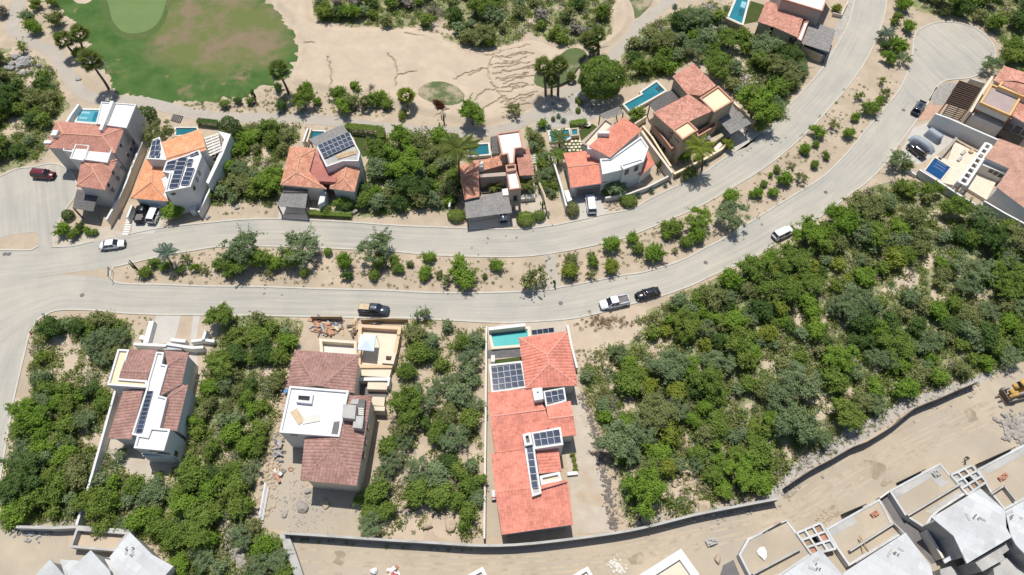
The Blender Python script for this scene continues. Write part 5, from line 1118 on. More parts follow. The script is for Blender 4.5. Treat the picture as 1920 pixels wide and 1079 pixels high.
bwall('cream wall under the tiled lean-to at the top edge', [(1447, 68), (1488, 88)], 1.5, .3, 'tan_wall', cop='cream'); bwall('tan side wall of the grey carport at the top edge', [(1491, 82), (1543, 104)], 2.2, .35, 'tan_wall', cop='cream')
pool('blue lap pool beside the lawn at the top edge', [(1384, -8), (1404, -6), (1391, 44), (1367, 33)], 1.2, 'w_blue', 'offwhite', .5)
bwall('tan retaining wall below the blue lap pool', [(1358, 32), (1388, 46)], 1.8, .4, 'tan_wall'); sheet('lawn', [(1408, 2), (1434, 10), (1420, 41), (1394, 46)], .012, 'lawn', False)
sheet('gravel_garden', [(1562, 60), (1590, 0), (1602, 0), (1588, 45), (1570, 80)], .012, 'pale_gravel', False); bwall('cream planter wall beside the road at the top edge', [(1590, 2), (1578, 28), (1562, 24)], .9, .3, 'cream_pale')
sheet('driveway', [(1512, 80), (1560, 95), (1553, 112), (1540, 118), (1520, 110)], .018, 'drive', False)
# ---- houses at the right edge
h = House('villa', 'grey and ochre villa with dark beam pergola beside the turning circle', 'house', (1890, 200)); h.wallm = 'offwhite'
h.tiles([(1862, 152, 7.0), (1882, 124, 7.0), (1965, 150, 7.0), (1965, 200, 7.0), (1905, 152, 8.3), (1965, 170, 8.3)], [(0, 1, 4), (1, 2, 5, 4), (0, 4, 5, 3)], 't_terra', None, .4)
h.flat([(1859, 157), (1915, 183), (1895, 217), (1838, 192)], 6.8, 'offwhite', 'mauve_roof', .45, .35, 'ochre_coping', z0=5.0); h.flat([(1880, 150), (1965, 185), (1965, 200), (1872, 162)], 7.4, 'offwhite', 'cream_pale', .5, .35, 'ochre_coping')
h.prism('balcony_floor', [(1836, 205), (1890, 228), (1880, 240), (1822, 215)], 3.3, 0, 'offwhite'); h.prism('loggia_wall', [(1860, 168), (1912, 190), (1905, 203), (1852, 182)], 5.2, 3.3, 'brick_red', zpx=5.)
for x, y in ((1840, 200), (1892, 222)): c = G(x, y, 5.0); bar('pillar', Vector((c.x, c.y, 5.2)), Vector((c.x, c.y, 3.3)), .7, .7, 'brick_red', h.root, Vector((1, 0, 0)))
h.tiles([(1895, 217, 5.6), (1915, 186, 6.6), (1975, 195, 6.6), (1975, 262, 5.6), (1882, 222, 5.4)], [(0, 1, 2, 3)], 't_terra', None, .4)
Pw = [G(1882, 224, 5.2), G(1975, 264, 5.2)]
for x, y in ((1891, 237), (1908, 243), (1924, 249)): h.window(Pw[0], Pw[1], x, y, 1.2, 1.6, 'beam_brown')
h.window(Pw[0], Pw[1], 1893, 258, 4.5, 2.4, 'beam_brown', name='glass_door')
per = thing('pergola', 'dark brown beam pergola over the entrance beside the turning circle', 'pergola', G(1805, 180))
h.pergola([(1799, 151), (1841, 166), (1814, 207), (1772, 194)], 3., 13, 'beam_brown', gap=.5, beam='terra_coping', h=.3, parent=per)
bwall('cream rendered wall beside the beam pergola', [(1861, 144), (1842, 172), (1820, 210)], 4.4, .5, 'cream_pale'); bwall('grey garden wall behind the beam pergola', [(1820, 147), (1848, 156)], 1.8, .5, 'concrete')
bwall('tall white wall between the two houses at the right edge', [(1754, 213), (1780, 222), (1825, 242), (1871, 262)], 3.4, .4, 'white'); sheet('driveway', [(1748, 182), (1758, 166), (1775, 155), (1800, 158), (1775, 195), (1750, 200)], .03, 'gravel', False); sheet('red_paving', [(1738, 196), (1770, 198), (1742, 225), (1718, 226)], .032, 'paver_red', False)
h = House('villa', 'white villa with dull brown tiled roof, patio and dark blue pool', 'house', (1880, 320))
h.tiles([(1873, 260, 4.6), (1985, 302, 4.6), (1985, 352, 4.2), (1893, 317, 4.2), (1846, 296, 4.2)], [(0, 1, 2, 3, 4)], 't_tan', 'white', .4, 'cap_tan'); h.tiles([(1893, 316, 4.8), (1985, 352, 4.8), (1985, 418, 4.2), (1921, 391, 4.2), (1868, 352, 4.2)], [(0, 1, 2, 3, 4)], 't_tan', 'white', .4, 'cap_tan')
h.prism('patio', [(1790, 266), (1835, 288), (1798, 350), (1764, 342), (1731, 322), (1755, 292), (1777, 300)], .55, 0, 'flagstone'); h.prism('courtyard', [(1833, 322), (1870, 338), (1850, 375), (1808, 350)], .7, 0, 'flagstone')
h.prism('court_wall', [(1846, 302), (1890, 320), (1886, 327), (1842, 310)], 3., 0, 'offwhite')
for i in range(3): h.window(G(1842, 310, 3.), G(1886, 327, 3.), 1858+i*9, 321+i*4.5, .8, .9)
A, B_, C_, D_ = [G(x, y, 3.) for x, y in ((1848, 269), (1859, 274), (1811, 348), (1797, 341))]
bar('frame_beam', A, D_, .5, .3, 'white', h.root); bar('frame_beam', B_, C_, .5, .3, 'white', h.root)
for i in range(9): t = i/8; bar('frame_rung', A.lerp(D_, t), B_.lerp(C_, t), .55, .28, 'white', h.root)
for c in (A, B_, C_, D_): bar('post', c, Vector((c.x, c.y, 0)), .4, .4, 'white', h.root, Vector((1, 0, 0)))
pool('dark blue tiled pool on the stone patio at the right edge', [(1753, 296), (1782, 314), (1763, 338), (1735, 320)], .74, 'w_deep', 'flagstone', .25, depth=.1)
for i in range(3): tag(bar('pool_step', G(1757+i*.2-i*3.2, 302+i*4.5, .66), G(1775+i*.2-i*3.2, 313+i*4.5, .66), .35, .05, 'navy_panel', None), 'blue tiled pool step, %s from the top, in the dark blue pool' % ordinal(i+1), 'step', 'pool steps')
bwall('long white boundary wall between the patio villa and the scrub', [(1724, 318), (1760, 340), (1800, 366), (1836, 388), (1842, 382)], 1.8, .4, 'white'); bwall('white boundary wall running off the right edge above the scrub', [(1846, 377), (1885, 400), (1960, 440)], 2.2, .35, 'white'); bwall('white low wall left of the patio villa parking', [(1699, 316), (1718, 328)], .8, .35, 'white'); bwall('mossy stone garden wall along the patio', [(1794, 258), (1778, 278), (1763, 296)], 1.1, .5, 'rock'); bwall('stone planter wall above the patio', [(1794, 262), (1815, 274), (1838, 285)], .8, .5, 'rock_tan')
sheet('driveway', [(1712, 240), (1745, 228), (1775, 255), (1790, 262), (1755, 292), (1722, 310), (1685, 290)], .02, 'drive', False)
for x, y, w in ((1802, 291, 'upper'), (1795, 303, 'lower')): tag(link('patio_lounger', prism_mesh('patio_lounger', [G(x-5, y+2), G(x+2, y-5), G(x+6, y-2), G(x-1, y+5)], .55, .9), None, 'concrete'), w+' grey lounge seat on the stone patio by the dark blue pool', 'seat', 'patio seats')
tag(link('patio_table', prism_mesh('patio_table', [G(1817+5*math.cos(i), 289+3.5*math.sin(i)) for i in range(6)], .55, .95), None, 'timber'), 'small round wooden table on the stone patio', 'table')
# ---- brown-roofed white house (lower left)
h = House('villa', 'white house with brown tiled roofs and a long white roof spine, lower left', 'house', (280, 740))
h.flat([(221, 655), (242, 656), (224, 710), (276, 714), (274, 727), (201, 722)], 5.6, 'white', 'cream', .4, .28)
h.tiles([(242, 655, 5.2), (294, 657, 5.2), (281, 699, 6.0), (227, 696, 6.0), (276, 714, 5.6), (223, 711, 5.6)], [(0, 1, 2, 3), (3, 2, 4, 5)], 't_brown', 'white', .2, 'cap_brown', pitch=.52, amp=.11)
h.flat([(293, 660), (307, 661), (303, 683), (314, 685), (298, 742), (313, 746), (299, 803), (282, 802), (276, 818), (262, 818), (247, 815), (275, 727), (277, 715)], 5.9, 'white', 'white_roof', .35, .26)
P = h.flat([(282, 802), (319, 805), (307, 845), (251, 840), (258, 815), (276, 818)], 6.3, 'white', 'white_roof', .4, .28)
solar('long row of grey solar panels on the white roof spine, lower left', [(277, 733), (287, 734), (267, 812), (254, 813)], 5.7, 1, 10, .06, group='solar arrays', frame='steel')
h.tiles([(308, 658, 4.9), (354, 662, 4.9), (341, 721, 4.9), (301, 743, 5.6), (314, 686, 5.8)], [(0, 1, 4), (1, 2, 3, 4)], 't_brown', 'white', .3, 'cap_brown', pitch=.52, amp=.11); h.tiles([(337, 722, 4.6), (353, 723, 4.6), (332, 809, 4.6), (300, 802, 5.3), (313, 747, 5.4), (316, 740, 5.4)], [(0, 1, 4, 5), (1, 2, 3, 4)], 't_brown', 'white', .3, 'cap_brown', pitch=.52, amp=.11)
h.tiles([(232, 733, 4.4), (270, 732, 5.0), (247, 824, 5.0), (203, 823, 4.2)], [(0, 1, 2, 3)], 't_brown', 'white', .4, 'cap_brown', pitch=.52, amp=.11)
h.prism('balcony', [(264, 846), (318, 848), (322, 858), (268, 856)], 3.2, 0, 'white', zpx=3.2); h.prism('balcony_rail', [(266, 850), (318, 853), (318, 855), (266, 852)], 3.5, 3.2, 'steel', zpx=3.4)
Pw = [G(251, 840, 6.3), G(307, 845, 6.3)]; h.window(Pw[0], Pw[1], 300, 849, 3., .8); Pe = [G(354, 662, 4.9), G(341, 721, 4.9)]
h.window(G(319, 805, 6.3), G(307, 845, 6.3), 330, 851, .8, 1.1)
sheet('driveway', [(293, 591), (340, 592), (326, 643), (280, 646)], .024, 'drive', False); sheet('footpath', [(362, 592), (375, 592), (368, 640), (372, 700), (360, 708), (355, 660)], .02, 'drive', False); sheet('terrace', [(204, 822), (262, 826), (330, 858), (300, 900), (268, 905), (235, 880), (200, 850), (195, 835)], .012, 'drive_tan', False)
bwall('white sloping wall left of the lower left driveway', [(284, 602), (273, 643)], 1.2, .9, 'white'); bwall('white front wall of the lower left house', [(251, 645), (311, 648), (313, 645), (360, 652), (381, 651)], 1.6, .5, 'white'); bwall('white stair wall right of the lower left driveway', [(320, 637), (348, 640)], 1.2, .6, 'white'); bwall('white zigzag wall by the footpath', [(358, 640), (380, 637), (402, 640)], 1.2, .5, 'white'); bwall('short white wall post by the footpath', [(386, 620), (380, 637)], 1.6, .5, 'white'); bwall('white planter ledge above the lower left house', [(262, 632), (272, 634)], 1.1, .8, 'white')
tag(bar('roof_tank', G(327, 654, .7)-Vector((1.6, 0, 0)), G(327, 654, .7)+Vector((1.6, 0, 0)), .9, 1., 'steel', None), 'grey metal box behind the front wall of the lower left house', 'box')
bwall('long white boundary wall left of the lower left house', [(216, 732), (190, 826), (172, 890), (143, 985)], 1.9, .35, 'white')
# ---- white and brown house under construction
h = House('villa', 'unfinished house with brown hip roofs around a white roof with skylight', 'house', (610, 790)); h.wallm = 'cream_pale'
h.tiles([(553, 657, 6.0), (673, 666, 6.0), (664, 738, 6.0), (603, 725, 7.8), (593, 724, 7.8), (538, 726, 6.0)], [(0, 1, 3, 4), (0, 4, 5), (1, 2, 3)], 't_brown', None, .5, 'cap_brown', pitch=.52, amp=.11)
P = h.flat([(543, 724), (654, 733), (650, 750), (636, 819), (524, 811)], 7.2, 'white', 'white_roof', .4, .3)
h.tiles([(571, 821, 6.2), (632, 818, 7.0), (627, 838, 7.4), (564, 901, 6.0), (669, 911, 6.0), (697, 742, 6.0), (641, 785, 7.0), (660, 750, 6.8)], [(0, 1, 2, 3), (3, 2, 4), (4, 5, 2)], 't_brown', None, .5, 'cap_brown', pitch=.52, amp=.11)
h.tiles([(632, 818, 7.1), (641, 785, 7.0), (652, 742, 6.7), (697, 742, 6.0), (627, 838, 7.4)], [(0, 1, 2, 3, 4)], 't_brown', 'none', .5, 'cap_brown', pitch=.52, amp=.11)
sk = link('skylight', ring_mesh('skylight', ccw([G(x, y, 7.5) for x, y in ((555, 737), (587, 739), (584, 757), (554, 754))]), inset(ccw([G(x, y, 7.5) for x, y in ((555, 737), (587, 739), (584, 757), (554, 754))]), .4), 6.8, 7.5), h.root, 'white')
link('pane', prism_mesh('pane', inset(ccw([G(x, y, 7.5) for x, y in ((555, 737), (587, 739), (584, 757), (554, 754))]), .4), 6.85, 7.2), sk, 'win_glass')
h.prism('roof_hatch', [(626, 791), (637, 790), (634, 815), (621, 814)], 6.86, 6.83, 'dark_concrete'); h.prism('tank_slab', [(643, 758), (668, 760), (665, 786), (641, 783)], 8.2, 6.5, 'concrete'); h.prism('tank_slab', [(664, 780), (682, 780), (679, 804), (661, 802)], 7.6, 6., 'concrete')
h.prism('stair_well', [(659, 748), (685, 750), (682, 780), (668, 778), (668, 760), (657, 758)], 7.05, 6., 'dark_concrete')
for i in range(5): bar('stair_tread', G(661+i*2.6, 749, 7.1), G(659+i*2.6, 758, 7.1), .3, .1, 'concrete', h.root)
for i in range(4): bar('stair_tread', G(672, 766+i*3.6, 7.1), G(682, 767+i*3.6, 7.1), .22, .1, 'offwhite', h.root)
Pe = [G(697, 742, 5.5), G(669, 911, 5.5)]
for x, y in ((690, 800), (686, 828), (683, 855)): h.window(Pe[0], Pe[1], x, y, 1., 1.4)
h.window(G(524, 811, 7.2), G(636, 819, 7.2), 551, 816, 1., .5)
def courtyard(label, px, hgt, th, wallm, floorm):
    P = ccw([G(x, y, hgt) for x, y in px]); c = sum(P, Vector())/len(P); r = thing('courtyard', label, 'courtyard', Vector((c.x, c.y, 0))); link('wall', ring_mesh('wall', P, inset(P, th), 0, hgt), r, wallm); link('floor', prism_mesh('floor', inset(P, th*.6), .05, max(.1, hgt-1.1)), r, floorm); return r
courtyard('walled concrete court with a pale canopy beside the empty plot', [(672, 608), (753, 613), (744, 662), (735, 690), (669, 690)], 1.6, .6, 'orange_wall', 'cream_pale')
courtyard('narrow cream court above the brown hip roof', [(598, 635), (669, 640), (669, 672), (601, 668)], 1.7, .5, 'cream_pale', 'offwhite'); courtyard('small cream planter basin in the walled concrete court', [(718, 661), (743, 663), (738, 683), (716, 681)], 2., .6, 'cream_pale', 'concrete')
h.prism('terrace', [(669, 688), (735, 690), (730, 708), (668, 704)], 1.2, 0, 'cream_pale'); h.prism('terrace_wall', [(672, 708), (732, 708), (729, 724), (726, 724), (727, 714), (672, 714)], 1.8, 0, 'white'); h.prism('court_floor', [(668, 714), (727, 716), (724, 745), (690, 744), (666, 735)], .3, 0, 'dark_concrete'); h.prism('side_step', [(690, 716), (728, 718), (725, 731), (688, 730)], 1.4, 0, 'cream_pale'); h.prism('side_step', [(698, 744), (722, 745), (720, 762), (698, 760)], 1.4, 0, 'cream_pale'); h.prism('side_step', [(699, 762), (722, 763), (721, 771), (702, 770)], 2.2, 0, 'cream_pale')
cn = thing('canopy', 'pale blue square canopy in the concrete court of the unfinished house', 'canopy', G(688, 640)); A = [G(x, y, 3.4) for x, y in ((676, 627), (705, 629), (701, 659), (670, 656))]; top = sum(A, Vector())/4+Vector((0, 0, .7))
link('canopy_cloth', pymesh('canopy_cloth', [tuple(a) for a in A]+[tuple(top)]+[tuple(a-Vector((0, 0, .25))) for a in A], [(0, 1, 4), (1, 2, 4), (2, 3, 4), (3, 0, 4)]+[(i, (i+1) % 4, 5+(i+1) % 4, 5+i) for i in range(4)]), cn, 'tarp')
for a in A: bar('leg', a, Vector((a.x, a.y, .5)), .06, .06, 'steel', cn, Vector((1, 0, 0)))
# ---- coral-roofed house
h = House('villa', 'coral-tiled house with framed solar decks and a green pool, lower centre', 'house', (1000, 820)); h.wallm = 'offwhite'
h.tiles([(973, 634, 4.4), (1064, 622, 4.4), (1083, 723, 4.4), (986, 729, 4.4), (1026, 666, 6.2), (1029, 683, 6.2)], [(0, 1, 4), (1, 2, 5, 4), (2, 3, 5), (3, 0, 4, 5)], 't_coral', None, .5, 'cap_coral', pitch=.55, amp=.12)
h.tiles([(914, 737, 4.2), (998, 728, 4.2), (1023, 768, 5.2), (919, 782, 5.2), (1031, 800, 4.3), (928, 850, 4.0), (985, 843, 4.0)], [(0, 1, 2, 3), (3, 2, 4, 6, 5)], 't_coral', None, .4, 'cap_coral', pitch=.5, amp=.08)
h.tiles([(1024, 762, 4.4), (1070, 752, 4.4), (1075, 780, 5.0), (1028, 786, 5.0), (1081, 816, 4.2), (1031, 822, 4.2)], [(0, 1, 2, 3), (3, 2, 4, 5)], 't_coral', None, .4, 'cap_coral', pitch=.5, amp=.08)
h.tiles([(921, 852, 4.2), (984, 844, 4.2), (998, 916, 5.2), (929, 925, 5.2)], [(0, 1, 2, 3)], 't_coral', None, .4, 'cap_coral', pitch=.5, amp=.08); h.tiles([(929, 925, 5.2), (1064, 904, 5.2), (1075, 984, 4.0), (941, 1003, 4.0)], [(0, 1, 2, 3)], 't_coral', None, .5, 'cap_coral', pitch=.5, amp=.08)
h.tiles([(1004, 843, 4.6), (1047, 841, 4.0), (1053, 884, 4.0), (1011, 889, 4.6)], [(0, 1, 2, 3)], 't_coral', None, .2, 'cap_coral', pitch=.5, amp=.09); h.tiles([(1014, 910, 5.2), (1014, 918, 5.2), (1064, 904, 5.2), (1061, 900, 5.2)], [(0, 1, 2, 3)], 't_coral', 'none', .2, 'cap_coral', pitch=.5, amp=.08)
h.flat([(996, 812), (1051, 801), (1056, 834), (1003, 842)], 5.6, 'white', 'concrete', .35, .3); h.flat([(983, 836), (1001, 834), (1015, 925), (998, 931)], 5.4, 'white', 'concrete', .3, .25); h.flat([(980, 815), (994, 811), (999, 833), (984, 836)], 6., 'white', 'dark_concrete', .6, .35)
h.flat([(998, 729), (1016, 727), (1019, 748), (1002, 751)], 6., 'white', 'white_roof', .4, .6); h.flat([(1012, 893), (1049, 885), (1053, 902), (1015, 910)], 4.6, 'white', 'cream_pale', .5, .35); h.flat([(1019, 734), (1058, 727), (1062, 752), (1024, 764)], 4.4, 'white', 'concrete', .3, .25)
h.flat([(917, 684), (979, 677), (986, 727), (922, 737)], 4.1, 'white', 'concrete', .25, .3)
solar('five by four solar array over the deck beside the coral hip roof', [(921, 690), (977, 682), (984, 725), (924, 734)], 4.0, 5, 4, .12, group='solar arrays'); solar('three by two solar array behind the coral house ridge box', [(1021, 735), (1056, 729), (1059, 749), (1025, 757)], 4.3, 3, 2, .08, group='solar arrays'); solar('four by two solar array in the white frame of the coral house', [(999, 814), (1049, 805), (1052, 831), (1004, 838)], 5.5, 4, 2, .08, group='solar arrays'); solar('single file of solar panels down the middle of the coral house', [(987, 838), (999, 836), (1009, 915), (997, 917)], 5.3, 1, 6, .08, group='solar arrays'); solar('row of four solar panels above the coral hip roof beside the pool', [(996, 622), (1038, 617), (1039, 623), (997, 629)], 1.6, 4, 1, .06, .6, group='solar arrays')
pool('green swimming pool behind the coral-tiled house', [(920, 624), (989, 617), (991, 645), (926, 650)], .45, 'w_turq', 'cream_pale', .5); bwall('cream wall behind the green swimming pool', [(916, 617), (985, 609)], 1.6, .5, 'cream_pale', cop='white')
sheet('stone_deck', [(914, 657), (974, 649), (977, 669), (914, 673)], .02, 'dark_stone', False); sheet('lawn', [(928, 675), (977, 669), (979, 678), (928, 683)], .024, 'lawn', False); tag(bar('pool_shed', G(921, 676, 1.), G(928, 676, 1.), 1.2, 1.6, 'white', None), 'small white box beside the dark stone deck', 'box')
sheet('driveway', [(1060, 612), (1068, 650), (1080, 720), (1090, 735), (1120, 840), (1150, 998), (1075, 1002), (1070, 900), (1055, 830), (1062, 740)], .018, 'drive_tan', False); sheet('side_yard', [(908, 740), (925, 740), (940, 1004), (907, 1010)], .016, 'dirt_road', False); sheet('paving', [(912, 607), (1062, 600), (1066, 625), (975, 634), (914, 655)], .014, 'drive_tan', False)
bwall('white wall along the top right of the coral-tiled house', [(1064, 610), (1072, 650), (1082, 690)], 1.5, .35, 'white'); bwall('cream side wall between the empty plot and the coral house', [(912, 612), (911, 740), (908, 1010)], 1.4, .3, 'offwhite')
h.prism('planter', [(1063, 886), (1083, 883), (1084, 890), (1064, 892)], .5, 0, 'white')
# ================================================================== lower walls and fences
bwall('long grey retaining wall along the dirt lane below the plots', [(531, 1000), (600, 1004), (700, 1011), (800, 1017), (905, 1023), (1000, 1019), (1150, 1000), (1230, 984), (1300, 966), (1380, 950), (1460, 935)], 2.1, .25, 'dark_concrete', sm=True, cop='concrete')  # dark body colour paints in the shade of the near face, coping left paler
bwall('grey kerb wall running down from the retaining wall corner', [(531, 1000), (545, 1035), (570, 1110)], 1., 1.2, 'concrete'); bwall('brown fence along the bend of the dirt lane', [(1475, 912), (1520, 882), (1560, 861), (1600, 838), (1625, 829), (1680, 795), (1715, 766), (1760, 748), (1800, 730), (1835, 716)], 2.0, .1, 'fence_brown', cat='fence', name='site_fence', sm=True)
bwall('grey wall along the foot of the lower left scrub', [(30, 988), (100, 990), (143, 988), (245, 996)], 1.8, .4, 'concrete'); bwall('plank hoarding behind the debris pile', [(582, 594), (640, 594)], 1.4, .12, 'fence_wood', cat='fence', name='site_fence'); bwall('plank hoarding at the top of the concrete court', [(676, 600), (720, 598), (764, 599)], 1.2, .12, 'fence_wood', cat='fence', name='site_fence')
# ================================================================== concrete shells under construction
def shell(label, px, z, px_wall=None, th=.28, slabm='slab', z0=0.):
    h = House('concrete_shell', label, 'unfinished building', (sum(p[0] for p in px)/len(px), sum(p[1] for p in px)/len(px))); P = h.slab(px, z, th, slabm); I = inset(P, .7)
    link('wall', prism_mesh('wall', I, z0, z-th-.002), h.root, 'concrete'); return h, P
h, P = shell('large grey roof slab of the concrete shell near the right bottom corner', [(1747, 971), (1838, 916), (1884, 957), (1896, 1008), (1813, 1057), (1788, 1005)], 6.4)
h.window(P[0], P[-1], 1828, 1066, 1.6, 1.2) if False else None
h.prism('side_wing', [(1827, 1053), (1895, 1012), (1905, 1022), (1880, 1040), (1885, 1048), (1842, 1072)], 4.6, 0, 'concrete'); h.prism('front_wing', [(1862, 1064), (1888, 1046), (1930, 1085), (1930, 1110), (1870, 1110)], 3.2, 0, 'concrete')
h.prism('front_wing', [(1762, 1068), (1783, 1062), (1800, 1082), (1800, 1110), (1770, 1110)], 3.0, 0, 'concrete'); h.prism('porch_slab', [(1768, 1050), (1794, 1036), (1796, 1043), (1772, 1057)], 3.4, 3.1, 'slab')
h.prism('yard_wall', [(1736, 995), (1740, 994), (1771, 1046), (1767, 1048)], 2.0, 0, 'offwhite')
h2, P = shell('wide grey roof slab of the concrete shell at the bottom edge', [(1579, 1076), (1698, 999), (1745, 1062), (1760, 1120), (1590, 1120)], 6.4); h3, P = shell('grey roof slab of the concrete shell cut by the bottom edge, left', [(1462, 1082), (1538, 1030), (1578, 1076), (1590, 1120), (1470, 1120)], 6.4); h4, P = shell('grey roof slab of the concrete shell cut by the right edge', [(1885, 958), (1925, 936), (1975, 928), (1975, 1075), (1925, 1043), (1905, 1022), (1887, 990)], 6.4)
def terr(label, px, z, m='dirt_road', edge='slab'):
    P = ccw([G(x, y, z) for x, y in px]); c = sum(P, Vector())/len(P); r = thing('site_terrace', label, 'terrace', Vector((c.x, c.y, 0)), None); link('terrace_wall', ring_mesh('terrace_wall', P, inset(P, .3), 0, z), r, edge); link('terrace_fill', prism_mesh('terrace_fill', inset(P, .25), 0, z-.12), r, m); return r
t1 = terr('sandy concrete terrace in front of the large grey roof slab', [(1667, 920), (1763, 868), (1787, 897), (1812, 926), (1762, 958), (1747, 972), (1735, 992), (1697, 967)], 1.3); t2 = terr('sandy concrete terrace in front of the wide grey roof slab', [(1548, 992), (1649, 935), (1672, 979), (1695, 1000), (1592, 1062), (1570, 1030)], 1.3); t3 = terr('sandy concrete terrace cut by the right edge', [(1832, 880), (1930, 828), (1960, 900), (1925, 935), (1884, 957), (1858, 925)], 1.3); t4 = terr('sandy concrete terrace beside the left floor grid', [(1402, 1010), (1475, 975), (1495, 1000), (1523, 1040), (1462, 1081), (1410, 1090), (1385, 1040)], 1.3)
bar('inner_wall', G(1700, 968, 1.6), G(1800, 908, 1.6), .25, .8, 'concrete', t1); bar('inner_wall', G(1592, 1034, 1.6), G(1674, 982, 1.6), .25, .8, 'concrete', t2); bar('inner_wall', G(1410, 1078, 1.6), G(1500, 1030, 1.6), .25, .8, 'concrete', t4)
bar('inner_wall', G(1674, 982, 1.6), G(1694, 1002, 1.6), .25, .8, 'concrete', t2); bar('inner_wall', G(1856, 928, 1.6), G(1880, 912, 1.6), .25, .8, 'concrete', t3); bar('inner_wall', G(1880, 912, 1.6), G(1902, 940, 1.6), .25, .8, 'concrete', t3)
def gridcells(label, px, z, n=3, hole=None):
    A, B, C, D = [G(x, y, z) for x, y in px]; r = thing('floor_grid', label, 'foundation', Vector((A.x, A.y, 0)), 'concrete floor grids')
    for i in range(n+1):
        t = i/n; bar('grid_wall', A.lerp(B, t)-Vector((0, 0, .3)), D.lerp(C, t)-Vector((0, 0, .3)), .3, .7, 'slab', r); bar('grid_wall', A.lerp(D, t)-Vector((0, 0, .302)), B.lerp(C, t)-Vector((0, 0, .302)), .3, .69, 'slab', r)
    rr = random.Random(int(px[0][0]))
    for i in range(n):
        for j in range(n):
            q = [A.lerp(B, (i+a)/n).lerp(D.lerp(C, (i+a)/n), (j+b)/n) for a, b in ((.06, .06), (.94, .06), (.94, .94), (.06, .94))]; mid = (i, j) == (1, 1)
            link('cell_floor', prism_mesh('cell_floor', q, .02, .12 if mid else z-.42), r, 'w_green' if mid else rr.choice(['soil', 'dirt_road', 'brick_red', 'concrete']))
    return r
gridcells('concrete floor grid with brown cells beside the right bottom corner', [(1783, 891), (1822, 873), (1849, 904), (1814, 928)], 1.5); gridcells('concrete floor grid with a green water cell near the bottom edge', [(1494, 1000), (1538, 981), (1567, 1029), (1522, 1040)], 1.5)
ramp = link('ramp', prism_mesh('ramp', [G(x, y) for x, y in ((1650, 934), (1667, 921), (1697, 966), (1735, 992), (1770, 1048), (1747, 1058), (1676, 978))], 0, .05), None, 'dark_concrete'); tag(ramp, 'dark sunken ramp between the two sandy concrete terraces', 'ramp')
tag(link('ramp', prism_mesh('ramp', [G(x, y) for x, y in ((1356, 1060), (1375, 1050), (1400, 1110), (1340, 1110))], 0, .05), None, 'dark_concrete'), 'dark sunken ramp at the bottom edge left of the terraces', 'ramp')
bwall('pair of white block walls beside the dark sunken ramp', [(1650, 934), (1668, 921)], 1.2, .25, 'offwhite'); bwall('black yard wall of the concrete shell in shade', [(1680, 985), (1730, 1050), (1745, 1060)], 1.8, .3, 'concrete')
for a, b, t in (((1475, 912+66), (1440, 995), 'beside the left sandy terrace'), ((1688, 903), (1735, 880), 'above the first sandy terrace'), ((1583, 963), (1625, 945), 'above the second sandy terrace'), ((1838, 868), (1905, 838), 'above the terrace at the right edge'), ((1430, 1000), (1465, 980), 'at the corner of the left sandy terrace')): bwall('short dark screen '+t, [a, b], 1.4, .12, 'black_wall', cat='fence', name='site_fence')
# white parapet frames at the bottom edge
def frame(label, px, hgt, th): 
    P = ccw([G(x, y, hgt) for x, y in px]); c = sum(P, Vector())/len(P); r = thing('parapet_frame', label, 'roof', Vector((c.x, c.y, 0))); link('parapet', ring_mesh('parapet', P, inset(P, th), 0, hgt), r, 'white'); link('roof_deck', prism_mesh('roof_deck', inset(P, th*.6), .1, hgt-.5), r, 'cream_pale')
frame('white parapet roof cut by the bottom edge', [(1190, 1084), (1277, 1029), (1310, 1075), (1330, 1140), (1200, 1140)], 4., 1.1); frame('small white roof corner at the bottom edge', [(1070, 1081), (1102, 1062), (1112, 1080), (1112, 1140), (1075, 1140)], 4., .5); frame('small white roof corner at the bottom edge left of the white parapet', [(872, 1081), (905, 1063), (915, 1082), (915, 1140), (875, 1140)], 4., .5)
# grey concrete shells bottom left
h = House('concrete_shell', 'cluster of grey gabled concrete roofs at the bottom left', 'unfinished building', (210, 1060))
def gable(px_l, px_t, px_r, px_b, ze, zr):
    """two roof slabs meeting at a ridge that runs from px_t down to px_b"""
    L_, T_, R_, B_ = G(*px_l, ze), G(*px_t, zr), G(*px_r, ze), G(*px_b, zr)
    L2 = L_+(B_-T_); R2 = R_+(B_-T_)
    for a, b, nm in ((L_, L2, 'roof_slab'), (R_, R2, 'roof_slab')):
        v = [tuple(q) for q in (T_, a, b, B_)]+[tuple(q-Vector((0, 0, .25))) for q in (T_, a, b, B_)]
        link(nm, pymesh(nm, v, [(0, 1, 2, 3), (7, 6, 5, 4), (0, 4, 5, 1), (1, 5, 6, 2), (2, 6, 7, 3), (3, 7, 4, 0)]), h.root, 'slab')
    v = [(q.x, q.y, 0) for q in (L_, T_, R_)]+[tuple(q-Vector((0, 0, .2))) for q in (L_, T_, R_)]; link('gable_wall', pymesh('gable_wall', v, [(0, 1, 4, 3), (1, 2, 5, 4)]), h.root, 'concrete')
h.slab([(243, 998), (285, 1040), (325, 1062), (300, 1090), (230, 1100), (205, 1045)], 4.6, .3); h.prism('wall', [(240, 1003), (280, 1042), (315, 1062), (298, 1085), (232, 1090), (210, 1046)], 4.25, 0, 'concrete', zpx=4.6)
h.slab([(170, 1032), (205, 1070), (215, 1110), (120, 1110), (128, 1072)], 5.4, .3); h.prism('wall', [(170, 1036), (202, 1070), (210, 1105), (125, 1105), (132, 1073)], 5.05, 0, 'concrete', zpx=5.4); h.slab([(94, 1049), (125, 1085), (130, 1110), (55, 1110), (65, 1080)], 5., .3); h.prism('wall', [(94, 1053), (122, 1085), (126, 1105), (60, 1105), (70, 1080)], 4.65, 0, 'concrete', zpx=5.)
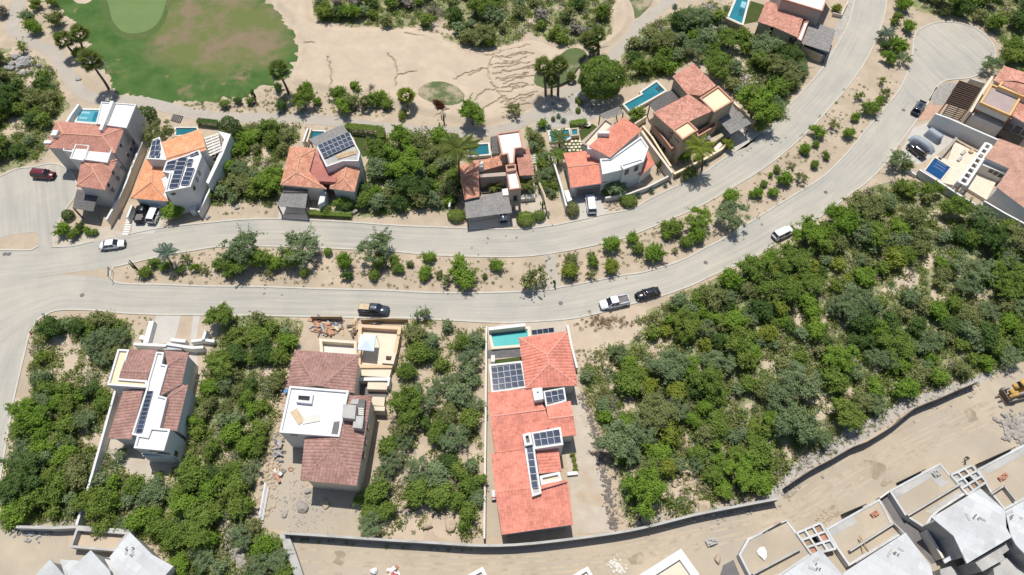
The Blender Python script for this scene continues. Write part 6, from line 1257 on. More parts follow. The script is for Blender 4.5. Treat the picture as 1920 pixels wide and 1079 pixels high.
h.prism('link_roof', [(112, 1049), (150, 1052), (135, 1070), (122, 1082)], 4., 0, 'slab'); h.prism('link_roof', [(196, 1048), (230, 1056), (245, 1078), (215, 1085)], 4., 0, 'slab')
courtyard('open concrete basin beside the grey gabled roofs', [(143, 990), (243, 998), (215, 1034), (130, 1027)], 1.9, .35, 'concrete', 'wash')
# ================================================================== VEHICLES
def loft(secs):
    V = []; Fq = []; k = len(secs[0])
    for s in secs: V += s
    for i in range(len(secs)-1):
        for j in range(k): Fq.append((i*k+j, (i+1)*k+j, (i+1)*k+(j+1) % k, i*k+(j+1) % k))
    Fq += [tuple(range(k)), tuple(reversed(range((len(secs)-1)*k, len(secs)*k)))]
    return V, Fq
def wheel_meshes(r, w, tm='tyre'):
    V = []; Fq = []; n = 16
    prof = [(-w/2, r*.62), (-w/2, r*.94), (-w*.3, r), (w*.3, r), (w/2, r*.94), (w/2, r*.62)]
    for i in range(n):
        a = 6.2832*i/n
        for y, q in prof: V.append((q*math.cos(a), y, q*math.sin(a)))
    k = len(prof)
    for i in range(n):
        for j in range(k-1): Fq.append((i*k+j, i*k+j+1, ((i+1) % n)*k+j+1, ((i+1) % n)*k+j))
    t = pymesh('tyre', V, Fq); t.materials.append(M[tm])
    V = []; Fq = []
    for i in range(n): a = 6.2832*i/n; V += [(r*.63*math.cos(a), -w*.42, r*.63*math.sin(a)), (r*.63*math.cos(a), w*.42, r*.63*math.sin(a))]
    for i in range(n): Fq.append((2*i, 2*i+1, 2*((i+1) % n)+1, 2*((i+1) % n)))
    V += [(0, -w*.36, 0), (0, w*.36, 0)]; c = 2*n
    for i in range(n): Fq += [(2*i, 2*((i+1) % n), c), (2*((i+1) % n)+1, 2*i+1, c+1)]
    q = pymesh('rim', V, Fq); q.materials.append(M['rim']); return t, q
TY, RM = wheel_meshes(.36, .24)
def lmesh(name, vf, m, parent, bev=0.):
    v, f = vf; me = pymesh(name, v, f)
    bm = bmesh.new(); bm.from_mesh(me); bmesh.ops.recalc_face_normals(bm, faces=bm.faces)
    if bev:
        bmesh.ops.bevel(bm, geom=[e for e in bm.edges if len(e.link_faces) == 2 and e.calc_face_angle(0) > .4], offset=bev, segments=2, affect='EDGES')
        for q in bm.faces: q.smooth = True
    bm.to_mesh(me); bm.free(); me.materials.append(M[m]); o = bpy.data.objects.new(name, me); COL.objects.link(o); o.parent = parent; return o
def sec(x, w, zb, zt, wt=.86, crown=.03):
    zm = zb+(zt-zb)*.62
    return [(x, -w*.93, zb), (x, -w, zb+.18), (x, -w, zm), (x, -w*wt, zt), (x, 0, zt+crown), (x, w*wt, zt), (x, w, zm), (x, w, zb+.18), (x, w*.93, zb)]
def vehicle(name, label, cat, rear_px, front_px, paint, kind='suv', L=None, Wd=None, Ht=None, z=.03, load=None, rack=False, flag=False):
    D = {'sedan': (4.6, 1.8, 1.45), 'suv': (4.6, 1.85, 1.72), 'van': (4.9, 1.95, 1.85), 'pickup': (5.4, 1.95, 1.82), 'jeep': (4.1, 1.85, 1.85)}[kind]
    L = L or D[0]; Wd = Wd or D[1]; Ht = Ht or D[2]; a, b = G(*rear_px, .7), G(*front_px, .7); d = b-a; c = (a+b)/2
    root = thing(name, label, cat, Vector((c.x, c.y, z)), 'vehicles', math.atan2(d.y, d.x)); hw = Wd/2; bt = Ht*.56; zb = .28
    x0, x1 = -L/2, L/2
    if kind == 'pickup':
        secs = [sec(x0, hw*.93, zb+.1, bt*1.0), sec(x0+.25, hw*.99, zb, bt*1.02), sec(x0+L*.38, hw, zb, bt*1.03), sec(x0+L*.60, hw, zb, bt*1.02), sec(x1-L*.24, hw, zb, bt*1.0), sec(x1-.28, hw*.95, zb+.02, bt*.9), sec(x1, hw*.78, zb+.12, bt*.72)]
        body = lmesh('body', loft(secs), paint, root, .05); bx0, bx1 = x0+.12, x0+L*.36
        lmesh('cargo_bed', merge([boxvf((bx0+bx1)/2, 0, bt*1.03+.03, bx1-bx0, Wd*.74, .04)]), 'dark_concrete', root)
        for s in (-1, 1): lmesh('bed_rail', boxvf((bx0+bx1)/2, s*hw*.82, bt+.16, bx1-bx0, .16, .30), paint, root, .03)
        lmesh('tailgate', boxvf(x0+.08, 0, bt+.14, .1, Wd*.8, .28), paint, root, .02)
        cb0, cb1, r0, r1 = x0+L*.37, x1-L*.235, x0+L*.40, x1-L*.37
        if load: lmesh('load', boxvf((bx0+bx1)/2, .12, bt+.36, (bx1-bx0)*1.0, Wd*.62, .12), load, root)
    elif kind == 'sedan':
        secs = [sec(x0, hw*.8, zb+.12, bt*.98), sec(x0+.3, hw*.95, zb, bt*1.12), sec(x0+L*.25, hw, zb, bt*1.14), sec(x0+L*.5, hw, zb, bt*1.13), sec(x1-L*.27, hw, zb, bt*1.1), sec(x1-.35, hw*.94, zb+.02, bt*.95), sec(x1, hw*.72, zb+.12, bt*.72)]
        body = lmesh('body', loft(secs), paint, root, .05); bt *= 1.1; cb0, cb1, r0, r1 = x0+L*.13, x1-L*.26, x0+L*.28, x1-L*.42
    elif kind == 'jeep':
        secs = [sec(x0, hw*.95, zb+.1, bt*1.05, .95), sec(x0+.15, hw*.98, zb+.05, bt*1.1, .95), sec(x1-L*.3, hw*.98, zb+.05, bt*1.1, .95), sec(x1-.2, hw*.85, zb+.1, bt*1.05, .95), sec(x1, hw*.82, zb+.15, bt*.98, .95)]
        body = lmesh('body', loft(secs), paint, root, .03); bt *= 1.1; cb0, cb1, r0, r1 = x0+.05, x1-L*.32, x0+.1, x1-L*.38
    else:
        secs = [sec(x0, hw*.84, zb+.1, bt*1.0), sec(x0+.22, hw*.96, zb, bt*1.06), sec(x0+L*.3, hw, zb, bt*1.08), sec(x0+L*.6, hw, zb, bt*1.07), sec(x1-L*.22, hw, zb, bt*1.04), sec(x1-.3, hw*.94, zb+.02, bt*.9), sec(x1, hw*.74, zb+.12, bt*.68)]
        body = lmesh('body', loft(secs), paint, root, .05); bt *= 1.04; cb0, cb1, r0, r1 = x0+.08, x1-L*.21, x0+.32, x1-L*.36
    bw, rw = hw*.88, hw*.74; bt -= .02
    g = [(cb0, -bw, bt), (cb1, -bw, bt), (cb1, bw, bt), (cb0, bw, bt), (r0, -rw, Ht-.05), (r1, -rw, Ht-.05), (r1, rw, Ht-.05), (r0, rw, Ht-.05)]
    lmesh('window_glass', (g, [(0, 1, 5, 4), (1, 2, 6, 5), (2, 3, 7, 6), (3, 0, 4, 7), (4, 5, 6, 7)]), 'glass', root)
    lmesh('roof_panel', loft([[(x, -rw*k, Ht-.06), (x, -rw*k*.9, Ht-.01), (x, 0, Ht+.02), (x, rw*k*.9, Ht-.01), (x, rw*k, Ht-.06)] for x, k in ((r0-.06, .94), (r0+.15, 1.05), (r1-.15, 1.05), (r1+.05, .95))]), paint, root, .02)
    for s in (-1, 1):
        for (xa, xb) in ((cb0, r0), (cb1, r1), ((cb0+cb1)/2-.05, (r0+r1)/2-.05)):
            p0, p1 = Vector((xa, s*bw*1.005, bt)), Vector((xb, s*rw*1.01, Ht-.04)); v, f = tube_np([p0, p1], [.055, .05], 5); lmesh('pillar', (v, f), paint, root)
        lmesh('mirror', boxvf(cb1-.45, s*(hw+.08), bt+.12, .14, .2, .14), paint, root, .02); lmesh('headlight', boxvf(x1-.16, s*hw*.62, bt*.66, .2, .36, .14), 'lamp_white', root, .02); lmesh('tail_light', boxvf(x0+.07, s*hw*.76, bt*.86, .12, .2, .3), 'lamp_red', root, .02)
        for xw in (x0+L*.19, x1-L*.18):
            w = bpy.data.objects.new('wheel', TY); COL.objects.link(w); w.parent = root; w.location = (xw, s*(hw-.1), .36); q = bpy.data.objects.new('rim', RM); COL.objects.link(q); q.parent = w
    if rack:
        for s in (-1, 1): lmesh('roof_rail', boxvf((r0+r1)/2, s*rw*.85, Ht+.07, r1-r0, .06, .06), 'steel', root)
        lmesh('sunroof', boxvf((r0+r1)/2+.2, 0, Ht+.035, .9, rw*1.1, .02), 'glass', root)
    if flag:
        lmesh('dash_cloth', boxvf(cb1-.42, .1, bt+.28, .22, .8, .03), 'orange_panel', root)
    lmesh('front_bumper', boxvf(x1-.02, 0, .48, .16, Wd*.72, .18), 'plastic_black', root, .03); lmesh('rear_bumper', boxvf(x0+.0, 0, .5, .16, Wd*.8, .18), 'plastic_black', root, .03)
    return root
vehicle('parked_car', 'dark red hatchback standing on the left turning circle', 'car', (62, 326), (101, 329), 'p_red', 'suv')
vehicle('parked_car', 'white sedan driving at the road junction on the left', 'car', (191, 461), (230, 456), 'p_white', 'sedan')
vehicle('pickup_truck', 'dark grey pickup parked in the left half of the two-car drive', 'pickup', (262, 412), (271, 384), 'p_black', 'pickup', L=5.)
vehicle('parked_car', 'white car parked in the right half of the two-car drive', 'car', (284, 414), (295, 388), 'p_white', 'suv')
vehicle('pickup_truck', 'charcoal pickup loaded with boards on the lower road above the court', 'pickup', (673, 579), (729, 583), 'p_char', 'pickup', load='ply')
vehicle('pickup_truck', 'white pickup with an open bed parked at the lower road kerb', 'pickup', (1178, 562), (1126, 573), 'p_white', 'pickup')
vehicle('parked_car', 'black sedan with an orange cloth in its windscreen behind the white pickup', 'car', (1236, 545), (1193, 557), 'p_black', 'sedan', flag=True)
vehicle('parked_car', 'white car alone on the lower road beside the scrub plot', 'car', (1450, 446), (1487, 428), 'p_white', 'suv')
vehicle('van', 'silver white van on the drive of the red tiled villa', 'van', (1110, 398), (1106, 367), 'p_white', 'van')
vehicle('parked_car', 'dark car with a glass roof parked before the red paving', 'car', (1713, 217), (1733, 188), 'p_char', 'suv', rack=True)
vehicle('parked_car', 'silver car half hidden under the grey pergola carport', 'car', (941, 384), (944, 412), 'p_silver', 'sedan')
vehicle('off_roader', 'black boxy off-roader beside the covered car', 'car', (1734, 294), (1704, 270), 'p_black', 'jeep')
def covered(label, a, b, w, hgt, m, boxy=False):
    A, B = G(*a, .7), G(*b, .7); d = B-A; L = d.length; c = (A+B)/2; root = thing('covered_car', label, 'covered car', Vector((c.x, c.y, .02)), 'vehicles', math.atan2(d.y, d.x)); V = []; Fq = []; n, k = 15, 11
    for i in range(n):
        t = i/(n-1)*2-1
        for j in range(k):
            s = j/(k-1)*2-1; prof = 1-abs(t)**(7 if boxy else 3); top = hgt*(.55+.45*(1-abs(t*1.15+.1)**3 if abs(t*1.15+.1) < 1 else 0)) if not boxy else hgt
            z = top*max(0, (1-abs(s)**5))*(.25+.75*min(1, prof*2)) if i not in (0, n-1) else 0; V.append((t*L/2, s*w/2*(1-.18*abs(t)**4), z+.03*math.sin(i*2.1+j*1.7)*(0 < j < k-1)))
    for i in range(n-1):
        for j in range(k-1): Fq.append((i*k+j, (i+1)*k+j, (i+1)*k+j+1, i*k+j+1))
    o = lmesh('car_cover', (V, Fq), m, root)
    for p in o.data.polygons: p.use_smooth = True
    for s in (-1, 1): lmesh('cover_hem', boxvf(0, s*w*.46, .06, L*.8, .1, .1), 'cover_dark', root)
covered('light grey covered car between the off-roader and the white wall', (1708, 255), (1753, 284), 2., 1.55, 'cover_grey'); covered('boxy grey covered trailer against the white wall', (1738, 246), (1764, 264), 2., 1.8, 'cover_grey', True)
# ---- loader at the right edge
bk = thing('loader', 'dusty yellow boom loader with big tyres on the dirt lane', 'construction vehicle', G(1905, 738), None, R(14)); WT, WR = wheel_meshes(.72, .5, 'tyre_dusty')
lmesh('chassis', boxvf(.6, 0, 1.1, 4.6, 1.1, .6), 'yellow_paint', bk, .06); lmesh('boom', merge([boxvf(.3, -.65, 1.95, 6.2, .42, .42), boxvf(-2.6, -.65, 1.7, .5, .5, .7)]), 'yellow_paint', bk, .05); lmesh('boom_slide', boxvf(.9, -.65, 2.22, 4.6, .26, .12), 'steel', bk); lmesh('engine_cover', boxvf(.2, .75, 1.75, 2.6, .9, .8), 'yellow_paint', bk, .08)
lmesh('cab', loft([[(x, y, z) for y, z in ((.3, 1.4), (.3, 2.4), (.4, 2.9), (1.15, 2.9), (1.25, 2.4), (1.25, 1.4))] for x in (-.6, .9)]), 'glass', bk, .04); lmesh('cab_roof', boxvf(.15, .78, 2.95, 1.5, 1., .1), 'yellow_paint', bk, .03); lmesh('fork_carriage', merge([boxvf(-3.0, -.2, .9, .2, 1.8, 1.2), boxvf(-3.5, -.6, .35, 1., .16, .1), boxvf(-3.5, .2, .35, 1., .16, .1)]), 'fence_brown', bk); lmesh('counterweight', boxvf(3., 0, 1.3, .7, 1.8, 1.), 'yellow_paint', bk, .08)
for x in (-1.9, 2.0):
    for s in (-1, 1):
        w = bpy.data.objects.new('wheel', WT); COL.objects.link(w); w.parent = bk; w.location = (x, s*1.05, .72); q = bpy.data.objects.new('rim', WR); COL.objects.link(q); q.parent = w
# ================================================================== PERSON (one continuous skinned body, leaning forward)
def person(px, py, rot):
    b = G(px, py); root = thing('person', 'person in a navy shirt and dark trousers bending forward on the dirt lane', 'person', b, None, rot)
    J = {'pelvis': (0, 0, .92, .13), 'waist': (.06, 0, 1.08, .125), 'chest': (.20, 0, 1.30, .15), 'neck': (.33, 0, 1.46, .06), 'head': (.42, 0, 1.58, .09), 'crown': (.47, 0, 1.68, .075)}
    E = [('pelvis', 'waist'), ('waist', 'chest'), ('chest', 'neck'), ('neck', 'head'), ('head', 'crown')]
    for s, n in ((1, 'l'), (-1, 'r')):
        st = .12*s
        J.update({'hip'+n: (0, .1*s, .88, .095), 'knee'+n: (.08+st, .12*s, .48, .065), 'ank'+n: (st-.02, .12*s, .09, .042), 'toe'+n: (st+.17, .13*s, .04, .035), 'sh'+n: (.22, .19*s, 1.38, .065), 'elb'+n: (.36, .27*s, 1.14, .045), 'wri'+n: (.58, .2*s, 1.02, .03), 'palm'+n: (.64, .18*s, .99, .033)})
        E += [('pelvis', 'hip'+n), ('hip'+n, 'knee'+n), ('knee'+n, 'ank'+n), ('ank'+n, 'toe'+n), ('chest', 'sh'+n), ('sh'+n, 'elb'+n), ('elb'+n, 'wri'+n), ('wri'+n, 'palm'+n)]
        for k in range(5):
            oy = (k-2)*.022; L = (.075, .085, .09, .085, .06)[k]
            if k == 4: J['f%d'%k+n] = (.63, .18*s-.05*s, .985, .010); J['g%d'%k+n] = (.66, .18*s-.075*s, .965, .009)
            else: J['f%d'%k+n] = (.64+L*.6, .18*s+oy, .975, .010); J['g%d'%k+n] = (.64+L, .18*s+oy, .94, .009)
            E += [('palm'+n, 'f%d'%k+n), ('f%d'%k+n, 'g%d'%k+n)]
    names = list(J); me = bpy.data.meshes.new('body'); me.from_pydata([J[k][:3] for k in names], [(names.index(a), names.index(c)) for a, c in E], []); o = bpy.data.objects.new('body', me); COL.objects.link(o); o.parent = root
    sk = o.modifiers.new('skin', 'SKIN'); sk.use_smooth_shade = True
    for i, k in enumerate(names): me.skin_vertices[0].data[i].radius = (J[k][3], J[k][3]); me.skin_vertices[0].data[i].use_root = (k == 'pelvis')
    o.modifiers.new('sub', 'SUBSURF').levels = 1; o.modifiers['sub'].render_levels = 1
    m = bpy.data.materials.new('person_clothes'); N, L_, P = nodes_of(m); tc = N.new('ShaderNodeTexCoord'); sp = N.new('ShaderNodeSeparateXYZ'); L_.new(tc.outputs['Object'], sp.inputs[0])
    r = N.new('ShaderNodeValToRGB'); r.color_ramp.interpolation = 'CONSTANT'; el = r.color_ramp.elements; el[0].position = 0; el[0].color = (.02, .015, .012, 1); el[1].position = .06; el[1].color = (.025, .025, .03, 1); e = el.new(.52); e.color = (.02, .03, .075, 1); e = el.new(.78); e.color = (.30, .17, .11, 1)
    mr = N.new('ShaderNodeMath'); mr.operation = 'DIVIDE'; mr.inputs[1].default_value = 1.86; L_.new(sp.outputs[2], mr.inputs[0]); L_.new(mr.outputs[0], r.inputs[0]); L_.new(r.outputs[0], P.inputs['Base Color']); me.materials.append(m)
    V, Fq = tube_np([Vector((.36, 0, 1.62)), Vector((.44, 0, 1.72)), Vector((.53, 0, 1.76)), Vector((.56, 0, 1.74))], [.05, .105, .085, .02], 10); lmesh('hair', (V, Fq), 'hair_black', root)
person(1808, 862, R(-150))
# ================================================================== ROCKS, DEBRIS, SMALL THINGS
def rock_mesh(seed, sub=2):
    bm = bmesh.new(); bmesh.ops.create_icosphere(bm, subdivisions=sub, radius=1); r = random.Random(seed); off = Vector((r.random()*50, r.random()*50, 0))
    pl = [(Vector((r.gauss(0, 1), r.gauss(0, 1), r.gauss(0, 1))).normalized(), r.uniform(.55, .8)) for _ in range(9)]
    for v in bm.verts:
        for n, d in pl:
            k = v.co.dot(n)-d
            if k > 0: v.co -= n*k
        v.co *= 1+.18*mnoise.noise(v.co*2+off)
    me = bpy.data.meshes.new('rock'); bm.to_mesh(me); bm.free(); return me
ROCKS = [rock_mesh(i) for i in range(8)]
def rock(x, y, r, label, group, m='rock', flat=.6):
    o = link('boulder', rock_mesh_m(m)); s = r/SC(y); o.location = G(x, y, s*flat*.45); o.scale = (s*rt.uniform(.85, 1.2), s*rt.uniform(.85, 1.2), s*flat); o.rotation_euler = (0, 0, rt.random()*6); return tag(o, label, 'rock', group)
RK = {}
def rock_mesh_m(m):
    k = (m, rt.randrange(8))
    if k not in RK: me = ROCKS[k[1]].copy(); me.materials.append(M[m]); RK[k] = me
    return RK[k]
for x, y, r, l, m in ((566, 951, 13, 'large pale boulder on the bare yard below the brown-roofed house', 'rock'), (533, 965, 6, 'small round pale boulder left of the large one on the bare yard', 'rock'), (577, 922, 7, 'boulder beside the shaded porch of the brown-roofed house', 'rock'), (610, 947, 8, 'flat boulder at the edge of the porch shade', 'rock_tan'), (1322, 952, 14, 'large tan boulder at the foot of the wide scrub plot', 'rock_tan'), (1212, 977, 13, 'tan boulder under the bottom tip of the scrub plot', 'rock_tan'), (1300, 936, 10, 'tan boulder above the large one at the foot of the scrub', 'rock_tan'), (1198, 985, 11, 'pale boulder beside the bottom tip of the scrub plot', 'rock'), (1372, 943, 8, 'pale boulder near the end of the retaining wall', 'rock'), (147, 148, 5, 'dark boulder beside the leaning palm', 'rock_grey'), (218, 180, 6, 'pale boulder at the cart path below the fairway', 'rock'), (389, 407, 6, 'grey boulder beside the upper road right of the solar house', 'rock_grey'), (445, 389, 6, 'pale boulder under the scrub by the upper road', 'rock'), (461, 912-3, 7, 'pale boulder among the scrub between the brown-roofed houses', 'rock'), (710, 193, 6, 'pale boulder among bushes by the cart path', 'rock_grey'), (664, 398, 8, 'whitish boulder at the right end of the hedge planter', 'rock'), (845, 985, 14, 'big flat boulder at the foot of the empty plot', 'rock_tan'), (800, 985, 12, 'second flat boulder at the foot of the empty plot', 'rock_tan'), (765, 962, 5, 'round boulder in the middle foot of the empty plot', 'rock')):
    rock(x, y, r, l, 'single boulders', m)
for i in range(34):
    a = ru.uniform(0, 1); x = 22+ru.gauss(18, 14); y = 122+ru.gauss(0, 11); rock(x, y, ru.uniform(3, 8), 'grey boulder of the rock outcrop beside the cart path bend', 'boulders of the rock outcrop', 'rock_grey', .8)
for i in range(60):
    x = ru.gauss(1282, 24); y = ru.gauss(912, 14); rock(x, y, ru.uniform(2, 5.5), 'tan stone of the rubble patch low in the wide scrub plot', 'stones of the rubble patch', 'rock_tan', .7)
for i in range(26):
    x = ru.uniform(90, 145); y = ru.gauss(976, 6); rock(x, y, ru.uniform(2, 5), 'pale stone heaped along the wall under the lower left scrub', 'stones along the lower left wall', 'rock', .7)
for i in range(30):
    x = ru.uniform(25, 95); y = 1003+ru.gauss(0, 6); rock(x, y, ru.uniform(2, 5.5), 'grey stone of the heap below the lower left wall', 'stones of the heap below the wall', 'rock_grey', .7)
mat('rock_dark', (.20, .175, .15), .95, .3, 1.2, 5., .8)
LEAF['x'] = leafmat('leaf_brush', (.30, .20, .12), (.34, .24, .15), (.19, .125, .08), .05)
def rubble(name, label, line, w, n, rr, m, cat='rubble'):
    P = smooth([G(x, y) for x, y in line], False, .5); V = []; Fq = []; r = random.Random(n); base, bf = [], []
    bm = bmesh.new(); bmesh.ops.create_icosphere(bm, subdivisions=1, radius=1); bm.verts.ensure_lookup_table(); base = [v.co.copy() for v in bm.verts]; bf = [tuple(v.index for v in f.verts) for f in bm.faces]; bm.free()
    for i in range(n):
        p = r.choice(P)+Vector((r.gauss(0, w/2), r.gauss(0, w/2), 0)); s = r.uniform(*rr); o = len(V); e = Matrix.Rotation(r.random()*6, 3, 'Z') @ Matrix.Diagonal((s*r.uniform(.7, 1.3), s*r.uniform(.7, 1.3), s*r.uniform(.4, .8)))
        V += [p+e @ (b*(1+.3*r.random()))+Vector((0, 0, s*.3)) for b in base]; Fq += [tuple(a+o for a in f) for f in bf]
    o = link(name, pymesh(name, V, Fq), None, m); tag(o, label, cat, None, 'stuff')
rubble('rubble', 'dark stone rubble strip right of the coral house drive', [(1092, 740), (1110, 790), (1125, 850), (1138, 910), (1150, 985)], .7, 620, (.06, .24), 'rock_dark'); rubble('rubble', 'tan earth clods beside the rubble strip', [(1098, 740), (1120, 800), (1138, 870), (1158, 980)], 1.5, 240, (.06, .25), 'rock_tan')
rubble('rubble', 'loose stones on the gravel slope above the brown fence', [(1330, 955), (1440, 925), (1500, 870), (1600, 810), (1700, 760), (1820, 712)], 2.4, 560, (.05, .25), 'rock'); rubble('rubble', 'stones and clods along the left edge of the bare yard', [(545, 690), (528, 760), (515, 830), (503, 900), (490, 960)], 1.6, 420, (.06, .3), 'rock_tan'); rubble('rubble', 'pebbles strewn over the bare yard', [(540, 900), (580, 985), (560, 930), (640, 960)], 3., 260, (.04, .14), 'rock'); rubble('rubble', 'broken stones in the gully at the bottom', [(432, 990), (440, 1030), (455, 1075)], 2.4, 260, (.1, .4), 'rock'); rubble('rubble', 'pale stones among the bushes behind the tan villa', [(1320, 30), (1370, 90), (1395, 150), (1440, 170)], 2.6, 140, (.1, .4), 'rock'); rubble('rubble', 'stones on the slope below the lap pool', [(1325, 10), (1345, 30), (1360, 50)], 1.6, 90, (.15, .5), 'rock'); rubble('rubble', 'stones in the foot of the wide scrub plot', [(1170, 960), (1240, 975), (1320, 950), (1400, 935)], 1.8, 200, (.06, .35), 'rock_tan'); rubble('rubble', 'brick rubble on the sandy terraces', [(1770, 900), (1785, 905)], .8, 60, (.06, .18), 'brick_red'); rubble('rubble', 'brick rubble beside the second terrace', [(1575, 995), (1620, 975)], 1., 60, (.05, .16), 'brick_red'); rubble('rubble', 'pale brick heap on the dirt lane near the grid', [(1540, 975), (1552, 972)], .9, 60, (.08, .2), 'rock_tan'); rubble('rubble', 'bricks on the terrace at the right edge', [(1895, 870), (1920, 885)], 1., 90, (.06, .2), 'brick_red'); rubble('rubble', 'spoil heap at the right edge of the dirt lane', [(1900, 800), (1930, 820)], 2.2, 320, (.1, .5), 'rock'); rubble('rubble', 'broken bricks at the bottom edge of the dirt lane', [(1150, 1060), (1165, 1072)], .9, 60, (.08, .22), 'offwhite'); rubble('rubble', 'clods along the top of the white debris by the garden', [(1140, 385), (1155, 390)], .8, 60, (.08, .3), 'rock_tan'); rubble('rubble', 'stones on the strip between the roads', [(560, 520), (500, 522), (420, 515), (700, 525), (1590, 215), (1580, 205)], 1.6, 90, (.08, .25), 'rock')
# construction debris piles
def debris(label, cx, cy, rx, ry, n, mats_, seed, cat='debris'):
    r = random.Random(seed); root = thing('debris_pile', label, cat, G(cx, cy))
    for i in range(n):
        x, y = cx+r.gauss(0, rx*.5), cy+r.gauss(0, ry*.5); p = G(x, y, .12+.5*r.random()*max(0, 1-((x-cx)/rx)**2)); a = r.random()*3.14; L = r.uniform(.3, 1.7); d = Vector((math.cos(a)*L/2, math.sin(a)*L/2, r.uniform(-.12, .12)))
        bar('scrap_board', p-d, p+d, r.uniform(.08, .55), .05, r.choice(mats_), root)
debris('pile of boards, orange sheets and blue plastic behind the hoarding', 612, 612, 32, 17, 85, ['timber', 'ply', 'orange_panel', 'orange_panel', 'navy_panel', 'concrete', 'dark_concrete', 'offwhite', 'fence_brown', 'stick', 'brick_red'], 3); debris('bundle of long timbers leaning beside the hoarding', 663, 615, 8, 18, 22, ['timber', 'ply', 'fence_brown'], 4); debris('scattered scrap and blue sacks along the left yard edge', 523, 838, 8, 22, 34, ['offwhite', 'stick', 'navy_panel', 'dark_concrete', 'stick', 'rock'], 5); debris('red and white scrap on the left of the bare yard', 520, 885, 9, 8, 24, ['brick_red', 'offwhite', 'stick', 'concrete', 'timber'], 6); debris('dark scrap row beside the court hoarding', 700, 602, 30, 3, 24, ['fence_brown', 'dark_concrete', 'timber'], 7); debris('small heap of pipes and paper on the dirt lane at the bottom edge', 737, 1073, 7, 5, 22, ['brick_red', 'offwhite', 'tarp', 'red_plastic'], 8); debris('broken timber beside the open concrete basin', 200, 1018, 10, 6, 20, ['bark', 'fence_brown', 'stick'], 10); debris('grey scaffolding parts on the white roof', 635, 764, 4, 6, 10, ['dark_concrete', 'steel'], 12)
for x, y, a, l, m, t in ((558, 781, .6, 2.6, 'ply', 'tan board lying on the white roof of the unfinished house'), (583, 786, -.5, 2.6, 'offwhite', 'pale board lying on the white roof of the unfinished house')):
    p = G(x, y, 6.95); d = Vector((math.cos(-a-.3), math.sin(-a-.3), 0))*l/2; tag(bar('board', p-d, p+d, 1.2, .06, m, None), t, 'board')
tp = thing('pipe_stack', 'stack of long white pipes and poles beside the bare yard', 'pipes', G(492, 940))
for i in range(7): bar('pipe', G(497+i*1.1, 905+i*2, .2+.1*(i % 2)), G(485+i*1.3, 972+i*.8, .2+.1*(i % 2)), .16, .14, ['white', 'steel', 'offwhite', 'concrete'][i % 4], tp)
for i, (x, y) in enumerate(((597, 794-0), )): pass
tag(link('sand_bag', rock_mesh_m('tarp_white')), 'white sheet bundle lying on the left sandy terrace', 'sheet'); o = bpy.context.scene.objects[-1] if False else [q for q in bpy.data.objects if q.name.startswith('sand_bag')][-1]; o.location = G(1430, 1038, 1.4); o.scale = (.75, 1.1, .3)
tag(link('stone_slab', rock_mesh_m('rock_tan')), 'pale yellow stone block at the bottom edge by the ramp', 'stone'); o = [q for q in bpy.data.objects if q.name.startswith('stone_slab')][-1]; o.location = G(1346, 1049, .3); o.scale = (.5, .8, .5)
tag(link('water_tank', rock_mesh_m('tarp_white')), 'white plastic bag of sand on the dirt lane at the bottom edge', 'bag'); o = [q for q in bpy.data.objects if q.name.startswith('water_tank')][-1]; o.name = 'sand_sack'; o.location = G(701, 1071, .35); o.scale = (.6, .55, .5)
tag(link('blue_sheet', prism_mesh('blue_sheet', [G(x, y, 1.) for x, y in ((533, 731), (540, 729), (538, 737), (531, 736))], .8, 1.), None, 'blue_plastic'), 'bright blue plastic sheet at the left of the brown hip roof', 'sheet')
hs = []; V, Fq = [], []
tag(link('hose_coil', (lambda vf: pymesh('hose_coil', *vf))(tube_np([G(545+4.5*math.cos(t*.4), 880+3.2*math.sin(t*.4), .1) for t in range(17)], [.09]*17, 6)), None, 'orange_panel'), 'coil of orange hose on the bare yard', 'hose')
pl = thing('plank_tripod', 'two thin poles crossed on the second sandy terrace', 'poles', G(1620, 1025)); bar('pole', G(1612, 1004, 2.2), G(1618, 1038, 1.3), .12, .1, 'timber', pl); bar('pole', G(1612, 1004, 2.2), G(1629, 1035, 1.3), .12, .1, 'timber', pl)
for x, y, t in ((1803, 388-175, ''), ): pass
def manhole(x, y, l): tag(link('manhole_cover', prism_mesh('manhole_cover', [G(x, y)+Vector((.42*math.cos(i*.52), .42*math.sin(i*.52), 0)) for i in range(12)], .0, .045), None, 'dark_concrete'), l, 'manhole cover', 'manhole covers')
for x, y, l in ((1323, 493, 'dark manhole cover on the lower road near the bend'), (1051, 569, 'manhole cover in the middle of the lower road'), (1548, 361, 'manhole cover on the lower road below the planted strip'), (1694, 207, 'manhole cover on the road left of the dark car'), (154, 554, 'manhole cover at the road junction'), (9, 477, 'left one of two drain covers at the top of the junction'), (17, 477, 'right one of two drain covers at the top of the junction'), (1568, 391, 'manhole cover on the verge beside the scrub plot')): manhole(x, y, l)
tag(bar('utility_box', G(1580, 400, .5), G(1590, 396, .5), 1.1, 1., 'offwhite', None), 'pale green topped utility box on the verge of the lower road', 'utility box')
def cone(x, y, l):
    r = thing('traffic_cone', l, 'cone', G(x, y), 'red cones'); V, Fq = tube_np([Vector((0, 0, .05)), Vector((0, 0, .7))], [.17, .04], 8); lmesh('cone_body', (V, Fq), 'red_plastic', r); lmesh('cone_base', boxvf(0, 0, .03, .42, .42, .05), 'red_plastic', r)
cone(84, 597, 'upper red cone on the kerb of the road junction'); cone(59, 626, 'lower red cone on the kerb of the road junction')
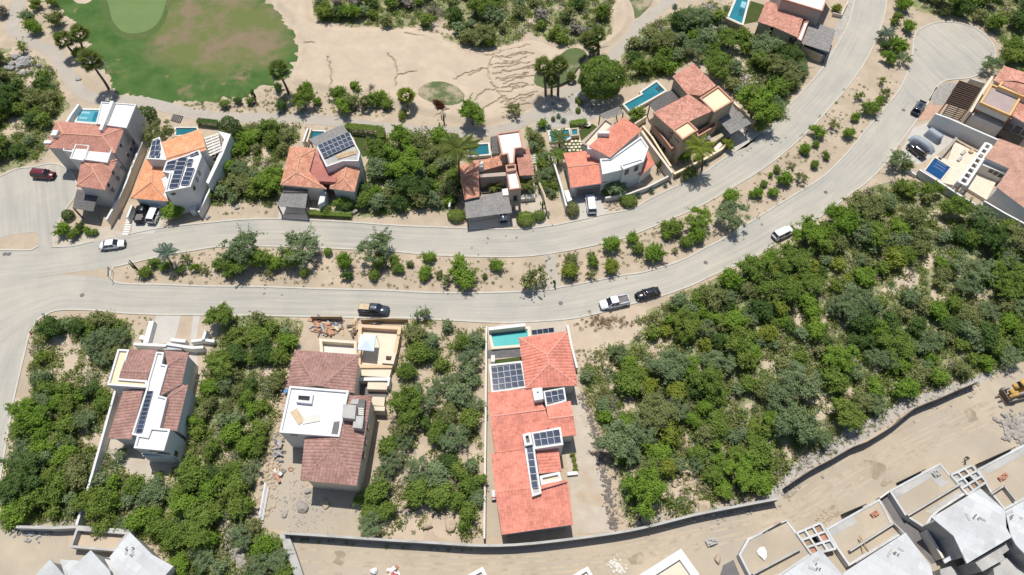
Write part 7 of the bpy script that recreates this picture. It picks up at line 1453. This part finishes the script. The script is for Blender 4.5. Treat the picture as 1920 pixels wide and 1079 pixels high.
sg = thing('street_sign', 'bare metal sign frame at the tip of the strip between the roads', 'sign', G(213, 520)); bar('pole', G(213, 529), G(213, 529)+Vector((0, 0, 2.2)), .07, .07, 'steel', sg, Vector((1, 0, 0))); bar('pole', G(213, 512), G(213, 512)+Vector((0, 0, 2.2)), .07, .07, 'steel', sg, Vector((1, 0, 0))); bar('sign_plate', G(213, 529)+Vector((0, 0, 2.)), G(213, 512)+Vector((0, 0, 2.)), .05, .6, 'steel', sg)
tag(bar('fallen_pipe', G(594, 83, .45), G(610, 84, .45), .35, .3, 'white', None), 'short white pipe lying on the sand slope', 'pipe'); tag(bar('fallen_pipe', G(907, 152, .45), G(920, 152, .45), .3, .25, 'white', None), 'thin white pipe lying beside the deep gully', 'pipe')
tag(bar('marker_post', G(616, 182, .4), G(616, 182, 1.3), .3, .3, 'white', None, Vector((1, 0, 0))), 'short white marker post on the sand beside the cart path', 'post')
tag(bar('garden_bench', G(1068, 231, .3), G(1078, 229, .3), .8, .5, 'steel', None), 'grey bench in the cacti garden', 'bench'); 
v, f = tube_np([Vector((0, 0, 0)), Vector((0, 0, .3)), Vector((0, 0, .55)), Vector((0, 0, .6))], [.35, .3, .75, .8], 12); ft = link('bird_bath', pymesh('bird_bath', v, f), None, 'offwhite'); ft.location = G(1101, 236); tag(ft, 'round stone bird bath beside the lawn of the red tiled villa', 'bird bath')
tg = thing('gas_tank', 'white gas cylinder with blue and pink print beside the coral house', 'tank', G(925, 929)); V, Fq = tube_np([G(925, 920, .5), G(926, 938, .5)], [.36, .36], 10); link('tank_body', pymesh('tank_body', V, Fq), tg, 'white'); V, Fq = tube_np([G(926, 933, .5), G(926, 936, .5)], [.38, .38], 10); link('tank_band', pymesh('tank_band', V, Fq), tg, 'red_plastic')
# small hedge of yellow flowers along the coral house planter
for i, (x, y) in enumerate(((1073, 853), (1076, 862), (1078, 872), (1079, 881))): plant(x, y, 5, 'y', 'yellow-green potted shrub beside the coral house, %s from the top' % ordinal(i+1), 'potted shrubs by the coral house', 'shrub')

# heap of cut brush beside the lower road
BR = []
for i in range(120): BR.append((G(1132+ru.gauss(0, 26), 606+ru.gauss(0, 7)), ru.uniform(.12, .5)))
scatter('brush_heap', 'heap of cut brown brush beside the lower road', BR, 'x', 'brush')
# steps and ledges in the pools, stacks and pipes on the building sites
def ledge(label, px, z, m): tag(link('pool_ledge', prism_mesh('pool_ledge', [G(x, y, z) for x, y in px], z-.1, z), None, m), label, 'pool ledge', 'ledges in the pools')
mat('ledge_pale', (.26, .47, .52), .3, .08); mat('ledge_dark', (.02, .07, .09), .3, .08)
ledge('upper pale lounge ledge in the turquoise villa pool', [(153, 209), (169, 210), (168, 214), (152, 213)], .88, 'ledge_pale'); ledge('lower pale lounge ledge in the turquoise villa pool', [(149, 219), (164, 220), (163, 224), (148, 223)], .88, 'ledge_pale')
ledge('dark step block at the right of the turquoise villa pool', [(178, 210), (186, 210), (178, 228), (172, 227)], .88, 'w_blue'); ledge('square corner seat of the long teal pool', [(1228, 166), (1235, 161), (1243, 168), (1236, 173)], .68, 'ledge_dark'); ledge('pale shallow end of the blue lap pool', [(1391, 2), (1400, 5), (1396, 16), (1388, 13)], .97, 'ledge_pale')
for i in range(6): ledge('dark step in the blue lap pool, %s from the top' % ordinal(i+1), [(1386.5-i*.4, 16+i*2.4), (1397-i*.5, 18.5+i*2.4), (1396.8-i*.5, 19.6+i*2.4), (1386.2-i*.4, 17.1+i*2.4)], .97, 'ledge_dark')
ledge('strip of shade painted as darker water along the top of the green pool', [(922, 627), (988, 620), (988, 624), (922, 632)], .22, 'w_teal')  # no real ledge: thin darker sheet painting shade on the water
def stack(label, x, y, z, nx, ny, nz, m, a):
    r = thing('block_stack', label, 'blocks', G(x, y, z), 'stacks on the building sites', a); b = G(x, y, z)
    for i in range(nx):
        for j in range(ny):
            for k in range(nz):
                if k == nz-1 and (i+j) % 3 == 0: continue
                o = bpy.data.objects.new('block', unit_cube(m)); COL.objects.link(o); o.parent = r; o.location = ((i-nx/2)*.43, (j-ny/2)*.23, .1+k*.21); o.scale = (.4, .2, .2)
stack('stack of grey blocks on the terrace above the right floor grid', 1755, 886, 1.2, 3, 4, 2, 'concrete', .5); stack('stack of red bricks on the second sandy terrace', 1640, 962, 1.2, 3, 3, 2, 'brick_red', .5); stack('stack of grey blocks on the dirt lane by the white parapet roof', 1335, 1015, 0, 4, 4, 3, 'concrete', .3); stack('stack of red bricks on the terrace at the right edge', 1880, 893, 1.2, 4, 3, 2, 'brick_red', .5)
def slabbits(label, x, y, z):
    r = thing('roof_pipes', label, 'pipes', G(x, y, z), 'pipe stubs on the bare roof slabs'); q = random.Random(int(x))
    for i in range(3): p = G(x+q.uniform(-12, 12), y+q.uniform(-8, 8), z); v, f = tube_np([p, p+Vector((0, 0, .5))], [.1, .1], 8); link('pipe_stub', pymesh('pipe_stub', v, f), r, 'white')
    for i in range(2): p = G(x+q.uniform(-20, 20), y+q.uniform(-10, 10), z+.05); d = Vector((q.uniform(-.6, .6), q.uniform(-.6, .6), 0)); bar('board', p-d, p+d, .3, .06, 'concrete', r)
slabbits('pipe stubs and boards on the large grey roof slab', 1830, 965, 6.4); slabbits('pipe stubs and boards on the wide grey roof slab', 1680, 1040, 6.4); slabbits('pipe stubs and boards on the slab cut by the right edge', 1905, 965, 6.4); slabbits('pipe stubs and boards on the slab at the bottom edge', 1535, 1060, 6.4); slabbits('pipe stubs and boards on the grey gabled roofs', 250, 1035, 4.6)
for px in ([(1672, 922), (1763, 872), (1770, 882), (1682, 934)], [(1553, 994), (1600, 968), (1608, 980), (1562, 1006)], [(1735, 960), (1795, 922), (1808, 928), (1752, 965)], [(1600, 1050), (1660, 1015), (1680, 1000), (1690, 1003), (1605, 1056)], [(1842, 878), (1920, 838), (1925, 850), (1850, 890)], [(1780, 905), (1760, 890), (1745, 898), (1762, 915)]):
    sheet('screed_patch', px, 1.205, 'concrete', False)
